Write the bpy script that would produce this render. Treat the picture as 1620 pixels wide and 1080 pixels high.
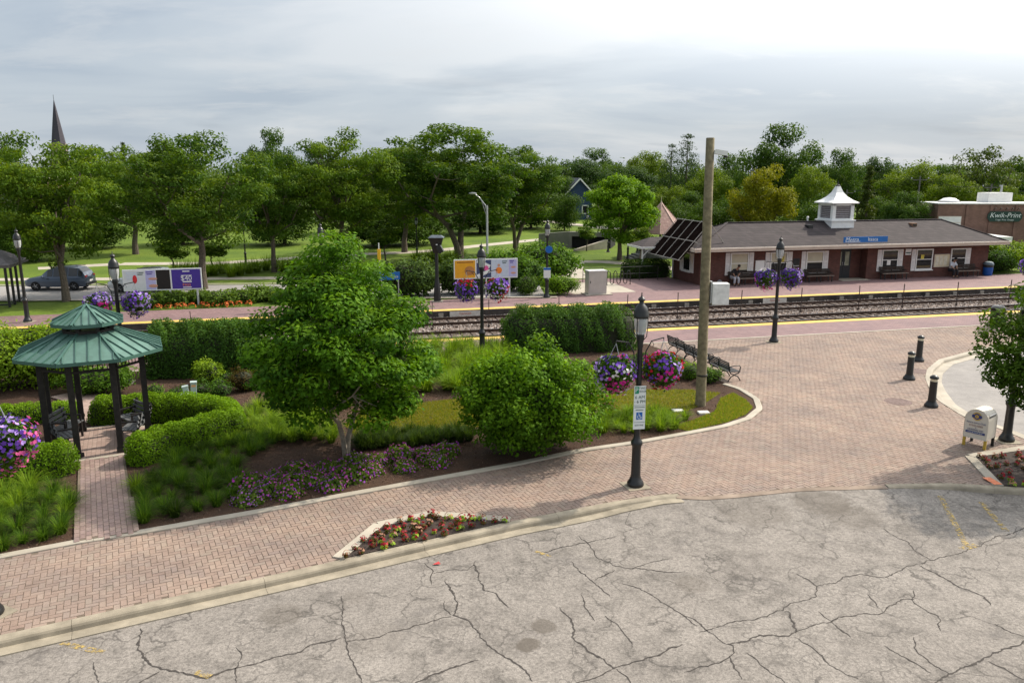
import bpy, bmesh, math, random
import numpy as np
from mathutils import Vector, Matrix

for o in list(bpy.data.objects):
    bpy.data.objects.remove(o, do_unlink=True)
scene = bpy.context.scene
COL = scene.collection
rad = math.radians

# ------------------------------------------------------------------ camera
F_PX, CAM_H = 1250.0, 7.5
PITCH = math.atan(268.0 / F_PX)
cd = bpy.data.cameras.new('camera'); cam = bpy.data.objects.new('camera', cd); COL.objects.link(cam)
cam.location = (0, 0, CAM_H); cam.rotation_euler = (math.pi / 2 - PITCH, 0, 0)
cd.sensor_width = 36.0; cd.lens = 36.0 * F_PX / 1620.0
cd.clip_start = 0.1; cd.clip_end = 3000
scene.camera = cam

# ------------------------------------------------------------------ sky, sun, exposure
SUN_AZ, SUN_EL = rad(59), rad(43)          # azimuth measured from +Y (view direction) towards +X
world = bpy.data.worlds.new('World'); scene.world = world; world.use_nodes = True
nt = world.node_tree; nt.nodes.clear()
def wn(t, **k):
    n = nt.nodes.new(t)
    for a, b in k.items(): setattr(n, a, b)
    return n
wout = wn('ShaderNodeOutputWorld'); bg = wn('ShaderNodeBackground'); nt.links.new(bg.outputs[0], wout.inputs[0])
skyt = wn('ShaderNodeTexSky', sky_type='NISHITA', sun_disc=False, sun_elevation=SUN_EL, sun_rotation=SUN_AZ)
skyt.air_density = 1.0; skyt.dust_density = 2.5; skyt.ozone_density = 1.0
geo = wn('ShaderNodeNewGeometry')
# project the view direction on a flat cloud deck
sep = wn('ShaderNodeSeparateXYZ'); tc = wn('ShaderNodeTexCoord'); nt.links.new(tc.outputs['Generated'], sep.inputs[0])
def wmath(op, a, b=None, clamp=False):
    n = wn('ShaderNodeMath', operation=op, use_clamp=clamp)
    for i, v in enumerate((a, b)):
        if v is None: continue
        if isinstance(v, (int, float)): n.inputs[i].default_value = v
        else: nt.links.new(v, n.inputs[i])
    return n.outputs[0]
zz = wmath('ADD', wmath('MAXIMUM', sep.outputs[2], 0.0), 0.16)
cx_ = wmath('DIVIDE', sep.outputs[0], zz); cy_ = wmath('DIVIDE', sep.outputs[1], zz)
comb = wn('ShaderNodeCombineXYZ'); nt.links.new(cx_, comb.inputs[0]); nt.links.new(cy_, comb.inputs[1])
def wnoise(scale, detail, rough, off):
    mp = wn('ShaderNodeMapping'); mp.inputs['Location'].default_value = off; mp.inputs['Scale'].default_value = (1.0, 1.5, 1)
    nt.links.new(comb.outputs[0], mp.inputs[0])
    n = wn('ShaderNodeTexNoise'); n.inputs['Scale'].default_value = scale; n.inputs['Detail'].default_value = detail
    n.inputs['Roughness'].default_value = rough; n.inputs['Distortion'].default_value = 0.4
    nt.links.new(mp.outputs[0], n.inputs['Vector']); return n.outputs['Fac']
def wramp(fac, stops):
    r = wn('ShaderNodeValToRGB'); r.color_ramp.interpolation = 'EASE'
    while len(r.color_ramp.elements) > 1: r.color_ramp.elements.remove(r.color_ramp.elements[-1])
    r.color_ramp.elements[0].position = stops[0][0]; r.color_ramp.elements[0].color = (*stops[0][1], 1)
    for p, c in stops[1:]:
        e = r.color_ramp.elements.new(p); e.color = (*c, 1)
    nt.links.new(fac, r.inputs[0]); return r.outputs[0]
def wmix(fac, a, b, blend='MIX'):
    n = wn('ShaderNodeMix', data_type='RGBA', blend_type=blend)
    for i, v in ((0, fac), (6, a), (7, b)):
        if isinstance(v, (int, float)): n.inputs[i].default_value = v
        elif isinstance(v, tuple): n.inputs[i].default_value = (*v, 1)
        else: nt.links.new(v, n.inputs[i])
    return n.outputs[2]
deck = wramp(wnoise(0.50, 6, 0.52, (3.1, 1.7, 0)), [(0.36, (0.53, 0.615, 0.72)), (0.5, (0.645, 0.72, 0.80)), (0.64, (0.82, 0.865, 0.91))])
wisp = wramp(wnoise(1.3, 8, 0.62, (8.6, 4.2, 0)), [(0.50, (0, 0, 0)), (0.66, (1, 1, 1))])
patch = wramp(wnoise(0.75, 5, 0.5, (1.3, 9.9, 0)), [(0.58, (0, 0, 0)), (0.74, (1, 1, 1))])
clouds = wmix(wmath('MULTIPLY', wisp, 0.42), deck, (0.82, 0.85, 0.88))
clouds = wmix(wmath('MULTIPLY', patch, 0.65), clouds, (0.46, 0.53, 0.62))
# thin bright cloud round the (veiled) sun
sund = (math.sin(SUN_AZ) * math.cos(SUN_EL), math.cos(SUN_AZ) * math.cos(SUN_EL), math.sin(SUN_EL))
dotn = wn('ShaderNodeVectorMath', operation='DOT_PRODUCT'); nt.links.new(tc.outputs['Generated'], dotn.inputs[0]); dotn.inputs[1].default_value = sund
veil = wmath('MULTIPLY', wmath('SUBTRACT', sep.outputs[2], .05), 6.5, True)
glow = wmath('MULTIPLY', wmath('MULTIPLY', wmath('POWER', wmath('MAXIMUM', dotn.outputs['Value'], 0.0), 3.0), 3.2), veil)
gl = wn('ShaderNodeVectorMath', operation='SCALE'); gl.inputs[0].default_value = (1.0, 0.97, 0.92); nt.links.new(glow, gl.inputs['Scale'])
clouds = wmix(1.0, clouds, gl.outputs[0], 'ADD')
sks = wn('ShaderNodeVectorMath', operation='SCALE'); nt.links.new(skyt.outputs[0], sks.inputs[0]); sks.inputs['Scale'].default_value = 0.10
nt.links.new(wmix(0.80, sks.outputs[0], clouds), bg.inputs['Color'])
bg.inputs['Strength'].default_value = .95

sl = bpy.data.lights.new('sun', 'SUN'); sun = bpy.data.objects.new('sun', sl); COL.objects.link(sun)
sl.energy = 5.0; sl.angle = rad(1.1); sl.color = (1.0, 0.90, 0.76)
sun.rotation_euler = Vector(sund).to_track_quat('Z', 'Y').to_euler()
sun.location = (20, 20, 40)

scene.view_settings.view_transform = 'Standard'; scene.view_settings.look = 'None'
scene.view_settings.exposure = 0.0; scene.view_settings.gamma = 1.0
scene.render.engine = 'CYCLES'
scene.cycles.max_bounces = 5; scene.cycles.diffuse_bounces = 2; scene.cycles.glossy_bounces = 2
scene.cycles.transmission_bounces = 4; scene.cycles.transparent_max_bounces = 6; scene.cycles.caustics_reflective = False; scene.cycles.caustics_refractive = False

# ------------------------------------------------------------------ survey helpers (photo measurements -> metres on site)
_c, _s = math.cos(PITCH), math.sin(PITCH)
def ray(px, py):
    a = (px - 810) / F_PX; b = (540 - py) / F_PX
    return a, _c + b * _s, -_s + b * _c
def G(px, py, z=0.0):
    d = ray(px, py); t = (z - CAM_H) / d[2]
    return Vector((d[0] * t, d[1] * t, z))
def GP(pts, z=0.0): return [G(x, y, z) for x, y in pts]
def ztop(py, Y):
    d = ray(810, py); return CAM_H + Y * d[2] / d[1]
def xat(px, Y, z=0.0): return (px - 810) / F_PX * (Y * _c + (CAM_H - z) * _s)
def hgt(p, py):                       # height above ground of image row py over ground point p
    return ztop(py, p[1])
TA = rad(13.7); TT = Vector((math.cos(TA), math.sin(TA), 0)); TN = Vector((-TT.y, TT.x, 0))
def TF(s, n, z=0.0): return Vector((TT.x * s + TN.x * n, TT.y * s + TN.y * n, z))
def WP(px, py, n):                    # point of image on the vertical plane n = const of the track frame -> (s, z)
    d = ray(px, py); t = n / (d[0] * TN.x + d[1] * TN.y)
    return t * (d[0] * TT.x + d[1] * TT.y), CAM_H + t * d[2]

# ------------------------------------------------------------------ tagging and object helpers
def tag(o, label=None, cat=None, group=None, kind=None):
    if label: o['label'] = label
    if cat: o['category'] = cat
    if group: o['group'] = group
    if kind: o['kind'] = kind
    return o
def empty(name, loc=(0, 0, 0), rz=0, label=None, cat=None, group=None):
    o = bpy.data.objects.new(name, None); COL.objects.link(o); o.empty_display_size = 0.2
    o.location = loc; o.rotation_euler = (0, 0, rz)
    return tag(o, label, cat, group)
def mobj(name, me, parent=None, loc=None, rot=None, scale=None):
    o = bpy.data.objects.new(name, me); COL.objects.link(o)
    if parent: o.parent = parent
    if loc is not None: o.location = loc
    if rot is not None: o.rotation_euler = rot
    if scale is not None: o.scale = scale
    return o
def kids(o, table): return table.get(o.name, [])
def copy_tree(o, label=None, group=None, loc=None, rz=None, scale=None):
    def rec(src, par):
        c = src.copy(); COL.objects.link(c)
        if par: c.parent = par; c.matrix_parent_inverse = src.matrix_parent_inverse
        for ch in src.children: rec(ch, c)
        return c
    c = rec(o, None)
    if label: c['label'] = label
    if group: c['group'] = group
    if loc is not None: c.location = loc
    if rz is not None: c.rotation_euler[2] = rz
    if scale is not None: c.scale = scale if not isinstance(scale, (int, float)) else (scale,) * 3
    return c

class MB:
    """collects polygons, builds one mesh object"""
    def __init__(s): s.v = []; s.f = []; s.M = None
    def add(s, vs, fs):
        k = len(s.v)
        if s.M is not None: vs = [s.M @ Vector(v) for v in vs]
        s.v += [tuple(v) for v in vs]; s.f += [tuple(i + k for i in f) for f in fs]
        return s
    def box(s, a, b):
        (x0, y0, z0), (x1, y1, z1) = a, b
        return s.add([(x0,y0,z0),(x1,y0,z0),(x1,y1,z0),(x0,y1,z0),(x0,y0,z1),(x1,y0,z1),(x1,y1,z1),(x0,y1,z1)],
                     [(3,2,1,0),(4,5,6,7),(0,1,5,4),(1,2,6,5),(2,3,7,6),(3,0,4,7)])
    def cbox(s, c, d): return s.box([c[i]-d[i]/2 for i in range(3)], [c[i]+d[i]/2 for i in range(3)])
    def obox(s, p, q, w, h, up=(0,0,1)):
        p, q = Vector(p), Vector(q); d = (q - p); L = d.length
        if L < 1e-6: return s
        d.normalize(); u = Vector(up)
        if abs(d.dot(u)) > .98: u = Vector((1, 0, 0))
        r = d.cross(u).normalized(); u = r.cross(d)
        vs = [b + r * (w/2*i) + u * (h/2*j) for b in (p, q) for i, j in ((-1,-1),(1,-1),(1,1),(-1,1))]
        return s.add(vs, [(0,1,2,3),(7,6,5,4),(0,4,5,1),(1,5,6,2),(2,6,7,3),(3,7,4,0)])
    def tube(s, pts, rs, n=8, cap=True):
        pts = [Vector(p) for p in pts]
        if isinstance(rs, (int, float)): rs = [rs] * len(pts)
        vs = []; fs = []; prev = None
        for i, p in enumerate(pts):
            d = (pts[min(i+1, len(pts)-1)] - pts[max(i-1, 0)])
            d = d.normalized() if d.length > 1e-9 else Vector((0,0,1))
            if prev is None:
                prev = d.orthogonal().normalized()
            prev = (prev - d * prev.dot(d))
            prev = prev.normalized() if prev.length > 1e-6 else d.orthogonal().normalized()
            w = d.cross(prev)
            for k in range(n):
                a = 2*math.pi*k/n
                vs.append(p + (prev*math.cos(a) + w*math.sin(a)) * rs[i])
        for i in range(len(pts)-1):
            for k in range(n):
                fs.append((i*n+k, i*n+(k+1)%n, (i+1)*n+(k+1)%n, (i+1)*n+k))
        if cap:
            fs.append(tuple(range(n-1, -1, -1))); fs.append(tuple((len(pts)-1)*n + k for k in range(n)))
        return s.add(vs, fs)
    def lathe(s, prof, n=16, c=(0,0,0)):
        vs = []; fs = []
        for r, z in prof:
            for k in range(n):
                a = 2*math.pi*(k+.5)/n
                vs.append((c[0]+r*math.cos(a), c[1]+r*math.sin(a), c[2]+z))
        for i in range(len(prof)-1):
            for k in range(n):
                fs.append((i*n+k, i*n+(k+1)%n, (i+1)*n+(k+1)%n, (i+1)*n+k))
        fs.append(tuple(range(n-1,-1,-1))); fs.append(tuple((len(prof)-1)*n+k for k in range(n)))
        return s.add(vs, fs)
    def ell(s, c, r, nu=12, nv=8, jit=0.0, rng=None):
        vs = []; fs = []
        for j in range(nv+1):
            t = math.pi*j/nv
            for k in range(nu):
                a = 2*math.pi*k/nu; q = 1 + (rng.uniform(-jit, jit) if rng else 0)
                vs.append((c[0]+r[0]*math.sin(t)*math.cos(a)*q, c[1]+r[1]*math.sin(t)*math.sin(a)*q, c[2]+r[2]*math.cos(t)*q))
        for j in range(nv):
            for k in range(nu):
                fs.append((j*nu+k, (j+1)*nu+k, (j+1)*nu+(k+1)%nu, j*nu+(k+1)%nu))
        return s.add(vs, fs)
    def prism(s, poly, z0, z1):
        n = len(poly); vs = [(p[0], p[1], z0) for p in poly] + [(p[0], p[1], z1) for p in poly]
        ar = sum(poly[i][0]*poly[(i+1)%n][1]-poly[(i+1)%n][0]*poly[i][1] for i in range(n))
        top = tuple(range(n, 2*n)); bot = tuple(range(n-1, -1, -1))
        fs = [top, bot] + [(i, (i+1)%n, n+(i+1)%n, n+i) for i in range(n)]
        if ar < 0: fs = [tuple(reversed(f)) for f in fs]
        return s.add(vs, fs)
    def quad(s, a, b, c, d): return s.add([a,b,c,d], [(0,1,2,3)])
    def mesh(s, name, mat, smooth=False):
        me = bpy.data.meshes.new(name); me.from_pydata(s.v, [], s.f)
        if mat is not None: me.materials.append(mat)
        if smooth:
            me.polygons.foreach_set('use_smooth', [True]*len(me.polygons)); 
            try: me.set_sharp_from_angle(angle=rad(38))
            except Exception: pass
        me.update(); return me
    def build(s, name, mat, parent=None, smooth=False, **k):
        return mobj(name, s.mesh(name, mat, smooth), parent, **k)

def sheet(name, poly, z, mat, label=None, kind='structure'):
    """flat polygon sheet, triangulated"""
    bm = bmesh.new(); vs = [bm.verts.new((p[0], p[1], z)) for p in poly]
    f = bm.faces.new(vs); f.normal_update()
    if f.normal.z < 0: f.normal_flip()
    bmesh.ops.triangulate(bm, faces=bm.faces[:])
    me = bpy.data.meshes.new(name); bm.to_mesh(me); bm.free(); me.materials.append(mat)
    o = mobj(name, me); return tag(o, label, kind=kind)

def quads_mesh(name, V, ncorner, mat, cols=None):
    """V: (n, ncorner, 3) array -> mesh of separate polygons, optional face colours"""
    n = V.shape[0]; me = bpy.data.meshes.new(name)
    me.vertices.add(n*ncorner); me.vertices.foreach_set('co', V.reshape(-1).astype(np.float32))
    me.loops.add(n*ncorner); me.loops.foreach_set('vertex_index', np.arange(n*ncorner, dtype=np.int32))
    me.polygons.add(n); me.polygons.foreach_set('loop_start', np.arange(0, n*ncorner, ncorner, dtype=np.int32))
    if cols is not None:
        at = me.attributes.new('col', 'FLOAT_COLOR', 'FACE')
        c4 = np.ones((n, 4), np.float32); c4[:, :3] = cols; at.data.foreach_set('color', c4.reshape(-1))
    me.materials.append(mat); me.update(calc_edges=True); me.validate(); return me

def unit(v): return v / np.maximum(np.linalg.norm(v, axis=-1, keepdims=True), 1e-9)
def rdir(rng, n): return unit(rng.normal(size=(n, 3)))
def leaves(name, P, Nn, L, W, cols, mat, rng, droop=0.25):
    """one rhombic leaf per point: P centres, Nn preferred normals"""
    n = len(P); Nn = unit(Nn)
    ax = np.cross(Nn, rdir(rng, n)); ax = unit(ax); ax[:, 2] -= droop; ax = unit(ax)
    sd = unit(np.cross(Nn, ax)); nn = np.cross(ax, sd)
    L = (np.ones(n)*L*rng.uniform(.7, 1.3, n))[:, None]; W = (np.ones(n)*W*rng.uniform(.75, 1.25, n))[:, None]
    V = np.stack([P - ax*L*.5, P + sd*W*.5 - ax*L*.05 + nn*W*.12, P + ax*L*.5, P - sd*W*.5 - ax*L*.05 + nn*W*.12], 1)
    return quads_mesh(name, V, 4, mat, cols)
def mixcol(rng, n, pal, jit=.18):
    pal = np.array(pal); i = rng.integers(0, len(pal), n); j = rng.integers(0, len(pal), n); t = rng.random((n, 1))
    return (pal[i]*t + pal[j]*(1-t)) * rng.uniform(1-jit, 1+jit, (n, 1))

# ------------------------------------------------------------------ materials
def newmat(name):
    m = bpy.data.materials.new(name); m.use_nodes = True
    b = m.node_tree.nodes['Principled BSDF']; return m, m.node_tree, b
def nd(t, typ, **k):
    n = t.nodes.new(typ)
    for a, b in k.items(): setattr(n, a, b)
    return n
def noise(t, vec, scale, detail=5, rough=.55, dist=0):
    n = nd(t, 'ShaderNodeTexNoise'); n.inputs['Scale'].default_value = scale; n.inputs['Detail'].default_value = detail
    n.inputs['Roughness'].default_value = rough; n.inputs['Distortion'].default_value = dist
    t.links.new(vec, n.inputs['Vector']); return n.outputs['Fac']
def ramp(t, fac, stops):
    r = nd(t, 'ShaderNodeValToRGB'); e = r.color_ramp.elements
    while len(e) > 1: e.remove(e[-1])
    e[0].position = stops[0][0]; e[0].color = (*stops[0][1], 1)
    for p, c in stops[1:]:
        q = e.new(p); q.color = (*c, 1)
    t.links.new(fac, r.inputs[0]); return r.outputs[0]
def mixn(t, fac, a, b, blend='MIX'):
    n = nd(t, 'ShaderNodeMix', data_type='RGBA', blend_type=blend)
    for i, v in ((0, fac), (6, a), (7, b)):
        if isinstance(v, (int, float)): n.inputs[i].default_value = v
        elif isinstance(v, tuple): n.inputs[i].default_value = (*v, 1)
        else: t.links.new(v, n.inputs[i])
    return n.outputs[2]
def mth(t, op, a, b=None, clamp=False):
    n = nd(t, 'ShaderNodeMath', operation=op, use_clamp=clamp)
    for i, v in enumerate((a, b)):
        if v is None: continue
        if isinstance(v, (int, float)): n.inputs[i].default_value = v
        else: t.links.new(v, n.inputs[i])
    return n.outputs[0]
def bumpn(t, b, h, strength=.4, dist=.01):
    n = nd(t, 'ShaderNodeBump'); n.inputs['Strength'].default_value = strength; n.inputs['Distance'].default_value = dist
    t.links.new(h, n.inputs['Height']); t.links.new(n.outputs[0], b.inputs['Normal'])
def gry(f): return (f, f, f)
MATS = {}
def plain(name, col, rough=.6, metal=0.0, var=.15, scale=6.0, bump=0.0, bscale=60, spec=.4, world=False, grime=0.0):
    if name in MATS: return MATS[name]
    m, t, b = newmat(name); b.inputs['Roughness'].default_value = rough; b.inputs['Metallic'].default_value = metal
    b.inputs['Specular IOR Level'].default_value = spec
    if world: v = nd(t, 'ShaderNodeNewGeometry').outputs['Position']
    else: v = nd(t, 'ShaderNodeTexCoord').outputs['Object']
    f = noise(t, v, scale, 6)
    c = ramp(t, f, [(.3, tuple(max(0, x*(1-var)) for x in col)), (.7, tuple(min(1, x*(1+var)) for x in col))])
    if grime:
        g = ramp(t, noise(t, v, scale*.35, 8, .7), [(.45, gry(0)), (.7, gry(1))])
        c = mixn(t, mth(t, 'MULTIPLY', g, grime), c, tuple(x*.35 for x in col))
    t.links.new(c, b.inputs['Base Color'])
    if rough < .95:
        r = ramp(t, f, [(.3, gry(min(1, rough*1.12))), (.7, gry(rough*.88))]); t.links.new(r, b.inputs['Roughness'])
    if bump: bumpn(t, b, noise(t, v, bscale, 4), bump, .01)
    MATS[name] = m; return m
def leafmat(name, trans=.35, rough=.5, tint=(1.15, 1.25, .55), spec=.25, gain=(1, 1, 1)):
    if name in MATS: return MATS[name]
    m, t, b = newmat(name); b.inputs['Roughness'].default_value = rough; b.inputs['Specular IOR Level'].default_value = spec
    a = nd(t, 'ShaderNodeAttribute', attribute_name='col'); ac_ = mixn(t, 1.0, a.outputs['Color'], gain, 'MULTIPLY'); t.links.new(ac_, b.inputs['Base Color'])
    tr = nd(t, 'ShaderNodeBsdfTranslucent'); t.links.new(mixn(t, 1.0, ac_, tint, 'MULTIPLY'), tr.inputs['Color'])
    mx = nd(t, 'ShaderNodeMixShader'); mx.inputs[0].default_value = trans
    t.links.new(b.outputs[0], mx.inputs[1]); t.links.new(tr.outputs[0], mx.inputs[2])
    t.links.new(mx.outputs[0], t.nodes['Material Output'].inputs['Surface'])
    MATS[name] = m; return m
LEAF = leafmat('leaf', .30, .6, (1.8, 1.7, .45), .10, (1.34, 1.26, .72))
PETAL = leafmat('petal', .3, .6, (1.1, 1.0, 1.1), .2)
BLADE = leafmat('grass_blade', .4, .6, (1.5, 1.5, .5), .1, (1.25, 1.1, .8))
CORE = plain('inner_core', (.022, .026, .012), .95, var=.4, scale=9)  # dark colour of the solids added inside hedges and bushes
BARK = plain('bark', (.105, .085, .066), .92, var=.45, scale=14, bump=.9, bscale=26)
BARK_PALE = plain('bark_pale', (.26, .225, .18), .9, var=.35, scale=9, bump=.6, bscale=22)
BLACK = plain('black_paint', (.012, .013, .014), .38, var=.3, scale=8, spec=.5)
BLACK_SATIN = plain('black_satin', (.018, .018, .019), .5, var=.3, scale=5)
WHITE = plain('white_paint', (.76, .76, .74), .5, var=.06, scale=4, grime=.12)
CONC = plain('concrete', (.31, .27, .205), .9, var=.2, scale=3.5, bump=.35, bscale=90, grime=.45, world=True)
CONC_LIGHT = plain('pale_concrete', (.40, .36, .295), .9, var=.15, scale=1.2, bump=.2, bscale=60, grime=.25, world=True)
GALV = plain('galvanised_steel', (.42, .43, .44), .45, metal=.6, var=.12, scale=10)
DARKGLASS, _t, _b = newmat('dark_glass'); _b.inputs['Base Color'].default_value = (.02, .022, .025, 1); _b.inputs['Roughness'].default_value = .06; _b.inputs['Specular IOR Level'].default_value = .7
MATS['dark_glass'] = DARKGLASS
# ------------------------------------------------------------------ setting: ground, paving, tracks
def wpos(t): return nd(t, 'ShaderNodeNewGeometry').outputs['Position']
def mat_asphalt():
    m, t, b = newmat('weathered_asphalt'); v = wpos(t); b.inputs['Roughness'].default_value = .9; b.inputs['Specular IOR Level'].default_value = .25
    big = noise(t, v, .35, 6, .6); mid = noise(t, v, 2.2, 7, .65, .3); fine = noise(t, v, 55, 3, .7); med = noise(t, v, 16, 5, .7)
    c = ramp(t, big, [(.3, (.205, .185, .166)), (.7, (.27, .245, .22))])
    c = mixn(t, 1.0, c, ramp(t, mid, [(.28, gry(.60)), (.5, gry(1.0)), (.72, gry(1.16))]), 'MULTIPLY')
    c = mixn(t, 1.0, c, ramp(t, med, [(.3, gry(.58)), (.52, gry(1.0)), (.75, gry(1.28))]), 'MULTIPLY')
    c = mixn(t, 1.0, c, ramp(t, fine, [(.3, gry(.6)), (.5, gry(1.0)), (.7, gry(1.28))]), 'MULTIPLY')
    # blackened patches and fine alligator cracks
    ms = ramp(t, noise(t, v, .8, 6, .7, .6), [(.56, gry(0)), (.74, gry(1))])
    c = mixn(t, mth(t, 'MULTIPLY', ms, .7), c, (.115, .105, .10))
    wv = nd(t, 'ShaderNodeVectorMath', operation='ADD'); t.links.new(v, wv.inputs[0])
    nn = nd(t, 'ShaderNodeTexNoise'); nn.inputs['Scale'].default_value = 1.7; nn.inputs['Detail'].default_value = 5; t.links.new(v, nn.inputs['Vector'])
    sc = nd(t, 'ShaderNodeVectorMath', operation='SCALE'); sc.inputs['Scale'].default_value = 1.0; t.links.new(nn.outputs['Color'], sc.inputs[0]); t.links.new(sc.outputs[0], wv.inputs[1])
    vo = nd(t, 'ShaderNodeTexVoronoi', feature='DISTANCE_TO_EDGE'); vo.inputs['Scale'].default_value = .95; t.links.new(wv.outputs[0], vo.inputs['Vector'])
    cr = ramp(t, vo.outputs['Distance'], [(.0, gry(1)), (.028, gry(0))])
    brk = ramp(t, noise(t, v, .9, 4), [(.40, gry(0)), (.58, gry(1))])
    c = mixn(t, mth(t, 'MULTIPLY', mth(t, 'MULTIPLY', cr, brk), .85), c, (.075, .068, .062))
    vo2 = nd(t, 'ShaderNodeTexVoronoi', feature='DISTANCE_TO_EDGE'); vo2.inputs['Scale'].default_value = 2.4; t.links.new(wv.outputs[0], vo2.inputs['Vector'])
    cr2 = ramp(t, vo2.outputs['Distance'], [(.0, gry(1)), (.045, gry(0))]); brk2 = ramp(t, noise(t, v, .55, 5, .6), [(.50, gry(0)), (.62, gry(1))])
    c = mixn(t, mth(t, 'MULTIPLY', mth(t, 'MULTIPLY', cr2, brk2), .7), c, (.085, .078, .072))
    # oil drips where cars stand
    for (x, y), r, k in (((G(861, 980)), .27, .62), ((G(836, 1009)), .23, .8), ((G(520, 960)), .5, .25), ((G(445, 962)), .55, .35), ((G(1095, 915)), .45, .35)) if False else \
            [((G(861, 980)[0], G(861, 980)[1]), .25, .6), ((G(836, 1009)[0], G(836, 1009)[1]), .22, .75), ((G(445, 962)[0], G(445, 962)[1]), .42, .35), ((G(1095, 915)[0], G(1095, 915)[1]), .36, .35), ((G(560, 935)[0], G(560, 935)[1]), .3, .2), ((G(1300, 792)[0], G(1300, 792)[1]), .8, .5), ((G(1190, 805)[0], G(1190, 805)[1]), .9, .3), ((G(1350, 812)[0], G(1350, 812)[1]), .7, .3), ((G(600, 1000)[0], G(600, 1000)[1]), .5, .18)]:
        ds = nd(t, 'ShaderNodeVectorMath', operation='DISTANCE'); t.links.new(v, ds.inputs[0]); ds.inputs[1].default_value = (x, y, -.12)
        dd = mth(t, 'ADD', ds.outputs['Value'], mth(t, 'MULTIPLY', mth(t, 'SUBTRACT', noise(t, v, 5, 5), .5), r*.9))
        f = ramp(t, mth(t, 'DIVIDE', dd, r), [(.75, gry(k)), (1.08, gry(0))])
        c = mixn(t, f, c, (.10, .085, .07))
    t.links.new(c, b.inputs['Base Color'])
    h = mth(t, 'ADD', mth(t, 'MULTIPLY', fine, .5), mth(t, 'MULTIPLY', med, .6)); bumpn(t, b, h, .5, .012); return m
def mat_asphalt_plain(name, a, d):
    m, t, b = newmat(name); v = wpos(t); b.inputs['Roughness'].default_value = .9
    c = ramp(t, noise(t, v, .5, 6, .6), [(.3, a), (.7, d)])
    c = mixn(t, 1.0, c, ramp(t, noise(t, v, 30, 4, .7), [(.3, gry(.8)), (.7, gry(1.15))]), 'MULTIPLY')
    c = mixn(t, 1.0, c, ramp(t, noise(t, v, 2.5, 6, .7), [(.3, gry(.82)), (.65, gry(1.06))]), 'MULTIPLY')
    t.links.new(c, b.inputs['Base Color']); bumpn(t, b, noise(t, v, 50, 3), .3, .01); return m
def mat_bricks(name, island, pal, sat=1.0):
    m, t, b = newmat(name); v = wpos(t); b.inputs['Roughness'].default_value = .85; b.inputs['Specular IOR Level'].default_value = .3
    if island: r = nd(t, 'ShaderNodeNewGeometry').outputs['Random Per Island']
    else: r = nd(t, 'ShaderNodeObjectInfo').outputs['Random']
    k = len(pal); c = ramp(t, r, [(i/(k-1), p) for i, p in enumerate(pal)])
    c = mixn(t, 1.0, c, ramp(t, noise(t, v, .55, 6, .6), [(.3, (.76, .77, .80)), (.7, (1.14, 1.10, 1.04))]), 'MULTIPLY')
    c = mixn(t, 1.0, c, ramp(t, noise(t, v, 40, 4, .7), [(.3, gry(.8)), (.7, gry(1.14))]), 'MULTIPLY')
    c = mixn(t, 1.0, c, ramp(t, noise(t, v, 3.5, 6, .65), [(.28, gry(.80)), (.55, gry(1.03))]), 'MULTIPLY')
    t.links.new(c, b.inputs['Base Color']); bumpn(t, b, noise(t, v, 70, 3), .3, .008); return m
PAL = [(.272,.202,.166), (.305,.232,.192), (.285,.213,.178), (.32,.25,.207), (.272,.21,.182), (.302,.244,.202), (.284,.206,.17)]
BRICK_I = mat_bricks('paver_single', False, PAL); BRICK_J = mat_bricks('paver_field', True, PAL)
PALP = [(.25,.18,.16), (.31,.225,.20), (.28,.205,.19), (.33,.25,.215), (.27,.19,.175)]
BRICK_PI = mat_bricks('path_paver', False, PALP)
SAND = plain('joint_sand', (.155, .12, .09), .95, var=.25, scale=5, bump=.3, bscale=80, world=True)
ASPH = mat_asphalt()
ASPH2 = mat_asphalt_plain('loop_asphalt', (.23, .215, .205), (.30, .28, .26))
ROADM = mat_asphalt_plain('street_asphalt', (.27, .255, .245), (.34, .325, .31))
def mat_platform():
    m, t, b = newmat('purple_pavers'); v = wpos(t); b.inputs['Roughness'].default_value = .8
    mp = nd(t, 'ShaderNodeMapping'); mp.inputs['Rotation'].default_value = (0, 0, -TA + rad(45)); t.links.new(v, mp.inputs[0])
    br = nd(t, 'ShaderNodeTexBrick'); br.inputs['Scale'].default_value = 1.0; br.inputs['Brick Width'].default_value = .22; br.inputs['Row Height'].default_value = .11
    br.inputs['Mortar Size'].default_value = .006; br.inputs['Color1'].default_value = (.175, .105, .108, 1); br.inputs['Color2'].default_value = (.235, .15, .15, 1); br.inputs['Mortar'].default_value = (.12, .08, .078, 1)
    t.links.new(mp.outputs[0], br.inputs['Vector'])
    c = mixn(t, 1.0, br.outputs['Color'], ramp(t, noise(t, v, .6, 7, .65), [(.3, (.8, .8, .83)), (.7, (1.12, 1.08, 1.05))]), 'MULTIPLY')
    t.links.new(c, b.inputs['Base Color']); return m
PLATM = mat_platform()
def mat_ground(name, stops, fine=(.75, 1.25), bump=.5, fs=25):
    m, t, b = newmat(name); v = wpos(t); b.inputs['Roughness'].default_value = .95; b.inputs['Specular IOR Level'].default_value = .15
    c = ramp(t, noise(t, v, .22, 7, .6), stops)
    c = mixn(t, 1.0, c, ramp(t, noise(t, v, fs, 5, .7), [(.28, gry(fine[0])), (.72, gry(fine[1]))]), 'MULTIPLY')
    c = mixn(t, 1.0, c, ramp(t, noise(t, v, 2.6, 6, .65), [(.3, (.80, .86, .9)), (.68, (1.14, 1.07, 1.0))]), 'MULTIPLY')
    t.links.new(c, b.inputs['Base Color']); bumpn(t, b, noise(t, v, fs*1.5, 4, .7), bump, .04); return m
LAWN = mat_ground('park_lawn', [(.32, (.075, .125, .018)), (.68, (.135, .195, .026))])
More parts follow.
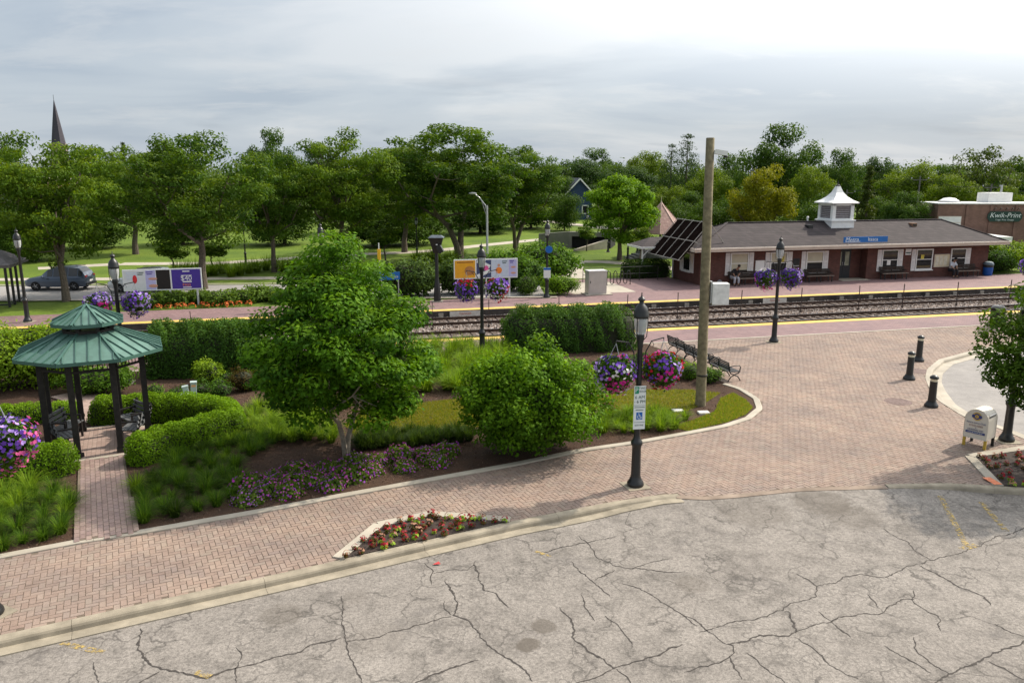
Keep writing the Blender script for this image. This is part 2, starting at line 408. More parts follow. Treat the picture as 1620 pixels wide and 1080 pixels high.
FARGRASS = mat_ground('far_ground', [(.3, (.06, .10, .02)), (.7, (.10, .14, .03))])
MULCH = mat_ground('mulch', [(.3, (.060, .036, .026)), (.7, (.105, .066, .047))], (.45, 1.6), .9, 38)
DRYLAWN = mat_ground('dry_lawn', [(.3, (.11, .14, .028)), (.7, (.18, .175, .042))], (.6, 1.4), .8, 40)
def mat_ballast():
    m, t, b = newmat('ballast'); v = wpos(t); b.inputs['Roughness'].default_value = .95
    vo = nd(t, 'ShaderNodeTexVoronoi'); vo.inputs['Scale'].default_value = 14; t.links.new(v, vo.inputs['Vector'])
    g = nd(t, 'ShaderNodeSeparateColor'); t.links.new(vo.outputs['Color'], g.inputs[0])
    c = ramp(t, g.outputs[0], [(.0, (.11, .08, .065)), (.5, (.23, .185, .16)), (1., (.40, .34, .31))])
    mp = nd(t, 'ShaderNodeMapping'); mp.inputs['Rotation'].default_value = (0, 0, -TA); mp.inputs['Scale'].default_value = (.05, 1, 1); t.links.new(v, mp.inputs[0])
    c = mixn(t, ramp(t, noise(t, mp.outputs[0], 1.1, 4), [(.4, gry(0)), (.62, gry(.65))]), c, (.13, .08, .055))
    t.links.new(c, b.inputs['Base Color']); bumpn(t, b, vo.outputs['Distance'], 1.0, .06); return m
BALLAST = mat_ballast()

# base ground and park lawn
def TP(pts, z=0): return [TF(s, n, z) for s, n in pts]
sheet('ground', [(-900, -60), (900, -60), (900, 1500), (-900, 1500)], -.62, FARGRASS)
sheet('park_lawn', TP([(-420, 46.0), (480, 46.0), (480, 130), (-420, 130)]), -.03, LAWN)
sheet('far_lawn', TP([(-900, 130), (1100, 130), (1100, 1400), (-900, 1400)]), -.034, FARGRASS)

# parking lot: gently rising to the dropped kerb
FLA, FLB = G(1085, 800), G(1395, 768)
def zasp(x, y):
    p = Vector((x, y, 0)); d = FLB - FLA; t = max(0, min(1, (p - FLA).dot(d) / d.length_squared))
    q = 1 - min(1, (p - FLA - d*t).length / 2.6); q = q*q*(3-2*q)
    return -.12 + .106*q
mb = MB(); NX, NY = 84, 40; X0, X1, Y0, Y1 = -22, 30, 2, 20.6
for j in range(NY+1):
    for i in range(NX+1):
        x = X0+(X1-X0)*i/NX; y = Y0+(Y1-Y0)*j/NY; mb.v.append((x, y, zasp(x, y)))
for j in range(NY):
    for i in range(NX): k = j*(NX+1)+i; mb.f.append((k, k+1, k+NX+2, k+NX+1))
lot = tag(mb.build('parking_lot', ASPH), 'cracked grey asphalt parking lot in the foreground', kind='structure')

# ---- cracks, traced on site, as narrow sunk-looking ribbons of dark filler
CRK = plain('crack_dirt', (.055, .048, .043), .95, var=.4, scale=20, world=True)
c6 = lambda P: [(x/3, 760+y/3) for x, y in P]; c7 = lambda P: [(540+x/3, 760+y/3) for x, y in P]; c8 = lambda P: [(1080+x/3, 720+y/3) for x, y in P]
CRACKS = [c6([(665,700),(660,790),(690,850),(740,885),(850,910),(980,930),(1030,915),(1120,885),(1260,850),(1400,820),(1480,780),(1620,745)]),
 c6([(1120,790),(1140,840),(1120,890),(1125,960)]), c6([(460,1080-120),(450,900),(440,860)]), c6([(760,905),(690,945),(640,975)]),
 c7([(0,545),(15,600),(10,680),(20,740),(30,800),(60,880),(100,960)]), c7([(20,765),(120,755),(250,715),(400,670),(520,640)]),
 c7([(490,470),(520,520),(550,570),(555,610),(540,635),(590,650),(640,710),(700,790),(800,850),(870,900),(910,950)]), c7([(395,390),(435,430),(435,490)]),
 c7([(440,440),(520,425),(600,425),(640,400)]), c7([(640,380),(640,420),(680,520),(740,535),(800,600)]),
 c7([(1130,260),(1170,290),(1220,360),(1300,405),(1380,415),(1480,380),(1560,370)]), c7([(1380,412),(1520,430),(1620,430)]), c7([(1300,425),(1200,465)]),
 c7([(1095,380),(1130,430),(1200,480),(1275,550)]), c7([(1330,485),(1420,510),(1500,560),(1560,600),(1620,640),(1680,690)]),
 c7([(1030,600),(1080,660),(1100,710),(1090,740),(1160,800),(1240,850),(1290,890),(1330,880),(1420,850),(1540,810),(1620,775)]),
 c7([(1290,890),(1200,930),(1110,960)]), c7([(1310,890),(1370,950),(1400,980)]), c7([(340,960),(430,920),(540,890),(650,850)]), c7([(1250,640),(1320,690),(1370,740),(1385,790)]),
 c7([(1140,540),(1160,600),(1195,665)]), c7([(960,340),(1060,310),(1180,290),(1300,265)]), c7([(490,570),(495,610),(520,635)]),
 c8([(0,760),(50,770),(120,830),(210,890),(240,900),(250,935),(150,980),(0,1020)]), c8([(210,890),(300,875),(370,855),(510,860),(540,840),(500,740),(480,740)]),
 c8([(80,840),(200,800),(380,770),(480,735),(500,710),(630,665),(635,620),(720,605),(760,575),(850,565),(960,580),(1050,535),(1180,495),(1300,470),(1420,425),(1500,385),(1570,370),(1620,340)]),
 c8([(950,350),(1060,410),(1110,460),(1180,495)]), c8([(1120,520),(1200,560),(1300,615),(1430,670),(1460,710)]), c8([(535,860),(640,930),(720,1000),(830,1060)]),
 c8([(540,835),(620,800),(710,790),(740,765),(860,745),(930,755),(960,730),(1040,685),(1090,680),(1100,640)]), c8([(710,790),(800,860)]), c8([(640,740),(700,790)]),
 c8([(1090,680),(1160,740),(1210,760),(1220,830)]), c8([(1200,1080),(1260,1035),(1360,990),(1450,960),(1520,920),(1600,890),(1640,870)]),
 c8([(1260,1035),(1180,990),(1110,930),(1090,860)]), c8([(1480,800),(1560,840),(1620,860)]), c8([(540,560),(600,590),(635,620)]), c8([(300,935),(380,1000),(490,1075)]),
 c8([(220,950),(280,1060)]), c8([(1450,975),(1540,1020),(1620,1060)]), c8([(880,660),(930,720)]), c8([(960,900),(1080,970),(1180,1030)])]
rngp = random.Random(5)
for ci, cr in enumerate(CRACKS):
    pts = [G(x, y, -.115) for x, y in cr]; fine = []
    for a, b_ in zip(pts[:-1], pts[1:]):
        L = (b_-a).length; k = max(2, int(L/.05))
        for i in range(k): fine.append(a.lerp(b_, i/k))
    fine.append(pts[-1]); n = len(fine); mbk = MB(); L_, R_ = [], []; wob = 0; w0 = .010 if ci % 3 else .017
    for i, p in enumerate(fine):
        d = (fine[min(i+1, n-1)] - fine[max(i-1, 0)]).normalized(); q = Vector((-d.y, d.x, 0))
        wob = .75*wob + rngp.uniform(-.022, .022); p = p + q*wob
        w = w0*rngp.uniform(.25, 1.25)*min(1, (i+1)/4, (n-i)/4) + .003
        for lst, s_ in ((L_, 1), (R_, -1)):
            e = p + q*w*s_*rngp.uniform(.6, 1.3); lst.append((e.x, e.y, zasp(e.x, e.y)+.004))
    mbk.v = L_+R_; mbk.f = [(i, n+i, n+i+1, i+1) for i in range(n-1)]
    mbk.build('crack', CRK, lot)
# worn yellow paint
m, t, b = newmat('worn_yellow_paint'); v = wpos(t); b.inputs['Roughness'].default_value = .8; b.inputs['Base Color'].default_value = (.42, .30, .09, 1); MATS['worn_yellow'] = m
fa = ramp(t, noise(t, v, 11, 6, .75), [(.46, gry(0)), (.60, gry(1))]); tr = nd(t, 'ShaderNodeBsdfTransparent'); mx = nd(t, 'ShaderNodeMixShader')
t.links.new(fa, mx.inputs[0]); t.links.new(tr.outputs[0], mx.inputs[1]); t.links.new(b.outputs[0], mx.inputs[2]); t.links.new(mx.outputs[0], t.nodes['Material Output'].inputs['Surface'])
for a, q, w in [((97,1017),(163,1032),.12), ((310,1063),(333,1070),.12), ((846,872),(872,880),.09), ((1487,788),(1530,864),.13), ((1552,795),(1592,840),.13), ((1520,868),(1545,862),.16)]:
    A_, B_ = G(*a, -.12), G(*q, -.12); d = (B_-A_).normalized(); p = Vector((-d.y, d.x, 0))*w/2; mbk = MB(); k = 8
    for i in range(k):
        c0 = A_.lerp(B_, i/k); c1 = A_.lerp(B_, (i+1)/k)
        mbk.add([(u.x, u.y, zasp(u.x, u.y)+.008) for u in (c0+p, c0-p, c1-p, c1+p)], [(0, 1, 2, 3)])
    mbk.build('paint_line', m, lot)

# ---- brick sidewalk and plaza
KERB = [(-260, 1062), (0, 1005), (243, 951), (380, 921), (507, 893), (660, 858), (807, 825), (890, 809), (973, 793), (1040, 783), (1072, 781)]
FLUSH = [(1072, 783), (1110, 786), (1163, 782), (1260, 772), (1400, 768)]
RK = [(1400, 766), (1497, 764), (1620, 771), (1760, 783)]
LOOP = [(1640, 702), (1578, 676), (1524, 658), (1486, 634), (1471, 613), (1465, 598), (1468, 584), (1486, 569), (1527, 558), (1569, 548), (1640, 536), (1720, 528)]
GARD = [(-300, 944), (0, 884), (120, 861), (217, 846), (330, 826), (427, 809), (540, 787), (700, 758), (820, 736), (925, 714), (1014, 701), (1085, 688), (1149, 676), (1188, 663), (1207, 647), (1201, 631), (1175, 615), (1149, 607)]
GBACK = [(1120, 592), (1085, 572), (1055, 556), (1020, 543)]
garden_kerb = GP(GARD)
plat_edge_pts = [TF(46, 32.2), TF(30, 32.2), TF(14.6, 32.2)]
PLAZA = GP(KERB) + GP(FLUSH) + GP([(1400, 766), (1497, 764), (1578, 768), (1531, 722), (1640, 702)]) + GP(LOOP[1:]) + plat_edge_pts + GP(GBACK[::-1]) + GP(GARD[::-1])
GARDEN = GP(GARD) + GP(GBACK) + [TF(14.6, 32.2), TF(-45, 32.2)]
def inpoly(P, poly):
    x, y = P[:, 0], P[:, 1]; r = np.zeros(len(P), bool); n = len(poly)
    for i in range(n):
        x0, y0 = poly[i][0], poly[i][1]; x1, y1 = poly[(i+1) % n][0], poly[(i+1) % n][1]
        if y0 == y1: continue
        c = ((y0 > y) != (y1 > y)) & (x < (x1-x0)*(y-y0)/(y1-y0)+x0); r ^= c
    return r
plaza = sheet('sidewalk', PLAZA, -.008, SAND, 'tan herringbone brick sidewalk and plaza')
KA = math.atan2((G(973, 793)-G(0, 1005)).y, (G(973, 793)-G(0, 1005)).x); BW = .112
ku = Vector((math.cos(KA), math.sin(KA), 0)); kv = Vector((-ku.y, ku.x, 0)); K0 = G(0, 1005)
cells = []
for i in range(-60, 420):
    for j in range(-260, 320):
        mm = (i-j) % 4
        if mm == 0: cells.append((i+1, j+.5, 0))
        elif mm == 3: cells.append((i+.5, j+1, 1))
cells = np.array(cells, float)
cw = np.stack([K0.x + ku.x*cells[:, 0]*BW + kv.x*cells[:, 1]*BW, K0.y + ku.y*cells[:, 0]*BW + kv.y*cells[:, 1]*BW], 1)
ok = inpoly(cw, PLAZA) & (cw[:, 1] < 48); cells = cells[ok]; cw = cw[ok]
def brick_corners(): 
    g = .0028; e = .004; hx, hy = BW-g, BW/2-g
    return np.array([(-hx, -hy, -.02), (hx, -hy, -.02), (hx, hy, -.02), (-hx, hy, -.02), (-hx+e, -hy+e, 0), (hx-e, -hy+e, 0), (hx-e, hy-e, 0), (-hx+e, hy-e, 0)])
BF = [(4, 5, 6, 7), (0, 1, 5, 4), (1, 2, 6, 5), (2, 3, 7, 6), (3, 0, 4, 7)]
BC = brick_corners(); bme = bpy.data.meshes.new('brick'); bme.from_pydata([tuple(v) for v in BC], [], BF); bme.materials.append(BRICK_I)
dist = np.hypot(cw[:, 0], cw[:, 1]); vis = np.abs(cw[:, 0]) < cw[:, 1]*.655; order = np.argsort(np.where(vis, dist, 1e6)); near = order[:300]; rest = np.setdiff1d(np.arange(len(cw)), near)
rngn = np.random.default_rng(3)
for k in near:
    mobj('brick', bme, plaza, (cw[k, 0], cw[k, 1], rngn.normal(0, .0012)), (rngn.normal(0, .004), rngn.normal(0, .004), KA + (math.pi/2 if cells[k, 2] else 0) + rngn.normal(0, .008)))
def brick_field(name, cw, ang, mat, parent):
    n = len(cw); ca, sa = np.cos(ang), np.sin(ang); V = np.zeros((n, 8, 3))
    V[:, :, 0] = cw[:, 0, None] + ca[:, None]*BC[None, :, 0] - sa[:, None]*BC[None, :, 1]
    V[:, :, 1] = cw[:, 1, None] + sa[:, None]*BC[None, :, 0] + ca[:, None]*BC[None, :, 1]
    V[:, :, 2] = BC[None, :, 2] + rngn.normal(0, .0013, (n, 1)) + np.where(BC[None, :, 2] == 0, rngn.normal(0, .0008, (n, 8)), 0)
    me = bpy.data.meshes.new(name); me.vertices.add(n*8); me.vertices.foreach_set('co', V.reshape(-1).astype(np.float32))
    fi = (np.array(BF)[None] + (np.arange(n)*8)[:, None, None]).reshape(-1).astype(np.int32)
    me.loops.add(len(fi)); me.loops.foreach_set('vertex_index', fi); me.polygons.add(n*5); me.polygons.foreach_set('loop_start', np.arange(0, len(fi), 4, dtype=np.int32))
    me.materials.append(mat); me.update(calc_edges=True); me.validate(); me.shade_flat()
    o = mobj(name, me, parent); o['kind'] = 'stuff'; return o
brick_field('brick_field', cw[rest], KA + cells[rest, 2]*math.pi/2 + rngn.normal(0, .008, len(rest)), BRICK_J, plaza)

# ---- kerbs
def kerb_run(name, pts, prof, maxlen, mat, parent, zf=None, gap=.006):
    """profile [(offset to the right of travel, z)] swept along pts, cut in pieces at joints"""
    pts = [Vector((p[0], p[1], 0)) for p in pts]; L = [0]
    for a, b_ in zip(pts[:-1], pts[1:]): L.append(L[-1] + (b_-a).length)
    tot = L[-1]; n = max(1, round(tot/maxlen)); 
    def at(u):
        for i in range(len(pts)-1):
            if u <= L[i+1] or i == len(pts)-2: return pts[i].lerp(pts[i+1], (u-L[i])/max(1e-6, L[i+1]-L[i]))
    def dirat(u): return (at(min(tot, u+.25)) - at(max(0, u-.25))).normalized()
    for k in range(n):
        u0 = tot*k/n + gap/2; u1 = tot*(k+1)/n - gap/2; steps = max(2, int((u1-u0)/.3)+1); mb_ = MB(); m_ = len(prof)
        for i in range(steps):
            u = u0 + (u1-u0)*i/(steps-1); p = at(u); d = dirat(u); r = Vector((d.y, -d.x, 0))
            for off, z in prof:
                q = p + r*off; zz_ = z if zf is None else zf(q, off, z); mb_.v.append((q.x, q.y, zz_))
        for i in range(steps-1):
            for j in range(m_-1): a = i*m_+j; mb_.f.append((a, a+m_, a+m_+1, a+1))
        mb_.f.append(tuple(range(m_))); mb_.f.append(tuple((steps-1)*m_+j for j in range(m_-1, -1, -1)))
        mb_.build('kerb_piece', mat, parent, smooth=False)
kerbs = empty('parking_kerb', (0, 0, 0), 0, 'concrete kerb and gutter between brick sidewalk and parking lot', 'kerb')
def zk(q, off, z):
    za = zasp(q.x, q.y)
    if z <= -.5: return za - .1
    if z < -.09: return min(za + (z+.12), -.004)
    return max(z, za+.006) if z > -.03 else max(z, za+.004)
KP = [(-.01, -.6), (-.01, .006), (.13, .006), (.165, -.012), (.185, -.045), (.20, -.112), (.47, -.100), (.48, -.6)]
kerb_run('parking_kerb', [Vector(p) for p in GP(KERB)], KP, 3.05, CONC, kerbs, zk)
kerbs2 = empty('parking_kerb', (0, 0, 0), 0, 'concrete kerb in front of the right flower bed and parking stripes', 'kerb')
kerb_run('parking_kerb', GP(RK), KP[:6] + [(.22, -.6)], 3.05, CONC, kerbs2, zk)
flush = empty('dropped_kerb', (0, 0, 0), 0, 'flush strip of tan concrete where the plaza meets the parking lot', 'kerb')
kerb_run('dropped_kerb', GP([(1070, 783)] + FLUSH[1:]), [(-.02, -.3), (-.02, .004), (.16, -.004), (.17, -.3)], 3.0, plain('tan_concrete', (.26, .20, .155), .9, var=.25, scale=2, bump=.3, bscale=70, grime=.4, world=True), flush)
gk = empty('garden_kerb', (0, 0, 0), 0, 'low pale concrete edging round the garden', 'kerb')
kerb_run('garden_kerb', [p for p in GP(GARD)], [(-.21, -.1), (-.20, .028), (-.02, .034), (.0, .02), (.004, -.1)], 4.2, CONC_LIGHT, gk)
lk = empty('loop_kerb', (0, 0, 0), 0, 'curved concrete kerb of the drop-off loop by the bollards', 'kerb')
kerb_run('loop_kerb', GP(LOOP), [(-.03, -.2), (-.03, .012), (.13, .012), (.17, -.02), (.19, -.11), (.52, -.098), (.54, -.3)], 3.0, CONC_LIGHT, lk)
sheet('loop_road', GP([(1640, 702), (1578, 676), (1524, 658), (1486, 634), (1471, 613), (1465, 598), (1468, 584), (1486, 569), (1527, 558), (1569, 548), (1640, 536), (1720, 528)]) + [Vector((60, 38, 0)), Vector((60, 20, 0)), G(1720, 735)], -.112, ASPH2)
sheet('side_ground', [G(1640, 703), G(1720, 737), Vector((60, 19, 0)), Vector((60, 12, 0)), G(1760, 783), G(1620, 771), G(1581, 768), G(1531, 722)], -.03, MULCH)
# ---- garden ground
sheet('garden_bed', GARDEN, .002, MULCH)
LAWNS = [[(545, 672), (575, 652), (640, 640), (735, 630), (775, 636), (775, 668), (735, 684), (640, 692), (560, 690)],
         [(925, 628), (1000, 616), (1095, 617), (1140, 622), (1112, 640), (1060, 662), (980, 654), (930, 646)],
         [(1060, 676), (1100, 664), (1130, 652), (1140, 630), (1160, 622), (1180, 633), (1191, 645), (1180, 656), (1150, 668), (1090, 682)]]
for i, L in enumerate(LAWNS): sheet('lawn_patch', GP(L), .008, DRYLAWN if i < 2 else plain('thin_green_lawn', (.13, .16, .03), .95, var=.4, scale=3, bump=.5, bscale=40, world=True))
def tri_area_pts(rng, poly, n):
    P = np.array([(p[0], p[1]) for p in poly]); lo, hi = P.min(0), P.max(0); out = []
    while sum(len(o) for o in out) < n:
        q = lo + (hi-lo)*rng.random((n*2, 2)); out.append(q[inpoly(q, poly)])
    return np.concatenate(out)[:n]
def blades(name, xy, z0, h, w, cols, rng, lean=.5):
    n = len(xy); a = rng.random(n)*2*np.pi; hh = h*rng.uniform(.5, 1.3, n); ln = lean*rng.random(n)*hh; b2 = rng.random(n)*2*np.pi
    base = np.stack([xy[:, 0], xy[:, 1], np.full(n, z0)], 1); sd = np.stack([np.cos(a), np.sin(a), a*0], 1)*w
    tip = base + np.stack([np.cos(b2)*ln, np.sin(b2)*ln, hh], 1)
    return quads_mesh(name, np.stack([base-sd, base+sd, tip], 1), 3, BLADE, cols)
rg = np.random.default_rng(11)
for i, (L, n, pal) in enumerate(zip(LAWNS, (26000, 14000, 11000), ([(.15, .18, .03), (.09, .15, .02), (.22, .20, .055)], [(.15, .18, .03), (.10, .16, .025), (.22, .20, .06)], [(.10, .19, .02), (.15, .22, .03), (.24, .21, .07)]))):
    q = tri_area_pts(rg, GP(L), n)
    tag(mobj('grass', blades('grass', q, .008, .06, .009, mixcol(rg, n, pal, .3), rg, .9)), ['yellowed dry lawn grass behind the leafy shade tree', 'patchy olive lawn grass between bush and wooden pole', 'thin green grass inside the rounded garden corner'][i], 'grass', kind='stuff')
# bark chips
q = tri_area_pts(rg, GP([(0, 880), (120, 858), (217, 842), (540, 784), (925, 710), (1085, 684), (1149, 668), (1150, 612), (1000, 560), (690, 545), (420, 575), (100, 640), (-100, 700)]), 26000)
ch = leaves('bark_chips', np.column_stack([q, .012+.012*rg.random(len(q))]), np.tile([0, 0, 1.], (len(q), 1))+.45*rg.normal(size=(len(q), 3)), .06, .022, mixcol(rg, len(q), [(.05, .03, .022), (.12, .075, .052), (.17, .115, .085)], .3), leafmat('chips', 0.0, .95), rg, 0)
tag(mobj('bark_chips', ch), 'brown bark mulch chips scattered over the garden beds', 'mulch', kind='stuff')

# ---- platforms and tracks (track frame: s along, n across)
near_pl = tag(MB().prism(TP([(-60, 32.2), (70, 32.2), (70, 35.25), (-60, 35.25)]), -.5, .0).build('platform', PLATM), kind='structure')
near_pl['label'] = 'near platform of purple pavers with yellow edge'
far_pl = tag(MB().prism(TP([(-60, 42.65), (70, 42.65), (70, 48.6), (25, 48.6), (24.6, 53.4), (15.2, 53.4), (14.4, 46.6), (-60, 46.6)]), -.5, .0).build('platform', PLATM), kind='structure')
far_pl['label'] = 'far platform of purple pavers in front of the station'
YEL = plain('platform_yellow', (.62, .42, .10), .75, var=.12, scale=2.5, grime=.25, world=True)
for k in range(26):
    s0 = -60 + k*5; 
    for nm, a, b_, par in (('tactile_strip', 34.72, 35.24, near_pl), ('tactile_strip', 42.66, 43.2, far_pl)):
        MB().box((s0, a, -.02), (s0+4.985, b_, .007)).build(nm, YEL, par, rot=(0, 0, TA))
EDGE = plain('platform_face', (.045, .038, .034), .9, var=.5, scale=2, world=True)
MB().box((-60, 42.56, -.5), (70, 42.645, -.012)).build('edge_beam', EDGE, far_pl, rot=(0, 0, TA))
for k in range(22):
    s0 = 2 + k*2.1; MB().box((s0, 42.50, -.42), (s0+.28, 42.555, -.1)).build('edge_bracket', plain('face_concrete', (.26, .24, .21), .9), far_pl, rot=(0, 0, TA))
MB().box((-60, 32.06, -.1), (70, 32.205, .018)).build('platform_kerb', CONC_LIGHT, near_pl, rot=(0, 0, TA))
pv = sheet('paved_corner', TP([(15.4, 46.8), (19.6, 46.8), (19.6, 51.6), (15.6, 51.8)]), .006, CONC_LIGHT)
sheet('trackbed', TP([(-200, 35.2), (260, 35.2), (260, 42.7), (-200, 42.7)]), -.33, BALLAST)
TIE = plain('tie_wood', (.085, .062, .05), .95, var=.4, scale=7, bump=.6, bscale=30)
RAIL = plain('rail_rust', (.085, .05, .036), .6, metal=.3, var=.3, scale=6); RAILTOP = plain('rail_top', (.42, .41, .42), .25, metal=.9, var=.1, scale=3)
tie_me = MB().box((-.115, -1.3, -.36), (.115, 1.3, -.285)).mesh('tie', TIE); rngp = random.Random(8)
for c_n, lab in ((37.08, 'railway track next to the near platform'), (40.83, 'railway track next to the station platform')):
    tr_ = empty('railway_track', TF(0, c_n), TA, lab, 'track')
    for sgn in (-1, 1):
        y = sgn*.7525
        r_ = MB().box((-200, y-.07, -.284), (260, y+.07, -.266)).box((-200, y-.01, -.27), (260, y+.01, -.17)).box((-200, y-.036, -.20), (260, y+.036, -.155)).build('rail', RAIL, tr_)
        MB().box((-200, y-.034, -.16), (260, y+.034, -.151)).build('rail_head', RAILTOP, r_)
    for k in range(112):
        mobj('tie', tie_me, tr_, (2 + k*.52 + rngp.uniform(-.03, .03), rngp.uniform(-.06, .06), rngp.uniform(-.01, .01)), (0, 0, rngp.uniform(-.02, .02)))
# coarse stones over the ballast
n = 30000; sn = np.column_stack([rg.uniform(-4, 62, n), rg.uniform(35.3, 42.5, n)])
bl = np.abs(np.abs(sn[:, 1]-38.955)-1.875); keep = (bl > .83) | (rg.random(n) < .3); sn = sn[keep]; n = len(sn)
P3 = np.column_stack([sn[:, 0]*TT.x+sn[:, 1]*TN.x, sn[:, 0]*TT.y+sn[:, 1]*TN.y, -.315+.03*rg.random(n)])
st = leaves('ballast_stones', P3, np.tile([0, -.2, 1.], (n, 1))+.6*rg.normal(size=(n, 3)), .10, .09, mixcol(rg, n, [(.14, .10, .08), (.29, .24, .21), (.46, .41, .38)], .25), MATS['chips'], rg, 0)
tag(mobj('ballast_stones', st), 'grey and brown ballast stones between the rails', 'gravel', kind='stuff')
# street and park paths
def strip(name, pts, w, z, mat):
    L, R = [], []
    for i, p in enumerate(pts):
        d = (Vector(pts[min(i+1, len(pts)-1)]) - Vector(pts[max(i-1, 0)])).to_2d().normalized(); q = Vector((-d.y, d.x))*w/2
        L.append((p[0]+q.x, p[1]+q.y)); R.append((p[0]-q.x, p[1]-q.y))
    mbx = MB(); n_ = len(L); mbx.v = [(x, y, z) for x, y in L+R]; mbx.f = [(i, n_+i, n_+i+1, i+1) for i in range(n_-1)]
    return tag(mbx.build(name, mat), kind='structure')
rd = [TF(s, 55.4-(s+17)*.2) for s in (-120, -60, -40, -25, -10, 0, 8, 14)]
strip('street', rd, 6.4, -.012, ROADM)
for off in (-3.45, 3.45): 
    o = strip('street_kerb', [p + TN*off for p in rd], .3, .05, CONC_LIGHT)
strip('path', [TF(s, 62.2-(s+17)*.2) for s in (-120, -60, -40, -25, -10, 0, 10)], 1.5, -.016, CONC_LIGHT)
strip('path', GP([(190, 417), (340, 416), (450, 409), (560, 402), (640, 399), (700, 395), (760, 388), (860, 378)]), 2.0, -.02, CONC_LIGHT)
strip('path', GP([(905, 413), (960, 414), (1010, 418), (1070, 425), (1150, 430)]), 1.8, -.018, CONC_LIGHT)
strip('path', GP([(905, 413), (900, 425), (905, 440)]), 2.2, -.014, CONC_LIGHT)
strip('path', GP([(700, 352), (870, 350), (960, 361), (1120, 362), (1300, 350)]), 3.2, -.02, CONC_LIGHT)
strip('path', GP([(60, 424), (190, 417)]), 2.0, -.024, CONC_LIGHT)
def stuffpart0(o): o['kind'] = 'stuff'; return o
# ------------------------------------------------------------------ text helper (built-in font -> mesh)
def text(name, s, size, mat, parent, loc, rot, align='CENTER', shear=0.0, sx=1.0, ext=.001):
    cu = bpy.data.curves.new(name, 'FONT'); cu.body = s; cu.size = size; cu.align_x = align; cu.align_y = 'CENTER'; cu.shear = shear; cu.extrude = ext; cu.resolution_u = 3
    tmp = bpy.data.objects.new('tmp', cu); COL.objects.link(tmp); bpy.context.view_layer.update()
    me = bpy.data.meshes.new_from_object(tmp); bpy.data.objects.remove(tmp); me.materials.clear(); me.materials.append(mat)
    return mobj(name, me, parent, loc, rot, (sx, 1, 1))
GREEN_METAL = plain('green_standing_seam', (.10, .195, .16), .5, metal=.1, var=.22, scale=2.2, grime=.5, spec=.5)
GREEN_SEAM = plain('green_seam', (.055, .13, .105), .5, metal=.1, var=.12, scale=3)
BLKWOOD = plain('black_stained_wood', (.016, .013, .012), .6, var=.4, scale=9)
GREYSLAT = plain('grey_slats', (.13, .135, .14), .5, var=.2, scale=9)

# ------------------------------------------------------------------ gazebo
gz_mid = (G(124, 726) + G(193, 716))/2; GA = KA - rad(1)
gn = Vector((math.sin(GA), -math.cos(GA), 0))          # outward normal of the entry side
RP = 1.34; AP = RP*math.cos(rad(22.5)); gzc = gz_mid - gn*AP
gzb = empty('gazebo', gzc, GA - rad(90), 'green metal roofed octagonal garden gazebo with black posts', 'gazebo')
def octp(r, z, k, off=22.5): a = rad(45*k + off); return Vector((r*math.cos(a), r*math.sin(a), z))
zE = ztop(582, gzc.y-1.9) ; zE = 2.72
zC0, zC1, zE2, zT = zE+.52, zE+.80, zE+.74, zE+1.20
RE, RC, RE2 = 1.92, .66, .93
for k in range(8):                                      # posts stand on the corners
    p = octp(RP, 0, k); MB().obox(p+Vector((0, 0, -.02)), p+Vector((0, 0, zE+.12)), .15, .15).build('post', BLKWOOD, gzb)
    mbb = MB().cbox((0, 0, .08), (.2, .2, .16)); mbb.build('post_base', BLKWOOD, gzb, loc=p, rot=(0, 0, rad(45*k)))
beam = MB()
for k in range(8):
    a, b_ = octp(RP, zE-.02, k), octp(RP, zE-.02, k+1); beam.obox(a, b_, .09, .16)
    beam.obox(octp(RP, zE-.36, k), octp(RP, zE-.36, k+1), .05, .06)
beam.build('ring_beam', BLKWOOD, gzb)
for k in range(8):                                      # lattice frieze
    fr = MB(); a, b_ = octp(RP, 0, k), octp(RP, 0, k+1)
    for i in range(1, 9): q = a.lerp(b_, i/9); fr.obox(q+Vector((0, 0, zE-.35)), q+Vector((0, 0, zE-.08)), .022, .022)
    fr.obox(a+Vector((0, 0, zE-.22)), b_+Vector((0, 0, zE-.22)), .02, .02); fr.build('lattice', BLKWOOD, gzb)
def roof_tier(r0, z0, r1, z1, name, nseam):
    for k in range(8):
        a, b_, c_, d_ = octp(r0, z0, k), octp(r0, z0, k+1), octp(r1, z1, k+1), octp(r1, z1, k)
        m_ = MB(); nrm = (b_-a).cross(d_-a).normalized(); th = nrm*.03
        m_.add([a, b_, c_, d_, a-th, b_-th, c_-th, d_-th], [(0,1,2,3),(7,6,5,4),(0,4,5,1),(1,5,6,2),(2,6,7,3),(3,7,4,0)])
        pn = m_.build(name, GREEN_METAL, gzb); sm = MB()
        down = ((a+b_)/2-(c_+d_)/2).normalized(); mid0 = (a+b_)/2; mid1 = (c_+d_)/2; ed = (b_-a).normalized(); hw0 = (b_-a).length/2; hw1 = (c_-d_).length/2; Ls = (mid1-mid0).length
        for i in range(nseam):
            x = -hw0 + (i+.5)*2*hw0/nseam
            f = 1.0 if abs(x) <= hw1 else (hw0-abs(x))/(hw0-hw1)
            p0 = mid0+ed*x+nrm*.016; p1 = p0 - down*Ls*f*.97
            if f > .08: sm.obox(p0, p1, .02, .04, nrm)
        sm.build('seam', GREEN_SEAM, pn)
        MB().obox(a+nrm*.02, d_+nrm*.02, .06, .05, nrm).build('hip_cap', GREEN_SEAM, gzb)
        MB().obox(a+Vector((0, 0, -.03)), b_+Vector((0, 0, -.03)), .035, .09).build('eave_trim', GREEN_SEAM, gzb)
roof_tier(RE, zE, RC, zC0, 'roof_panel', 5); roof_tier(RE2, zE2+.06, .035, zT, 'upper_roof_panel', 4)
cl = MB()
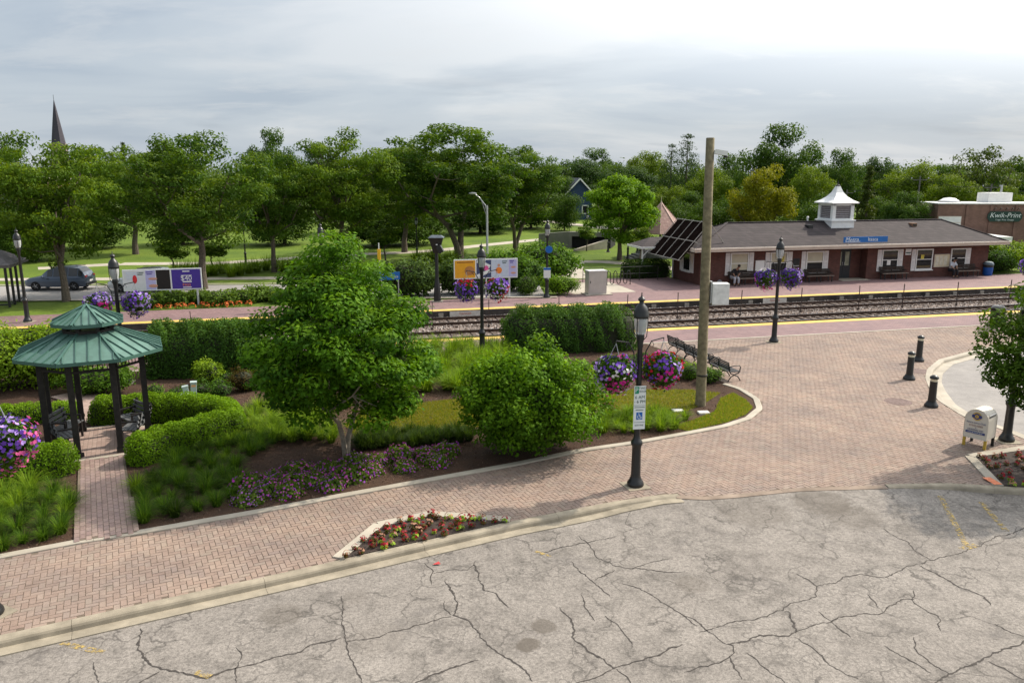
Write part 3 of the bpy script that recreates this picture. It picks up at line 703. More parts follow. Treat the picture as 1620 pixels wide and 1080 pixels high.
for k in range(8):
    a = octp(RC-.04, zC0-.05, k); cl.obox(a, a+Vector((0, 0, zC1-zC0+.1)), .1, .1)
    cl.obox(octp(RC-.04, zC0+.02, k), octp(RC-.04, zC0+.02, k+1), .06, .1); cl.obox(octp(RC-.04, zC1-.04, k), octp(RC-.04, zC1-.04, k+1), .06, .07)
    cl.obox(octp(RE2-.1, zE2, k), octp(.1, zE2+.2, k), .05, .05); cl.obox(octp(RE-.15, zE-.03, k), octp(RC, zC0-.07, k), .06, .08)
cl.build('lantern_frame', BLKWOOD, gzb)
MB().lathe([(.05, zT-.02), (.06, zT+.03), (.0, zT+.08)], 8).build('finial', GREEN_SEAM, gzb)
fl = MB().prism([octp(RP+.32, 0, k) for k in range(8)], -.1, .035); fl.build('floor_rim', CONC_LIGHT, gzb)
gfm, t, b = newmat('gazebo_floor_pavers'); MATS['gzf'] = gfm; b.inputs['Roughness'].default_value = .85; tcn = nd(t, 'ShaderNodeTexCoord').outputs['Object']
brn = nd(t, 'ShaderNodeTexBrick'); brn.inputs['Scale'].default_value = 1; brn.inputs['Brick Width'].default_value = .224; brn.inputs['Row Height'].default_value = .112; brn.inputs['Mortar Size'].default_value = .005
brn.inputs['Color1'].default_value = (.30, .21, .175, 1); brn.inputs['Color2'].default_value = (.38, .28, .235, 1); brn.inputs['Mortar'].default_value = (.16, .12, .10, 1); t.links.new(tcn, brn.inputs['Vector']); t.links.new(brn.outputs[0], b.inputs['Base Color'])
MB().prism([octp(RP+.14, 0, k) for k in range(8)], -.08, .045).build('floor', gfm, gzb)
# benches inside the gazebo
def slat_bench(name, L, mat_s, mat_f, label, cat='bench'):
    o = empty(name, label=label, cat=cat)
    for i in range(4): MB().box((-L/2, -.22+i*.115, .43), (L/2, -.13+i*.115, .46)).build('seat_slat', mat_s, o)
    for i in range(3): MB().obox((-L/2, .26+i*.03, .56+i*.12), (L/2, .26+i*.03, .56+i*.12), .025, .095, (0, -.2, 1)).build('back_slat', mat_s, o)
    for x in (-L/2+.12, L/2-.12):
        m_ = MB(); m_.obox((x, -.2, 0), (x, -.2, .43), .05, .05); m_.obox((x, .24, 0), (x, .24, .43), .05, .05); m_.obox((x, .24, .42), (x, .36, .9), .05, .05); m_.obox((x, -.22, .41), (x, .25, .41), .05, .05); m_.obox((x, -.22, .64), (x, .28, .66), .05, .04); m_.obox((x, -.2, .42), (x, -.2, .65), .04, .04)
        m_.build('leg', mat_f, o)
    return o
sb = slat_bench('gazebo_bench', 1.05, GREYSLAT, BLKWOOD, 'grey slatted bench inside the gazebo, at its right side')
for i, (k, lab) in enumerate(((0, 'grey slatted bench inside the gazebo at its right front'), (1, 'grey slatted bench inside the gazebo at its right rear'), (4, 'grey slatted bench inside the gazebo at its left side'), (5, 'grey slatted bench inside the gazebo at its left front'))):
    a = rad(45*k) + GA - rad(90) + rad(90); a = rad({0: 70, 1: 115, 4: 245, 5: 290}[k]) + GA - rad(90)
    p = gzc + Vector((math.cos(a), math.sin(a), 0))*.94; rz = a - rad(90)
    o = sb if i == 0 else copy_tree(sb); o.location = p + Vector((0, 0, .045)); o.rotation_euler[2] = rz; o['label'] = lab; o['group'] = 'benches inside the gazebo'
# path of long pavers to the gazebo
PATHPX = [(121, 858), (217, 843), (197, 722), (124, 731)]; pw = GP(PATHPX); gpath = sheet('gazebo_path', pw, .036, SAND, 'straight paver path leading to the gazebo')
pd = ((pw[2]+pw[3])/2 - (pw[0]+pw[1])/2); Lp = pd.length; pd.normalize(); pq = Vector((-pd.y, pd.x, 0)); pa = math.atan2(pd.y, pd.x); cen = (pw[0]+pw[1])/2
pme = bpy.data.meshes.new('brick'); pme.from_pydata([tuple(v) for v in BC], [], BF); pme.materials.append(BRICK_PI)
cand = []
for i in range(-16, 17):
    for j in range(0, 40): cand.append((cen + pq*(i*BW) + pd*((j + (.5 if i % 2 else 0))*BW*2)).to_2d()[:])
cand = np.array(cand); cand = cand[inpoly(cand, pw)][:300]
for x, y in cand: mobj('brick', pme, gpath, (x, y, .044), (0, 0, pa+rngn.normal(0, .006)))
kp = empty('path_kerb', label='concrete edging along the gazebo path', cat='kerb')
# curved path behind the gazebo
strip('garden_path', GP([(158, 668), (172, 655), (165, 642), (145, 632), (110, 622)]), 1.3, .03, gfm)
bpy.data.objects.remove(kp)

# ------------------------------------------------------------------ lamp posts and baskets
def mat_globe():
    m, t, b = newmat('lamp_globe'); b.inputs['Base Color'].default_value = (.78, .80, .82, 1); b.inputs['Roughness'].default_value = .22
    b.inputs['Transmission Weight'].default_value = .55; b.inputs['IOR'].default_value = 1.15; return m
GLOBE = mat_globe()
def make_lamp(arms):
    o = empty('lamp_post')
    MB().box((-.29, -.29, -.05), (.29, .29, .014)).build('footing', CONC, o)
    MB().lathe([(.20, .02), (.21, .05), (.20, .10), (.16, .16), (.135, .22), (.118, .28), (.108, .95), (.115, 1.03), (.14, 1.07), (.145, 1.12), (.12, 1.17), (.085, 1.22), (.075, 1.3)], 16).build('pedestal', BLACK, o, smooth=True)
    MB().lathe([(.074, 1.25), (.07, 2.2), (.06, 3.45), (.075, 3.5), (.07, 3.56), (.09, 3.66), (.10, 3.74), (.085, 3.79)], 14).build('shaft', BLACK, o, smooth=True)
    g = MB().lathe([(.075, 3.77), (.115, 3.80), (.15, 3.95), (.158, 4.08), (.155, 4.19), (.14, 4.21)], 16).build('globe', GLOBE, o, smooth=True)
    MB().lathe([(.03, 3.79), (.035, 3.95), (.045, 4.02), (.045, 4.12), (.02, 4.17)], 10).build('bulb', WHITE, g, smooth=True)
    MB().lathe([(.17, 4.17), (.185, 4.20), (.185, 4.23), (.17, 4.27), (.165, 4.34), (.13, 4.43), (.075, 4.49), (.055, 4.52), (.055, 4.56), (.08, 4.58), (.085, 4.61), (.06, 4.65), (.025, 4.67), (.014, 4.70), (.012, 4.76), (.0, 4.78)], 16).build('cap', BLACK, o, smooth=True)
    for a in (0, 1.57, 3.14, 4.71):
        ca, sa = math.cos(a+.6), math.sin(a+.6)
        MB().tube([(ca*.09, sa*.09, 3.66), (ca*.16, sa*.16, 3.74), (ca*.178, sa*.178, 3.95), (ca*.18, sa*.18, 4.19)], .011, 5).build('cage_rib', BLACK, o)
    if arms:
        for s_ in (-1, 1):
            MB().tube([(s_*.07, 0, 3.18), (s_*.14, 0, 3.2), (s_*.16, 0, 3.36), (s_*.30, 0, 3.60), (s_*.62, 0, 3.66)], .016, 6).tube([(s_*.07, 0, 2.95), (s_*.14, 0, 3.0), (s_*.16, 0, 3.2)], .012, 5).tube([(s_*.62, 0, 3.66), (s_*.62, 0, 3.60)], .01, 5).build('basket_arm', BLACK, o)
            MB().tube([(s_*.30, 0, 3.6), (s_*.36, 0, 3.52), (s_*.33, 0, 3.46)], .008, 5).build('scroll', BLACK, o)
    return o
VIO, PUR, MAG, RED, PNK, WHT, LAV = (.19, .075, .50), (.085, .03, .27), (.60, .03, .30), (.50, .01, .025), (.72, .13, .36), (.80, .78, .80), (.42, .29, .70)
def flower_faces(P, Nn, r, cols, rng):
    n = len(P); Nn = unit(Nn); a = unit(np.cross(Nn, rdir(rng, n))); b_ = np.cross(Nn, a); R = (r*rng.uniform(.7, 1.25, n))[:, None]
    V = []
    for k in range(10):
        t_ = 2*math.pi*k/10; rr = 1.0 if k % 2 == 0 else .72
        V.append(P + (a*math.cos(t_) + b_*math.sin(t_))*R*rr + Nn*R*(.28 if k % 2 == 0 else .10))
    return quads_mesh('flowers', np.stack(V, 1), 10, PETAL, cols)
def make_basket(seed, weights, R=.46, nf=340, nl=2000, fr=.042):
    rng = np.random.default_rng(seed); o = empty('flower_basket')
    sh = np.array([R, R, R*.95]); 
    d = rdir(rng, nl); bump_ = 1+.14*np.sin(d[:, :1]*7+seed)*np.cos(d[:, 1:2]*6+d[:, 2:]*5)
    P = d*sh*bump_*rng.uniform(.70, 1.0, (nl, 1)); P[:, 2] -= np.where(d[:, 2] < 0, .10*np.abs(d[:, 2])*rng.random(nl)*2, 0)
    P[:, 2] = np.where(P[:, 2] > 0, P[:, 2]*.72, P[:, 2])
    stuffpart0(mobj('foliage', leaves('foliage', P, d+.5*rng.normal(size=(nl, 3)), .09, .055, mixcol(rng, nl, [(.02, .05, .012), (.045, .10, .02), (.07, .15, .03)]), LEAF, rng), o))
    d = rdir(rng, nf); bump_ = 1+.14*np.sin(d[:, :1]*7+seed)*np.cos(d[:, 1:2]*6+d[:, 2:]*5)
    P = d*sh*bump_*rng.uniform(.95, 1.10, (nf, 1)); P[:, 2] -= np.where(d[:, 2] < 0, .10*np.abs(d[:, 2])*2*rng.random(nf), 0); P[:, 2] = np.where(P[:, 2] > 0, P[:, 2]*.72, P[:, 2])
    # flowers of one kind sit in clusters
    cents = rdir(rng, 15); cc = rng.choice(len(weights), 15, p=np.array([w for _, w in weights])/sum(w for _, w in weights)); cc[:2] = 0
    near_ = np.argmax(d @ cents.T + .35*rng.random((nf, 15)), 1); pal = np.array([c for c, _ in weights]); col = pal[cc[near_]]*rng.uniform(.75, 1.25, (nf, 1))
    stuffpart0(mobj('flowers', flower_faces(P, d+.35*rng.normal(size=(nf, 3)), fr, col, rng), o))
    MB().ell((0, 0, -.12), (R*.62, R*.62, R*.55), 12, 8).build('liner', plain('coir', (.05, .035, .02), .95), o)
    hk = MB(); 
    for a in (0, 2.1, 4.2): hk.tube([(math.cos(a)*R*.5, math.sin(a)*R*.5, .12), (0, 0, .62)], .006, 4)
    hk.tube([(0, 0, .6), (0, 0, .68)], .009, 4); hk.build('hanger', GALV, o)
    return o
lamp_a = make_lamp(True); lamp_b = make_lamp(False)
GRP_L = 'black lantern lamp posts'
def put_lamp(src, used, p, rz, label, sc=1.0):
    o = src if not used else copy_tree(src); o.location = p; o.rotation_euler[2] = rz; o.scale = (sc,)*3
    tag(o, label, 'lamp post', GRP_L); return o
BASK = []
def put_basket(seed, weights, lamp_p, rz, side, label, sc=1.0, **k):
    o = make_basket(seed, weights, **k); o.location = lamp_p + Vector((math.cos(rz)*.62*side, math.sin(rz)*.62*side, 2.98))*1.0
    o.rotation_euler[2] = seed; tag(o, label, 'flower basket', 'hanging flower baskets'); return o
mixA = [(VIO, 4), (LAV, 2.2), (WHT, 2.6), (MAG, 1.5), (PUR, 2)]; mixB = [(VIO, 2), (RED, 3), (MAG, 2.6), (LAV, 1.8), (WHT, .8), (PUR, 1)]
mixC = [(PUR, 4), (VIO, 3), (LAV, .8), (MAG, 1.0), (WHT, .3)]; mixD = [(VIO, 3), (PNK, 5), (PUR, 4), (MAG, 1.5), (RED, .6), (LAV, 2)]
L1 = G(1005, 768); put_lamp(lamp_a, False, L1, rad(18), 'black lamp post carrying a blue accessible parking sign, by the kerb')
put_basket(1, mixA, L1, rad(18), -1, 'purple and white flower basket left of the parking-sign lamp post')
put_basket(2, mixB, L1, rad(18), 1, 'red, magenta and violet flower basket right of the parking-sign lamp post')
L2 = G(1224, 541); put_lamp(lamp_a, True, L2, TA, 'black lamp post on the plaza edge in front of the station benches')
put_basket(3, mixC, L2, TA, -1, 'dark purple flower basket left of the lamp in front of the station', nl=900, nf=300, fr=.05)
put_basket(4, mixC, L2, TA, 1, 'dark purple flower basket right of the lamp in front of the station', nl=900, nf=300, fr=.05)
L3 = G(763, 568); put_lamp(lamp_a, True, L3, TA, 'black lamp post behind the round bush, before the orange billboard')
put_basket(5, [(VIO, 6), (LAV, 1), (PUR, 2), (RED, .5)], L3, TA, -1, 'plain violet flower basket before the orange billboard', nl=900, nf=300, fr=.05)
put_basket(6, mixB, L3, TA, 1, 'dark red and violet flower basket before the pale half of the billboard', nl=900, nf=300, fr=.05)
L4 = TF(-12.6, 45.6); L4 = G(199, 605); put_lamp(lamp_a, True, L4, TA, 'black lamp post rising right behind the green gazebo roof')
put_basket(7, mixA, L4, TA, -1, 'mixed flower basket hanging left of the lamp behind the gazebo', nl=900, nf=300, fr=.05)
put_basket(8, mixA, L4, TA, 1, 'mixed flower basket in front of the purple billboard', nl=900, nf=300, fr=.05)
L8 = G(-14, 972); put_lamp(lamp_a, True, L8, rad(64), 'black lamp post at the left edge of the brick sidewalk')
put_basket(29, mixD, L8 + Vector((-.42, .62, -.16)), rad(64), 1, 'big pink and violet flower basket at the left edge before the clipped hedge', R=.50, nf=480, nl=2600, fr=.042)
L9 = G(1592, 697); put_lamp(lamp_b, False, L9, 0, 'black lamp post half hidden by the small tree at the right edge')
put_lamp(lamp_b, True, G(44, 509), 0, 'black lamp post beside the shelter at the far left')
put_lamp(lamp_b, True, G(865, 471), 0, 'black lamp post with small blue and white signs on the far platform')
put_lamp(lamp_b, True, G(513, 486), 0, 'black lamp post rising out of the top of the shade tree')
L10 = TF(51.0, 47.0); L10 = G(1634, 511); put_lamp(lamp_a, True, L10, TA, 'black lamp post just outside the right edge of the station platform')
put_basket(10, [(VIO, 3), (LAV, 3), (PUR, 2)], L10, TA, -1, 'lavender flower basket at the right edge beyond the station', nl=900, nf=300, fr=.05)
for px, Y, sc, lab in ((389, 66, .8, 'far black park lamp on the lawn above the ornamental grasses'), (660, 70, .8, 'far black park lamp by the pale path near the black platform post'), (928, 79, .8, 'far black park lamp on the lawn left of the park tree'), (962, 76, .8, 'far black park lamp close to the park tree trunk'), (993, 70, .8, 'far black park lamp right of the park tree trunk')):
    put_lamp(lamp_b, True, Vector((xat(px, Y, 0), Y, -.02)), 0, lab, sc)
# signs on the near lamp
SIGNW = plain('sign_white', (.72, .76, .76), .45, var=.04); SGREEN = plain('sign_green', (.01, .26, .14), .45, var=.05); SBLUE = plain('sign_blue', (.01, .12, .46), .45, var=.05); SINK = plain('sign_ink', (.05, .10, .09), .6, var=.05)
def wheelchair(parent, loc, rot, s, mat):
    m_ = MB(); m_.tube([(math.cos(a)*.3*s-.02*s, math.sin(a)*.3*s-.14*s, 0) for a in np.linspace(2.2, 6.1, 12)], .045*s, 5)
    m_.obox((-.08*s, .34*s, 0), (-.02*s, -.1*s, 0), .08*s, .01); m_.obox((-.02*s, -.08*s, 0), (.24*s, -.08*s, 0), .08*s, .01); m_.obox((.22*s, -.08*s, 0), (.36*s, -.36*s, 0), .08*s, .01); m_.obox((-.05*s, .12*s, 0), (.18*s, .12*s, 0), .06*s, .01)
    m_.ell((-.1*s, .42*s, 0), (.075*s, .075*s, .012), 8, 4); return m_.build('wheelchair_mark', mat, parent, loc=loc, rot=rot)
sg = empty('parking_sign', L1 + Vector((0, 0, 0)), rad(8), 'tall white accessible parking sign with green top on the lamp post', 'sign')
yz = hgt(L1, 608); y0 = hgt(L1, 676); sw = .29
MB().box((-sw/2, -.125, y0), (sw/2, -.12, yz)).build('plate', SIGNW, sg)
R_ = (rad(90), 0, 0); yf = -.129
MB().box((-sw/2+.02, yf, yz-.19), (-.03, yf+.003, yz-.02)).build('green_panel', SGREEN, sg)
text('lettering', 'P', .15, SIGNW, sg, (-.085, yf-.002, yz-.105), R_)
text('lettering', 'TWO', .075, SINK, sg, (.06, yf, yz-.06), R_); text('lettering', 'HOUR', .065, SINK, sg, (.06, yf, yz-.14), R_)
text('lettering', '6 AM', .11, SINK, sg, (0, yf, yz-.28), R_); text('lettering', '- 6 PM', .105, SINK, sg, (0, yf, yz-.39), R_)
MB().box((-sw/2+.01, yf, yz-.485), (sw/2-.01, yf+.003, yz-.478)).build('line', SINK, sg); MB().box((-sw/2+.02, yf, yz-.535), (sw/2-.02, yf+.003, yz-.52)).build('line', SINK, sg); MB().box((-sw/2+.05, yf, yz-.60), (sw/2-.05, yf+.003, yz-.585)).build('line', SINK, sg)
MB().box((-.075, yf, yz-.83), (.075, yf+.003, yz-.65)).build('blue_panel', SBLUE, sg); wheelchair(sg, (0, yf-.004, yz-.74), R_, .15, SIGNW)
MB().box((-sw/2+.01, yf, y0+.17), (sw/2-.01, yf+.003, y0+.177)).build('line', SINK, sg); text('lettering', '$250 FINE', .05, SINK, sg, (0, yf, y0+.10), R_)
for z in (y0+.15, yz-.15): MB().box((-.11, -.12, z-.02), (.11, -.07, z+.02)).build('bracket', GALV, sg)
# small signs on the platform lamp
Lq = G(865, 471)
for zc, w, h, mt, nm, lab in ((2.95, .42, .42, SBLUE, 'blue_sign', 'small round blue sign high on the far platform lamp post'), (1.55, .42, .62, SIGNW, 'notice_sign', 'small white notice with blue top on the far platform lamp post')):
    o = empty(nm, Lq, 0, lab, 'sign')
    if nm == 'blue_sign':
        MB().lathe([(.22, 0), (.22, .02)], 18).build('plate', mt, o, loc=(.10, -.12, zc), rot=R_)
    else:
        MB().box((-w/2, -.19, zc-h/2), (w/2, -.17, zc+h/2)).build('plate', mt, o); MB().box((-w/2, -.197, zc+h/2-.14), (w/2, -.193, zc+h/2)).build('header', SBLUE, o)

# ------------------------------------------------------------------ utility pole
up = G(1108, 641); POLE = plain('weathered_pole_wood', (.20, .17, .105), .95, var=.35, scale=7, bump=.7, bscale=18, grime=.3)
hp = ztop(218, up.y)
po = empty('utility_pole', up, 0, 'tall bare wooden utility pole in the garden corner', 'pole')
MB().lathe([(.175, -.05), (.165, .4), (.16, 2), (.145, hp*.6), (.128, hp-.02), (.115, hp)], 14).build('shaft', POLE, po, smooth=True, rot=(0, -rad(.8), 0))
MB().lathe([(.172, 1.0), (.178, 1.01), (.178, 1.05), (.172, 1.06)], 14).build('strap', BLACK, po)
eb = empty('equipment_box', up, 0, 'white metal equipment box bolted to the wooden pole', 'box'); zb0, zb1 = hgt(up, 481), hgt(up, 448)
MB().box((.17, -.14, zb0), (.70, .22, zb1)).build('cabinet', WHITE, eb); MB().box((.20, -.147, zb0+.03), (.67, -.141, zb1-.03)).build('door', plain('white_paint_soft', (.70, .70, .69), .5), eb); MB().box((.12, -.1, zb0+.05), (.17, .14, zb1+.06)).build('bracket', GALV, eb)
cmr = empty('security_camera', up + Vector((-.14, 0, 0)), 0, 'white camera on a short arm at the top of the wooden pole', 'camera'); zc = hgt(up, 243)
MB().obox((.1, 0, zc+.05), (.42, -.05, zc), .09, .12).build('arm', WHITE, cmr); MB().obox((.18, -.02, zc+.06), (.55, -.1, zc), .16, .14).build('housing', WHITE, cmr); MB().lathe([(.07, 0), (.075, .04), (.04, .1)], 10).build('lens', BLACK, cmr, loc=(.50, -.08, zc-.13))

# ------------------------------------------------------------------ benches by the garden
def cast_bench(L):
    o = empty('park_bench')
    for x in (-L/2+.06, L/2-.06, 0):
        m_ = MB(); th = .045
        m_.tube([(x, -.30, 0), (x, -.24, .10), (x, -.16, .20), (x, 0, .26), (x, .14, .20), (x, .22, .10), (x, .28, 0)], .024, 6)
        m_.tube([(x, -.26, .42), (x, -.2, .34), (x, 0, .27), (x, .16, .33), (x, .24, .45), (x, .30, .82)], .024, 6)
        m_.tube([(x, .25, .62), (x, .0, .66), (x, -.22, .65), (x, -.29, .58), (x, -.25, .47), (x, -.26, .42)], .022, 6) if x else None
        m_.build('end_frame', BLACK, o)
    for i in range(6): MB().box((-L/2, -.25+i*.085, .40+.0*i), (L/2, -.19+i*.085, .425)).build('seat_slat', BLACK_SATIN, o)
    for i in range(5): MB().obox((-L/2, .235+i*.018, .50+i*.075), (L/2, .235+i*.018, .50+i*.075), .02, .05, (0, -.25, 1)).build('back_slat', BLACK_SATIN, o)
    return o
b0 = cast_bench(1.75)
bdir = (G(1158, 606) - G(1085, 572)).normalized(); bz = math.atan2(bdir.y, bdir.x)
for i, (px, py, lab) in enumerate(((1141, 598, 'black cast iron bench nearest the wooden pole, right of it'), (1100, 578, 'black cast iron bench partly hidden behind the wooden pole'), (1073, 563, 'black cast iron bench behind the red flower basket'))):
    o = b0 if i == 0 else copy_tree(b0); o.location = G(px, py) + Vector((.15, .25, 0)); o.rotation_euler[2] = bz + math.pi
    tag(o, lab, 'bench', 'benches along the garden edge'); o.scale = (.88, .88, .88)
    o.rotation_euler[2] = bz + math.pi
# ------------------------------------------------------------------ bollards
def make_bollard():
    o = empty('bollard')
    MB().lathe([(.21, 0), (.215, .06), (.19, .10), (.155, .15), (.14, .19)], 16).build('base', BLACK, o, smooth=True)
    MB().lathe([(.125, .17), (.118, .5), (.115, .86)], 16).build('shaft', BLACK, o, smooth=True)
    MB().lathe([(.11, .86), (.11, .955)], 16).build('lens', plain('bollard_lens', (.60, .56, .42), .35), o, smooth=True)
    MB().lathe([(.135, .95), (.14, .975), (.12, 1.02), (.06, 1.06), (.0, 1.075)], 16).build('cap', BLACK, o, smooth=True)
    return o
bo = make_bollard()
for i, (px, py, lab) in enumerate(((1473, 643, 'black bollard with light band, nearest the drop-off loop kerb'), (1438, 600, 'black bollard with light band, leftmost of the three'), (1453, 571, 'black bollard with light band, farthest back of the three'))):
    o = bo if i == 0 else copy_tree(bo); o.location = G(px, py); tag(o, lab, 'bollard', 'bollards beside the drop-off loop')
for (px, py, r, lab) in ((1421, 635, .36, 'round rusty manhole cover left of the nearest bollard'), (1455, 587, .34, 'round rusty manhole cover between the rear bollards')):
    o = empty('manhole_cover', G(px, py), 0, lab, 'manhole'); RUST = plain('rusty_iron', (.13, .085, .075), .7, metal=.3, var=.3, scale=9, bump=.6, bscale=40)
    MB().lathe([(r, -.01), (r, .006), (r-.03, .009), (r-.04, .004), (0, .005)], 28).build('lid', RUST, o)
    MB().lathe([(r+.07, -.012), (r+.07, .004), (r+.005, .005)], 28).build('ring', RUST, o)
# ------------------------------------------------------------------ collection box (mailbox shape)
mbx0 = (G(1522, 703) + G(1558, 712))/2; dd_ = (G(1558, 712)-G(1522, 703)).normalized(); mrz = math.atan2(dd_.y, dd_.x)
mx_ = empty('collection_box', mbx0, mrz, 'white round-topped eyeglass collection box on yellow legs', 'collection box')
CREAM = plain('cream_enamel', (.66, .62, .54), .4, var=.06, scale=3, grime=.08); YLEG = plain('yellow_leg', (.50, .34, .05), .6)
wB, dB, zl, zs = .60, .58, .26, .80
prof = [(-wB/2, zl), (wB/2, zl)] + [(wB/2*math.cos(a), zs + wB/2*math.sin(a)) for a in np.linspace(0, math.pi, 15)]
m_ = MB(); n_ = len(prof); m_.v = [(x, 0, z) for x, z in prof] + [(x, dB, z) for x, z in prof]; m_.f = [tuple(range(n_)), tuple(range(2*n_-1, n_-1, -1))] + [(i, n_+i, n_+(i+1) % n_, (i+1) % n_) for i in range(n_)]
m_.build('body', CREAM, mx_, smooth=True)
m_ = MB(); pr2 = [(x*1.012, z if z <= zl else zl+(z-zl)*1.006) for x, z in prof]
for y_ in (-.012, dB-.02): 
    k = len(m_.v); m_.v += [(x*1.01, y_, z) for x, z in pr2] + [(x*1.01, y_+.03, z) for x, z in pr2]; m_.f += [(k+i, k+n_+i, k+n_+(i+1) % n_, k+(i+1) % n_) for i in range(n_)]
m_.build('rim', CREAM, mx_)
for x in (-wB/2+.03, wB/2-.03):
    for y_, mt in ((.02, YLEG), (dB-.04, BLACK)): MB().box((x-.035, y_-.015, 0), (x+.035, y_+.03, zl+.02)).build('leg', mt, mx_)
R2 = (rad(90), 0, 0); NAVY = plain('navy_print', (.03, .05, .20), .5, var=.05); GOLD = plain('gold_print', (.55, .36, .05), .5, var=.05); BRN = plain('brown_print', (.25, .10, .10), .5, var=.05)
em = MB().lathe([(.115, 0), (.115, .004)], 24).build('emblem', GOLD, mx_, loc=(0, -.013, .90), rot=R2)
MB().lathe([(.085, 0), (.085, .003)], 24).build('emblem_disc', NAVY, em, loc=(0, 0, .004)); MB().lathe([(.05, 0), (.05, .002)], 20).build('emblem_core', GOLD, em, loc=(0, 0, .0075)); 
for s_ in (-1, 1): MB().ell((s_*.095, 0, .009), (.035, .05, .004), 8, 4).build('emblem_side', NAVY, em)
text('emblem_letter', 'L', .085, NAVY, em, (0, 0, .0115), (0, 0, 0))
text('lettering', 'Itasca Lions Club', .072, NAVY, mx_, (0, -.016, .715), R2); text('lettering', 'EYEGLASSES', .066, BRN, mx_, (0, -.016, .63), R2); text('lettering', '&', .05, NAVY, mx_, (0, -.016, .57), R2); text('lettering', 'HEARING AID', .066, NAVY, mx_, (0, -.016, .51), R2)
MB().box((-.25, -.016, .405), (.25, -.0125, .465)).build('blue_band', NAVY, mx_); text('lettering', 'COLLECTION BOX', .045, SIGNW, mx_, (0, -.018, .435), R2)
MB().box((wB/2-.03, .1, zs+.1), (wB/2-.005, .48, zs+.13)).build('slot', BLACK, mx_); MB().obox((wB/2-.015, .08, zs+.16), (wB/2-.015, .50, zs+.16), .02, .015).build('handle', GALV, mx_)
# trash bin by the platform
tb = empty('trash_bin', G(1576, 516), 0, 'black slatted trash bin on the plaza edge at right', 'trash bin')
MB().lathe([(.27, .02), (.29, .05), (.30, .85), (.31, .9)], 16).build('body', BLACK_SATIN, tb)
for k in range(16): a = 2*math.pi*k/16; MB().obox((.31*math.cos(a), .31*math.sin(a), .05), (.32*math.cos(a), .32*math.sin(a), .88), .05, .015, (math.cos(a), math.sin(a), 0)).build('slat', BLACK, tb)
MB().lathe([(.34, .9), (.345, .93), (.25, 1.02), (.14, 1.04)], 16).build('lid', BLACK, tb, smooth=True)
# stone markers, utility pedestals
for (px, py, lab) in ((1072, 651, 'flat white marker slab left, in the grass before the pole'), (1113, 654, 'flat white marker slab right, in the grass before the pole')):
    o = empty('marker_slab', G(px, py), rad(5), lab, 'marker'); MB().box((-.17, -.13, 0), (.17, .13, .06)).build('slab', plain('pale_stone', (.62, .60, .54), .9, bump=.3), o); MB().box((-.15, -.11, .058), (.15, .11, .066)).build('top_plate', plain('pale_plate', (.68, .66, .60), .7), o)
PED = plain('pedestal_green', (.40, .48, .46), .5, var=.08, grime=.15)
for (px, py, w, h, lean, lab) in ((296, 655, .27, .62, 0, 'square grey-green utility pedestal, left one in the hedge'), (303, 650, .16, .82, -9, 'leaning grey-green utility pedestal, middle one in the hedge'), (308, 648, .17, .90, 2, 'tall grey-green utility pedestal with orange labels in the hedge')):
    o = empty('utility_pedestal', G(px, py), rad(20), lab, 'utility box'); r_ = (0, rad(lean), 0)
    MB().box((-w/2, -w/2, 0), (w/2, w/2, h)).build('body', PED, o, rot=r_); MB().box((-w/2-.015, -w/2-.015, h), (w/2+.015, w/2+.015, h+.04)).build('lid', PED, o, rot=r_)
    if 'orange' in lab:
        for z in (h-.12, .35): MB().box((-w/2+.02, -w/2-.004, z), (w/2-.02, -w/2-.001, z+.07)).build('label', plain('orange_tag', (.7, .35, .15), .6), o, rot=r_)
# small planters: kerbs and soil
def planter(poly, label, skip=()):
    o = empty('flower_bed', label=label, cat='flower bed'); n = len(poly); c = sum(poly, Vector())/n
    SOIL = plain('planter_soil', (.045, .032, .026), .95, var=.45, scale=6, bump=.9, bscale=50, world=True)
    sh = sheet('soil', poly, .018, SOIL, kind=None); sh.parent = o; 
    for i in range(n):
        if i in skip: continue
        a, b_ = poly[i], poly[(i+1) % n]; d = (b_-a).normalized(); q = Vector((d.y, -d.x, 0))*.13
        if (c-a).dot(q) > 0: q = -q
        MB().obox(a+q*.9-d*.05+Vector((0, 0, -.02)), b_+q*.9+d*.05+Vector((0, 0, -.02)), .25, .10+.003*i).build('kerb_piece', CONC_LIGHT, o)
    return o
BED1 = GP([(545, 883), (605, 833), (681, 817), (800, 825)]); BED1[3] = G(802, 826)
pl1 = planter(BED1, 'triangular bed of red begonias set into the brick sidewalk', skip=(3,))
BED2 = GP([(1543, 724), (1586, 768), (1740, 782), (1740, 695)]); pl2 = planter(BED2, 'bed of red begonias at the right edge before the collection box', skip=(1, 2))
a_, b_ = G(1560, 757), G(1579, 768); d = (b_-a_).normalized(); 
tag(MB().obox(a_+Vector((.0, 0, .036)), b_+Vector((0, 0, .036)), .2, .012).build('kerb_paint', plain('orange_paint', (.72, .22, .10), .7, var=.2, scale=9)), 'orange painted patch on the right flower bed kerb', 'paint mark')
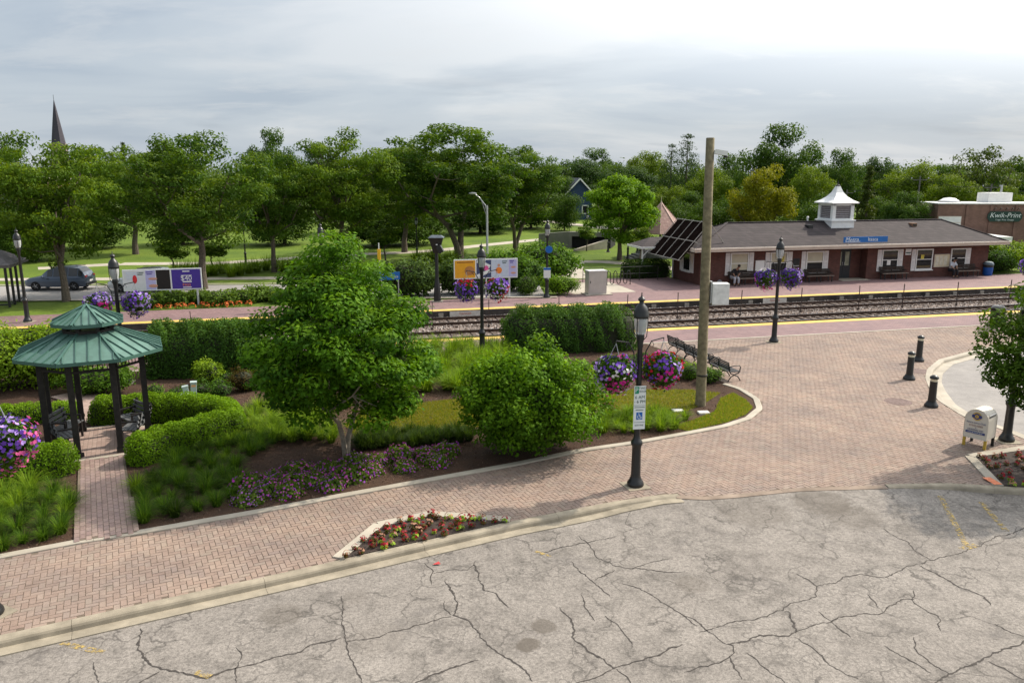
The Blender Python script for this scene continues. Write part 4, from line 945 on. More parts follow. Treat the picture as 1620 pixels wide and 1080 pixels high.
def begonia(seed):
    rng = np.random.default_rng(seed); o = empty('begonia'); n = 26; d = rdir(rng, n); d[:, 2] = np.abs(d[:, 2])
    lime = seed % 4 == 0
    pal = [(.16, .26, .04), (.22, .32, .07)] if lime else [(.05, .035, .02), (.10, .03, .02), (.07, .10, .025)]
    stuffpart0(mobj('foliage', leaves('foliage', d*np.array([.11, .11, .10])*rng.uniform(.4, 1, (n, 1))+[0, 0, .03], d+[0, 0, .6], .075, .06, mixcol(rng, n, pal), LEAF, rng), o))
    n = 9; d = rdir(rng, n); d[:, 2] = np.abs(d[:, 2])+.25
    stuffpart0(mobj('flowers', flower_faces(d*np.array([.10, .10, .11])+[0, 0, .04], d, .034, mixcol(rng, n, [(.45, .20, .15), (.5, .28, .18)] if seed % 5 == 0 else [(.30, .008, .02), (.20, .008, .016), (.42, .04, .05)]), rng), o))
    return o
protos = [begonia(k) for k in range(6)]; used = set(); rng = np.random.default_rng(21)
for poly, n, where in ((BED1, 46, 'in the triangular sidewalk bed'), (BED2, 60, 'in the right-hand flower bed')):
    pts = []
    for q in tri_area_pts(rng, poly, 3000):
        if all((q[0]-r[0])**2+(q[1]-r[1])**2 > .20**2 for r in pts): pts.append(q)
        if len(pts) >= n: break
    for q in pts:
        k = int(rng.integers(0, 6)); o = protos[k] if k not in used else copy_tree(protos[k]); used.add(k)
        o.location = (q[0], q[1], .02); o.rotation_euler[2] = rng.random()*6; o.scale = (float(rng.uniform(.65, 1.0)),)*3
        tag(o, ('small lime-leaved begonia plant ' if k in (0, 4) else 'small red begonia plant ')+where, 'flower', 'begonias '+where)
# ------------------------------------------------------------------ station building (track frame)
def mat_wall(name, c1, c2, mo, bw=.215, rh=.075, rot=None, ms=.01):
    m, t, b = newmat(name); b.inputs['Roughness'].default_value = .9; tcn = nd(t, 'ShaderNodeTexCoord').outputs['Object']
    sp = nd(t, 'ShaderNodeSeparateXYZ'); t.links.new(tcn, sp.inputs[0]); cb = nd(t, 'ShaderNodeCombineXYZ'); t.links.new(mth(t, 'ADD', sp.outputs[0], sp.outputs[1]), cb.inputs[0]); t.links.new(sp.outputs[2], cb.inputs[1])
    br = nd(t, 'ShaderNodeTexBrick'); br.inputs['Scale'].default_value = 1; br.inputs['Brick Width'].default_value = bw; br.inputs['Row Height'].default_value = rh; br.inputs['Mortar Size'].default_value = ms
    br.inputs['Color1'].default_value = (*c1, 1); br.inputs['Color2'].default_value = (*c2, 1); br.inputs['Mortar'].default_value = (*mo, 1); t.links.new(cb.outputs[0], br.inputs['Vector'])
    c = mixn(t, 1.0, br.outputs['Color'], ramp(t, noise(t, tcn, 1.3, 6, .65), [(.3, gry(.75)), (.7, gry(1.2))]), 'MULTIPLY')
    t.links.new(c, b.inputs['Base Color']); bumpn(t, b, br.outputs['Fac'], -.4, .01); return m
SBRICK = mat_wall('station_brick', (.085, .026, .019), (.125, .042, .03), (.095, .06, .05))
SHING = mat_wall('roof_shingle', (.033, .025, .027), (.053, .041, .043), (.021, .016, .018), .3, .14)
TRIM = plain('cream_trim', (.66, .58, .50), .6, var=.08, scale=2, grime=.15)
SHUT = plain('white_shutter', (.74, .72, .70), .55, var=.05); BLIND = plain('cream_blind', (.50, .46, .34), .7, var=.06, scale=3)
STN = empty('station_building', (0, 0, 0), TA, 'long low brown brick station with white shutters and hipped shingle roof', 'building')
S0, S1, N0, N1 = 24.9, 48.2, 48.6, 52.9; zEv = 2.55
dA, dB_ = WP(1327, 440, N0)[0], WP(1369, 440, N0)[0]
MB().box((S0, N0, -.05), (dA, N1, zEv)).box((dB_, N0, -.05), (S1, N1, zEv)).box((dA, N0+.75, -.05), (dB_, N1, zEv)).box((dA, N0, 2.35), (dB_, N0+.75, zEv)).build('wall', SBRICK, STN)
# hipped roof
e = .85; r0, r1 = 27.9, 45.6; nr = (N0+N1)/2; zR = 4.02; A4 = [(S0-e, N0-e, zEv), (S1+e, N0-e, zEv), (S1+e, N1+e, zEv), (S0-e, N1+e, zEv), (r0, nr, zR), (r1, nr, zR)]
rf = MB().add(A4, [(0, 1, 5, 4), (1, 2, 5), (2, 3, 4, 5), (3, 0, 4)]).build('roof', SHING, STN)
MB().obox((r0, nr, zR+.01), (r1, nr, zR+.01), .22, .05).build('ridge_cap', SHING, rf)
for a, c in ((0, 4), (3, 4), (1, 5), (2, 5)): MB().obox(Vector(A4[a])+Vector((0, 0, .015)), Vector(A4[c])+Vector((0, 0, .015)), .2, .04).build('hip_cap', SHING, rf)
fz0, fz1 = zEv-.24, zEv-.005
MB().box((S0-e-.04, N0-e-.04, fz0), (S1+e+.04, N0-e, fz1+.02)).build('fascia', TRIM, STN); MB().box((S0-e-.04, N0-e, fz0), (S0-e, N1+e, fz1+.02)).build('fascia', TRIM, STN); MB().box((S1+e, N0-e, fz0), (S1+e+.04, N1+e, fz1+.02)).build('fascia', TRIM, STN)
MB().box((S0-e, N0-e, fz0+.02), (S1+e, N0-.002, fz0+.05)).box((S0-e, N0, fz0+.02), (S0-.002, N1+e, fz0+.05)).box((S1+.002, N0, fz0+.02), (S1+e, N1+e, fz0+.05)).build('soffit', TRIM, STN)
MB().box((S0-e-.1, N0-e-.14, fz1-.08), (S1+e+.1, N0-e-.045, fz1+.02)).build('gutter', TRIM, STN)
def window(px0, px1, py0, py1, shutL, shutR, blind=0.0, meet=True):
    s0, z1 = WP(px0, py0, N0); s1, z0 = WP(px1, py1, N0); z1 = min(z1, fz0-.06)
    w = MB(); f = .085; y = N0
    w.box((s0, y-.06, z0), (s0+f, y-.001, z1)).box((s1-f, y-.06, z0), (s1, y-.001, z1)).box((s0+f, y-.06, z1-f), (s1-f, y-.001, z1)).box((s0+f, y-.06, z0), (s1-f, y-.001, z0+f))
    wo = w.build('window', WHITE, STN)
    MB().box((s0-.06, y-.12, z0-.07), (s1+.06, y-.002, z0-.004)).build('sill', WHITE, wo)
    MB().box((s0+f, y-.022, z0+f), (s1-f, y-.002, z1-f)).build('pane', DARKGLASS, wo)
    zm = (z0+z1)/2; MB().box((s0+f, y-.05, zm-.025), (s1-f, y-.023, zm+.025)).build('meeting_rail', WHITE, wo)
    if blind: MB().box((s0+f+.02, y-.030, z1-f-(z1-z0-2*f)*blind), (s1-f-.02, y-.026, z1-f)).build('blind', BLIND, wo)
    for on, a, c in ((shutL, s0-.36, s0-.04), (shutR, s1+.04, s1+.36)):
        if not on: continue
        sh = MB().box((a, y-.045, z0-.06), (c, y-.002, z1+.0)).build('shutter', SHUT, STN)
        for q0, q1 in ((.06, .47), (.53, .94)):
            za, zb = z0+(z1-z0)*q0, z0+(z1-z0)*q1; lv = MB(); k = 9
            for i in range(k): z = za+(zb-za)*(i+.5)/k; lv.obox((a+.05, y-.047, z), (c-.05, y-.047, z), .012, (zb-za)/k*.5)
            lv.build('louver_shade', plain('shutter_shadow', (.55, .53, .52), .6), sh)  # strips in a darker tone, shade between slats put into the colour
window(1156, 1183, 400, 433, True, True, .85); window(1219, 1244, 399, 432, True, True, .45); window(1276, 1301, 397.5, 430, True, True, .55)
window(1396, 1419, 395, 427, True, True, .0); window(1450, 1473, 394, 426, True, False, .0); window(1505, 1526, 393, 423, False, True, .0)
# left end window and downspout
w = MB(); x = S0; w.box((x-.06, 50.0, .75), (x-.001, 50.08, 2.05)).box((x-.06, 51.1, .75), (x-.001, 51.18, 2.05)).box((x-.06, 50.08, 1.97), (x-.001, 51.1, 2.05)).box((x-.06, 50.08, .75), (x-.001, 51.1, .83)); wo = w.build('window', WHITE, STN)
MB().box((x-.02, 50.08, .83), (x-.002, 51.1, 1.97)).build('pane', DARKGLASS, wo); MB().box((x-.12, 49.95, .68), (x-.002, 51.25, .745)).build('sill', WHITE, wo)
for a, c in ((49.55, 49.95), (51.22, 51.62)): MB().box((x-.045, a, .7), (x-.002, c, 2.05)).build('shutter', SHUT, STN)
MB().obox((x-.06, N1-.15, 0), (x-.06, N1-.15, fz0), .09, .08).build('downspout', WHITE, STN)
# double door in its recess
DDOOR = plain('dark_door', (.018, .022, .026), .4, var=.2)
yd = N0+.70
for i in range(2):
    a = dA+.12+i*((dB_-dA)*.62-.1)/2; c = a+((dB_-dA)*.62-.1)/2-.02
    d_ = MB().box((a, yd, 0), (c, yd+.045, 2.1)).build('door', DDOOR, STN); MB().box((a+.14, yd-.006, .95), (c-.14, yd-.001, 1.92)).build('pane', plain('lit_door_glass', (.34, .36, .27), .15, var=.3, scale=3), d_); MB().obox(((c-.07) if i == 0 else (a+.07), yd-.05, .95), ((c-.07) if i == 0 else (a+.07), yd-.05, 1.2), .025, .025).build('handle', GALV, d_)
MB().box((dA+.02, yd-.01, 2.1), (dB_-.02, yd+.05, 2.34)).build('transom', DDOOR, STN); MB().box((dA-.05, N0-.5, .0), (dB_+.05, N0+.7, .03)).build('door_step', CONC_LIGHT, STN)
MB().box((dA-.02, N0-.02, fz0-.02), (dB_-.02, N0-.003, fz0+.1)).build('lintel', TRIM, STN)
# small things on the front wall
def wallrect(nm, px0, px1, py0, py1, mat, th=.03, par=STN):
    s0, z1 = WP(px0, py0, N0); s1, z0 = WP(px1, py1, N0); return MB().box((s0, N0-th, z0), (s1, N0-.003, min(z1, fz0-.03))).build(nm, mat, par), (s0, s1, z0, min(z1, fz0-.03))
def wallthing(nm, lab, cat, *a, **k):
    o = empty(nm, (0, 0, 0), TA, lab, cat); q, r = wallrect('board', *a, par=o, **k); return o, r
nb, r_ = wallthing('notice_board', 'framed cream notice board between the right station windows', 'notice board', 1479, 1500, 403, 421, plain('notice_cream', (.62, .54, .36), .6, var=.12, scale=3))
fr = MB(); s0, s1, z0, z1 = r_
for a, c in (((s0-.03, z0-.03), (s1+.03, z0)), ((s0-.03, z1), (s1+.03, z1+.03)), ((s0-.03, z0), (s0, z1)), ((s1, z0), (s1+.03, z1))): fr.box((a[0], N0-.05, a[1]), (c[0], N0-.003, c[1]))
fr.build('frame', TRIM, nb)
for i in range(3): MB().box((s0+.08+i*.36, N0-.034, z0+.1), (s0+.36+i*.36, N0-.031, z1-.08)).build('sheet', plain('notice_sheet', (.66, .62, .50), .7), nb)
pn, r_ = wallthing('wall_poster', 'small white poster beside the station window right of the door', 'poster', 1433, 1441, 394, 403, WHITE, th=.02); MB().box((r_[0]+.04, N0-.025, r_[2]+.1), (r_[1]-.04, N0-.021, r_[2]+.2)).build('print', SINK, pn)
pn, r_ = wallthing('wall_panel', 'plain white panel on the station wall behind the purple basket', 'panel', 1195, 1208, 412, 428, WHITE, th=.08); MB().box((r_[0]+.03, N0-.084, r_[2]+.03), (r_[1]-.03, N0-.081, r_[3]-.03)).build('door', WHITE, pn)
pn, r_ = wallthing('dark_plaque', 'dark plaque on the station wall left of the third window', 'plaque', 1255, 1264, 409, 422, BLACK_SATIN, th=.03); MB().box((r_[0]+.03, N0-.034, r_[2]+.05), (r_[1]-.03, N0-.031, r_[2]+.1)).build('print', GALV, pn)
# little stickers in the panes
for px0, px1, py0, py1, mt, lab in ((1403, 1408, 412, 419, WHITE, 'white paper sign taped inside the window right of the door'), (1457, 1461, 403, 410, plain('yellow_paper', (.6, .5, .08), .7), 'yellow paper sign taped inside the second window right of the door'), (1236, 1240, 405, 414, MATS['yellow_paper'] if 'yellow_paper' in MATS else plain('yellow_paper', (.6, .5, .08), .7), 'yellow paper sign in the window behind the lamp')):
    s0, z1 = WP(px0, py0, N0); s1, z0 = WP(px1, py1, N0); o = empty('paper_sign', (0, 0, 0), TA, lab, 'paper sign'); MB().box((s0, N0-.034, z0), (s1, N0-.031, z1)).build('sheet', mt, o)
# roof sign
sgn = empty('station_sign', (0, 0, 0), TA, 'long blue station name sign along the roof edge above the door', 'sign'); NB = N0-e-.1
s0, z0 = WP(1334, 384, NB); s1, z1 = WP(1404, 373.5, NB)
SB2 = plain('rail_blue', (.012, .13, .42), .45, var=.06)
MB().box((s0, NB-.06, z0), (s1, NB, z1)).build('panel', SB2, sgn)
text('lettering', 'Metra', .44, SIGNW, sgn, (s0+.62, NB-.064, (z0+z1)/2), R_, shear=.25); MB().box((s0+.15, NB-.066, z0+.05), (s0+1.3, NB-.062, z0+.085)).build('underline', SIGNW, sgn)
text('lettering', 'Itasca', .36, SIGNW, sgn, (s0+(s1-s0)*.66, NB-.064, (z0+z1)/2), R_)
for x in (s0+.4, s1-.4): MB().obox((x, NB, z0-.12), (x, NB, z1), .05, .05).build('bracket', GALV, sgn)
# roof vents
for px, py, lab, mt in ((1280, 355, 'small dark roof vent on the station left of the cupola', BLACK_SATIN), (1444, 354, 'small rusty roof vent on the station right of the cupola', plain('rusty_vent', (.22, .12, .07), .7))):
    s_, z_ = WP(px, py, nr-.7); o = empty('roof_vent', TF(s_, nr-.7, zR-.42), TA, lab, 'vent'); MB().box((-.2, -.22, -.05), (.2, .22, .22)).build('hood', mt, o); MB().box((-.17, -.226, .02), (.17, -.221, .15)).build('grille', BLACK, o)
s_, _ = WP(1279, 347, nr); o = empty('vent_pipe', TF(s_, nr+.1, zR-.05), TA, 'short white vent pipe on the station ridge', 'pipe'); MB().lathe([(.06, 0), (.06, .3)], 8).build('pipe', WHITE, o); MB().lathe([(.09, .28), (.09, .36), (.02, .42)], 8).build('cap', WHITE, o)
# cupola
CW = plain('cupola_white', (.78, .79, .79), .5, var=.06, scale=3, grime=.1)
sc_, _ = WP(1321, 350, nr); cup = empty('cupola', TF(sc_, nr, 0), TA, 'white louvred cupola with flared roof on the station ridge', 'cupola')
cup.rotation_euler[2] = TA
h0 = 3.35
MB().box((-.92, -.92, h0), (.92, .92, 4.05)).build('base', CW, cup); MB().box((-1.0, -1.0, 4.05), (1.0, 1.0, 4.14)).build('base_cornice', CW, cup)
zt0, zt1 = 4.14, 5.3
for x in (-.74, .74):
    for y in (-.74, .74): MB().box((x-.13, y-.13, zt0), (x+.13, y+.13, zt1)).build('corner_post', CW, cup)
MB().box((-.87, -.87, zt1-.16), (.87, .87, zt1)).box((-.85, -.85, zt0), (.85, .85, zt0+.1)).build('frame', CW, cup)
LOUV = plain('louvre_grey', (.16, .145, .15), .6, var=.3, scale=4)
for a in range(4):
    lv = MB(); lv.M = Matrix.Rotation(a*math.pi/2, 4, 'Z'); lv.box((-.6, -.78, zt0+.1), (.6, -.74, zt1-.16)); w_ = lv.build('louvre_panel', LOUV, cup); l2 = MB(); l2.M = lv.M
    for i in range(7): z = zt0+.17+i*.13; l2.obox((-.6, -.80, z), (.6, -.80, z), .05, .03, (0, -.6, 1))
    l2.build('slat', plain('louvre_edge', (.36, .34, .36), .6), w_)
    l3 = MB(); l3.M = lv.M; l3.box((-.03, -.83, zt0+.1), (.03, -.79, zt1-.16)); l3.build('mullion', CW, w_) if False else None
prf = [(1.28, 5.28), (1.30, 5.36), (.95, 5.52), (.62, 5.75), (.36, 6.05), (.20, 6.38), (.13, 6.52)]
m_ = MB(); n4 = 4
for r, z in prf:
    for k in range(4): a = rad(45+90*k); m_.v.append((r*1.19*math.cos(a), r*1.19*math.sin(a), z))
for i in range(len(prf)-1):
    for k in range(4): m_.f.append((i*4+k, i*4+(k+1) % 4, (i+1)*4+(k+1) % 4, (i+1)*4+k))
m_.f += [(3, 2, 1, 0), tuple((len(prf)-1)*4+k for k in range(4))]; m_.build('flared_roof', CW, cup)
MB().lathe([(.16, 6.5), (.17, 6.56), (.06, 6.6), (.02, 6.8), (0, 6.95)], 8).build('finial', BLACK_SATIN, cup)
# steep dark collector panels over the left hip end
SPAN = plain('collector_dark', (.012, .008, .007), .95, var=.4, scale=2, spec=.0); FRM = plain('rack_white', (.36, .33, .30), .5, var=.1)
rk = empty('panel_rack', (0, 0, 0), TA, 'steep white rack of dark collector panels over the left station gable', 'solar panels')
pb = lambda u, n: Vector((23.2+u*2.15, n, 1.75+u*2.42))
nA, nB_ = 48.35, 53.3; nrm = Vector((-2.42, 0, 2.15)).normalized()
for i in range(4):
    for j in range(2):
        a, c = nA+.03+i*(nB_-nA)/4, nA-.03+(i+1)*(nB_-nA)/4; u0, u1 = .01+.5*j, .49+.5*j; th = nrm*.09
        vs = [pb(u0, a), pb(u0, c), pb(u1, c), pb(u1, a)]; MB().add(vs+[v-th for v in vs], [(0,3,2,1),(4,5,6,7),(0,1,5,4),(1,2,6,5),(2,3,7,6),(3,0,4,7)]).build('panel', SPAN, rk)
for u in (0, .5, 1.0): MB().obox(pb(u, nA-.3)+nrm*.03, pb(u, nB_+.1)+nrm*.03, .035, .04, nrm).build('cross_rail', FRM, rk)
for i in range(5): n_ = nA+i*(nB_-nA)/4; MB().obox(pb(-.02, n_)+nrm*.05, pb(1.02, n_)+nrm*.05, .03, .04, nrm).build('rail', FRM, rk)
for n_ in (nA, nB_): MB().obox(pb(1.0, n_), Vector((26.6, n_, 2.6)), .06, .06).build('strut', FRM, rk); MB().obox(pb(.5, n_), Vector((25.3, n_, 2.5)), .06, .06).build('strut', FRM, rk)
# station benches
DW = plain('dark_bench_wood', (.045, .032, .026), .6, var=.3, scale=6); SEATW = plain('worn_bench_wood', (.28, .22, .18), .6, var=.25, scale=6)
def st_bench(L):
    o = empty('station_bench')
    for i in range(3): MB().box((-L/2, -.24+i*.15, .42), (L/2, -.11+i*.15, .455)).build('seat_slat', SEATW if i == 0 else DW, o)
    for i in range(3): MB().obox((-L/2, .24+i*.03, .54+i*.14), (L/2, .24+i*.03, .54+i*.14), .025, .12, (0, -.2, 1)).build('back_slat', DW, o)
    for x in (-L/2+.15, 0, L/2-.15): m_ = MB(); m_.obox((x, -.2, 0), (x, -.2, .42), .05, .06); m_.obox((x, .2, 0), (x, .3, .86), .05, .06); m_.obox((x, -.24, .40), (x, .26, .40), .05, .04); m_.obox((x, -.22, .62), (x, .26, .64), .05, .04) if x else None; m_.build('leg', BLACK_SATIN, o)
    return o
sbn = st_bench(2.1)
for i, (px, lab) in enumerate(((1177, 'dark station bench with the person in light trousers on it'), (1296, 'dark station bench just left of the station door'), (1414, 'dark station bench just right of the station door'), (1527, 'dark station bench by the blue bin with the person in a pale shirt'))):
    s_, _ = WP(px, 440, N0-.45); o = sbn if i == 0 else copy_tree(sbn); o.location = TF(s_, N0-.42); o.rotation_euler[2] = TA; tag(o, lab, 'bench', 'benches along the station wall')
# people on the benches
def person(loc, rz, label, shirt, pants, hair, lean=.25, skin=(.30, .17, .11)):
    o = empty('person', loc, rz, label, 'person')
    def skinmesh(name, verts, edges, radii, mat, parent):
        me = bpy.data.meshes.new(name); me.from_pydata(verts, edges, []); ob = mobj(name, me, parent); me.materials.append(mat)
        md = ob.modifiers.new('skin', 'SKIN'); sv = me.skin_vertices[0].data
        for v, r in zip(sv, radii): v.radius = r if isinstance(r, tuple) else (r, r)
        sv[0].use_root = True; ob.modifiers.new('sub', 'SUBSURF').levels = 1; ob.modifiers['sub'].render_levels = 2; return ob
    f = lean
    hip = (0, .08, .55); ch = (0, .08-.38*f, 1.0); nk = (0, .05-.62*f, 1.16); hd = (0, -.02-.80*f, 1.33)
    V = [hip, ch, nk, hd]; E = [(0, 1), (1, 2), (2, 3)]; Rr = [(.15, .11), (.17, .11), .06, (.085, .105)]
    for s_ in (-1, 1):
        k = len(V); V += [(s_*.19, ch[1], 1.06), (s_*.24, ch[1]-.12, .82), (s_*.12, -.30, .66), (s_*.09, -.38, .64)]; E += [(1, k), (k, k+1), (k+1, k+2), (k+2, k+3)]; Rr += [.065, .05, .038, .035]
        k = len(V); V += [(s_*.10, .02, .53), (s_*.14, -.40, .52), (s_*.15, -.36, .10), (s_*.16, -.50, .05)]; E += [(0, k), (k, k+1), (k+1, k+2), (k+2, k+3)]; Rr += [.10, .07, .048, (.045, .035)]
    skinmesh('body', V, E, Rr, plain('skin_%d' % int(skin[0]*100), skin, .6, var=.06), o)
    V = [hip, ch, (0, nk[1]+.02, 1.12)]; E = [(0, 1), (1, 2)]; Rr = [(.165, .125), (.185, .125), .085]
    for s_ in (-1, 1): k = len(V); V += [(s_*.19, ch[1], 1.06), (s_*.245, ch[1]-.12, .82)]; E += [(1, k), (k, k+1)]; Rr += [.08, .07]
    skinmesh('shirt', V, E, Rr, shirt, o)
    V = [hip]; E = []; Rr = [(.165, .125)]
    for s_ in (-1, 1): k = len(V); V += [(s_*.10, .02, .54), (s_*.14, -.40, .53), (s_*.15, -.36, .14)]; E += [(0, k), (k, k+1), (k+1, k+2)]; Rr += [.115, .085, .065]
    skinmesh('trousers', V, E, Rr, pants, o)
    MB().ell((0, hd[1]+.015, hd[2]+.055), (.10, .118, .095), 12, 8).build('hair', hair, o, smooth=True)
    for s_ in (-1, 1): MB().ell((s_*.155, -.47, .05), (.05, .13, .05), 10, 6).build('shoe', BLACK_SATIN, o, smooth=True)
    for s_ in (-1, 1): MB().ell((s_*.035, hd[1]-.10, hd[2]+.01), (.012, .008, .008), 6, 4).build('eye', BLACK, o)
    MB().ell((0, hd[1]-.108, hd[2]-.02), (.014, .018, .02), 6, 4).build('nose', MATS['skin_%d' % int(skin[0]*100)], o)
    return o
DK = plain('dark_shirt', (.02, .02, .025), .9); LT = plain('pale_trousers', (.42, .42, .46), .9); PS = plain('pale_shirt', (.50, .54, .60), .9); HAIR = plain('dark_hair', (.012, .01, .009), .7)
s_, _ = WP(1161, 440, N0-.5); person(TF(s_, N0-.50), TA, 'seated person in dark shirt and pale trousers, bent forward', DK, LT, HAIR, .75)
s_, _ = WP(1505, 436, N0-.5); person(TF(s_, N0-.50), TA, 'seated person in pale shirt and dark trousers by the blue bin', PS, DK, HAIR, .3)
s_, _ = WP(1139, 444, N0-.4)
bg_ = empty('backpack', TF(s_, N0-.35), TA, 'grey bag on the ground by the seated person', 'bag'); MB().ell((0, 0, .18), (.2, .14, .2), 10, 8).build('bag', plain('grey_bag', (.20, .20, .22), .8), bg_, smooth=True); MB().ell((.0, -.12, .14), (.13, .06, .1), 8, 6).build('pocket', MATS['grey_bag'], bg_, smooth=True)
# blue recycling bin
s_, _ = WP(1563, 440, N0-.3); rb = empty('recycling_bin', TF(s_, N0-.2), TA, 'round blue recycling bin with grey lid at the right station corner', 'bin')
MB().lathe([(.30, 0), (.32, .03), (.34, .55), (.345, .6)], 16).build('body', plain('bin_blue', (.01, .09, .36), .45), rb, smooth=True); MB().lathe([(.345, .6), (.345, .78), (.33, .8)], 16).build('collar', BLACK_SATIN, rb, smooth=True); MB().lathe([(.36, .8), (.36, .86), (.28, .98), (.15, 1.02)], 16).build('lid', plain('bin_lid', (.14, .19, .22), .5), rb, smooth=True)

# ------------------------------------------------------------------ things along the far platform
def billboard(px0, px1, py0, py1, Y, label, legs):
    x0, x1 = xat(px0, Y, 2), xat(px1, Y+.6, 2); yaw = math.atan2(1.0, x1-x0) if False else TA
    z0, z1 = ztop(py1, Y), ztop(py0, Y); L = (x1-x0)/math.cos(TA)
    o = empty('billboard', (x0, Y, 0), TA, label, 'billboard'); MB().box((0, 0, z0), (L, .08, z1)).build('panel', SIGNW, o)
    for f in legs: MB().box((L*f-.05, .01, 0), (L*f+.05, .07, z0)).build('leg', plain('pale_post', (.55, .56, .58), .5), o)
    return o, L, z0, z1
def ad(o, x0, x1, z0, z1, mat, nm='poster'): return MB().box((x0, -.006, z0), (x1, -.001, z1)).build(nm, mat, o)
ADP = plain('ad_purple', (.055, .03, .28), .5, var=.08); ADB = plain('ad_black', (.012, .010, .010), .5); ADLB = plain('ad_paleblue', (.52, .60, .72), .5, var=.08); ADL = plain('ad_lilac', (.45, .45, .72), .5, var=.08); ADO = plain('ad_orange', (.72, .36, .02), .5, var=.08); ADR = plain('ad_red', (.6, .03, .04), .5); ADW = plain('ad_grey', (.62, .66, .68), .5, var=.05); SKN = plain('ad_skin', (.55, .30, .22), .6); ADOR = plain('ad_orange_text', (.75, .22, .03), .5)
def bars(o, x0, x1, z, n, dz, h, mat):
    for i in range(n): MB().box((x0+.03*(i % 2), -.011, z-i*dz-h), (x1-.05*(i % 3), -.007, z-i*dz)).build('print_line', mat, o)
bb, L, z0, z1 = billboard(193, 314, 427, 461, 44.2, 'wide white-framed billboard with purple and black posters', (.58, .93)); m = .06; zh = z1-z0
ad(bb, m, L*.28, z0+m, z1-m, ADW); ad(bb, L*.285, L*.41, z0+m, z1-m, ADL); ad(bb, L*.42, L*.595, z0+m, z1-m, ADB); pp = ad(bb, L*.615, L-m, z0+m, z1-m, ADP)
bars(bb, .18, .85, z1-.16, 4, .11, .06, ADLB); bars(bb, L*.18, L*.265, z1-.16, 2, .1, .05, SINK); MB().ell((L*.15, -.012, z0+zh*.55), (.12, .006, .24), 12, 8).build('balloon', ADR, bb)
bars(bb, L*.295, L*.38, z1-.14, 2, .11, .05, ADP); MB().ell((L*.375, -.012, z0+zh*.55), (.24, .006, .07), 10, 6).build('hand', SKN, bb); MB().ell((L*.375, -.012, z0+zh*.22), (.24, .006, .10), 10, 6).build('hand', SKN, bb)
xc = L*.80; bars(bb, xc-.18, xc+.2, z1-.14, 1, .1, .06, SIGNW); bars(bb, xc-.27, xc+.3, z0+zh*.68, 1, .1, .04, SIGNW)
text('lettering', '$40', .40, SIGNW, bb, (xc, -.010, z0+zh*.53), R_); bars(bb, xc-.2, xc+.28, z0+zh*.40, 1, .1, .07, SIGNW); text('lettering', 'PASS', .21, ADOR, bb, (xc, -.010, z0+zh*.22), R_); bars(bb, xc-.2, xc+.25, z0+zh*.13, 1, .1, .05, SIGNW)
bb, L, z0, z1 = billboard(718, 819, 411, 442, 46.9, 'white-framed billboard with orange and pale travel posters', (.14, .5, .87)); zh = z1-z0
ad(bb, m, L*.33, z0+m, z1-m, ADO); ad(bb, L*.35, L*.58, z0+m, z1-m, plain('ad_navy', (.05, .07, .16), .5)); ad(bb, L*.585, L*.85, z0+m, z1-m, ADLB); ad(bb, L*.855, L-m, z0+m, z1-m, ADL)
bars(bb, .2, L*.30, z1-.14, 1, .1, .06, plain('ad_brown', (.25, .09, .02), .6)); 
MB().ell((L*.24, -.012, z0+zh*.42), (.3, .006, .28), 10, 8).build('figure', plain('ad_tan', (.42, .19, .06), .6), bb); MB().obox((L*.24, -.012, z0+zh*.5), (L*.31, -.012, z0+zh*.2), .01, .05).build('figure_arm', MATS['ad_brown'], bb)
MB().ell((L*.50, -.012, z0+zh*.55), (.17, .006, .16), 10, 8).build('emblem', plain('ad_pink', (.75, .12, .35), .5), bb); MB().obox((L*.36, -.012, z0+zh*.92), (L*.56, -.012, z0+zh*.60), .006, .22).build('swoosh', SIGNW, bb); MB().obox((L*.36, -.013, z0+zh*.12), (L*.56, -.013, z0+zh*.40), .006, .2).build('swoosh', SIGNW, bb)
MB().ell((L*.70, -.012, z0+zh*.40), (.20, .006, .20), 10, 8).build('figure', ADOR, bb); MB().ell((L*.70, -.012, z0+zh*.66), (.08, .006, .09), 10, 8).build('figure_head', SKN, bb); bars(bb, L*.75, L*.83, z1-.14, 2, .1, .05, SINK)
bars(bb, L*.87, L*.94, z1-.12, 2, .1, .05, ADP); MB().ell((L*.93, -.012, z0+zh*.55), (.16, .006, .06), 10, 6).build('hand', SKN, bb); MB().ell((L*.93, -.012, z0+zh*.25), (.16, .006, .06), 10, 6).build('hand', SKN, bb)
# small blue platform sign
p0 = Vector((xat(600, 46.6, 2), 46.6, 0)); o = empty('platform_sign', p0, TA, 'small blue station name sign beside the shade tree', 'sign'); z0, z1 = ztop(443, 46.6), ztop(431, 46.6)
MB().box((0, 0, z0), (1.2, .05, z1)).build('panel', SB2, o); text('lettering', 'Itasca', .22, SIGNW, o, (.85, -.004, (z0+z1)/2-.04), R_); text('lettering', 'Metra', .15, SIGNW, o, (.27, -.004, (z0+z1)/2+.08), R_, shear=.25)
for x in (.1, 1.1): MB().box((x-.03, .01, 0), (x+.03, .045, z0)).build('leg', GALV, o)
ym = empty('marker_post', Vector((xat(601, 56, 0), 56, 0)), 0, 'thin yellow marker post behind the blue platform sign', 'post'); MB().lathe([(.04, 0), (.04, 2.6)], 6).build('post', WHITE, ym); MB().box((-.11, -.05, ztop(412, 56)), (.11, .05, ztop(394, 56))).build('marker', plain('marker_yellow', (.75, .42, .02), .6), ym)
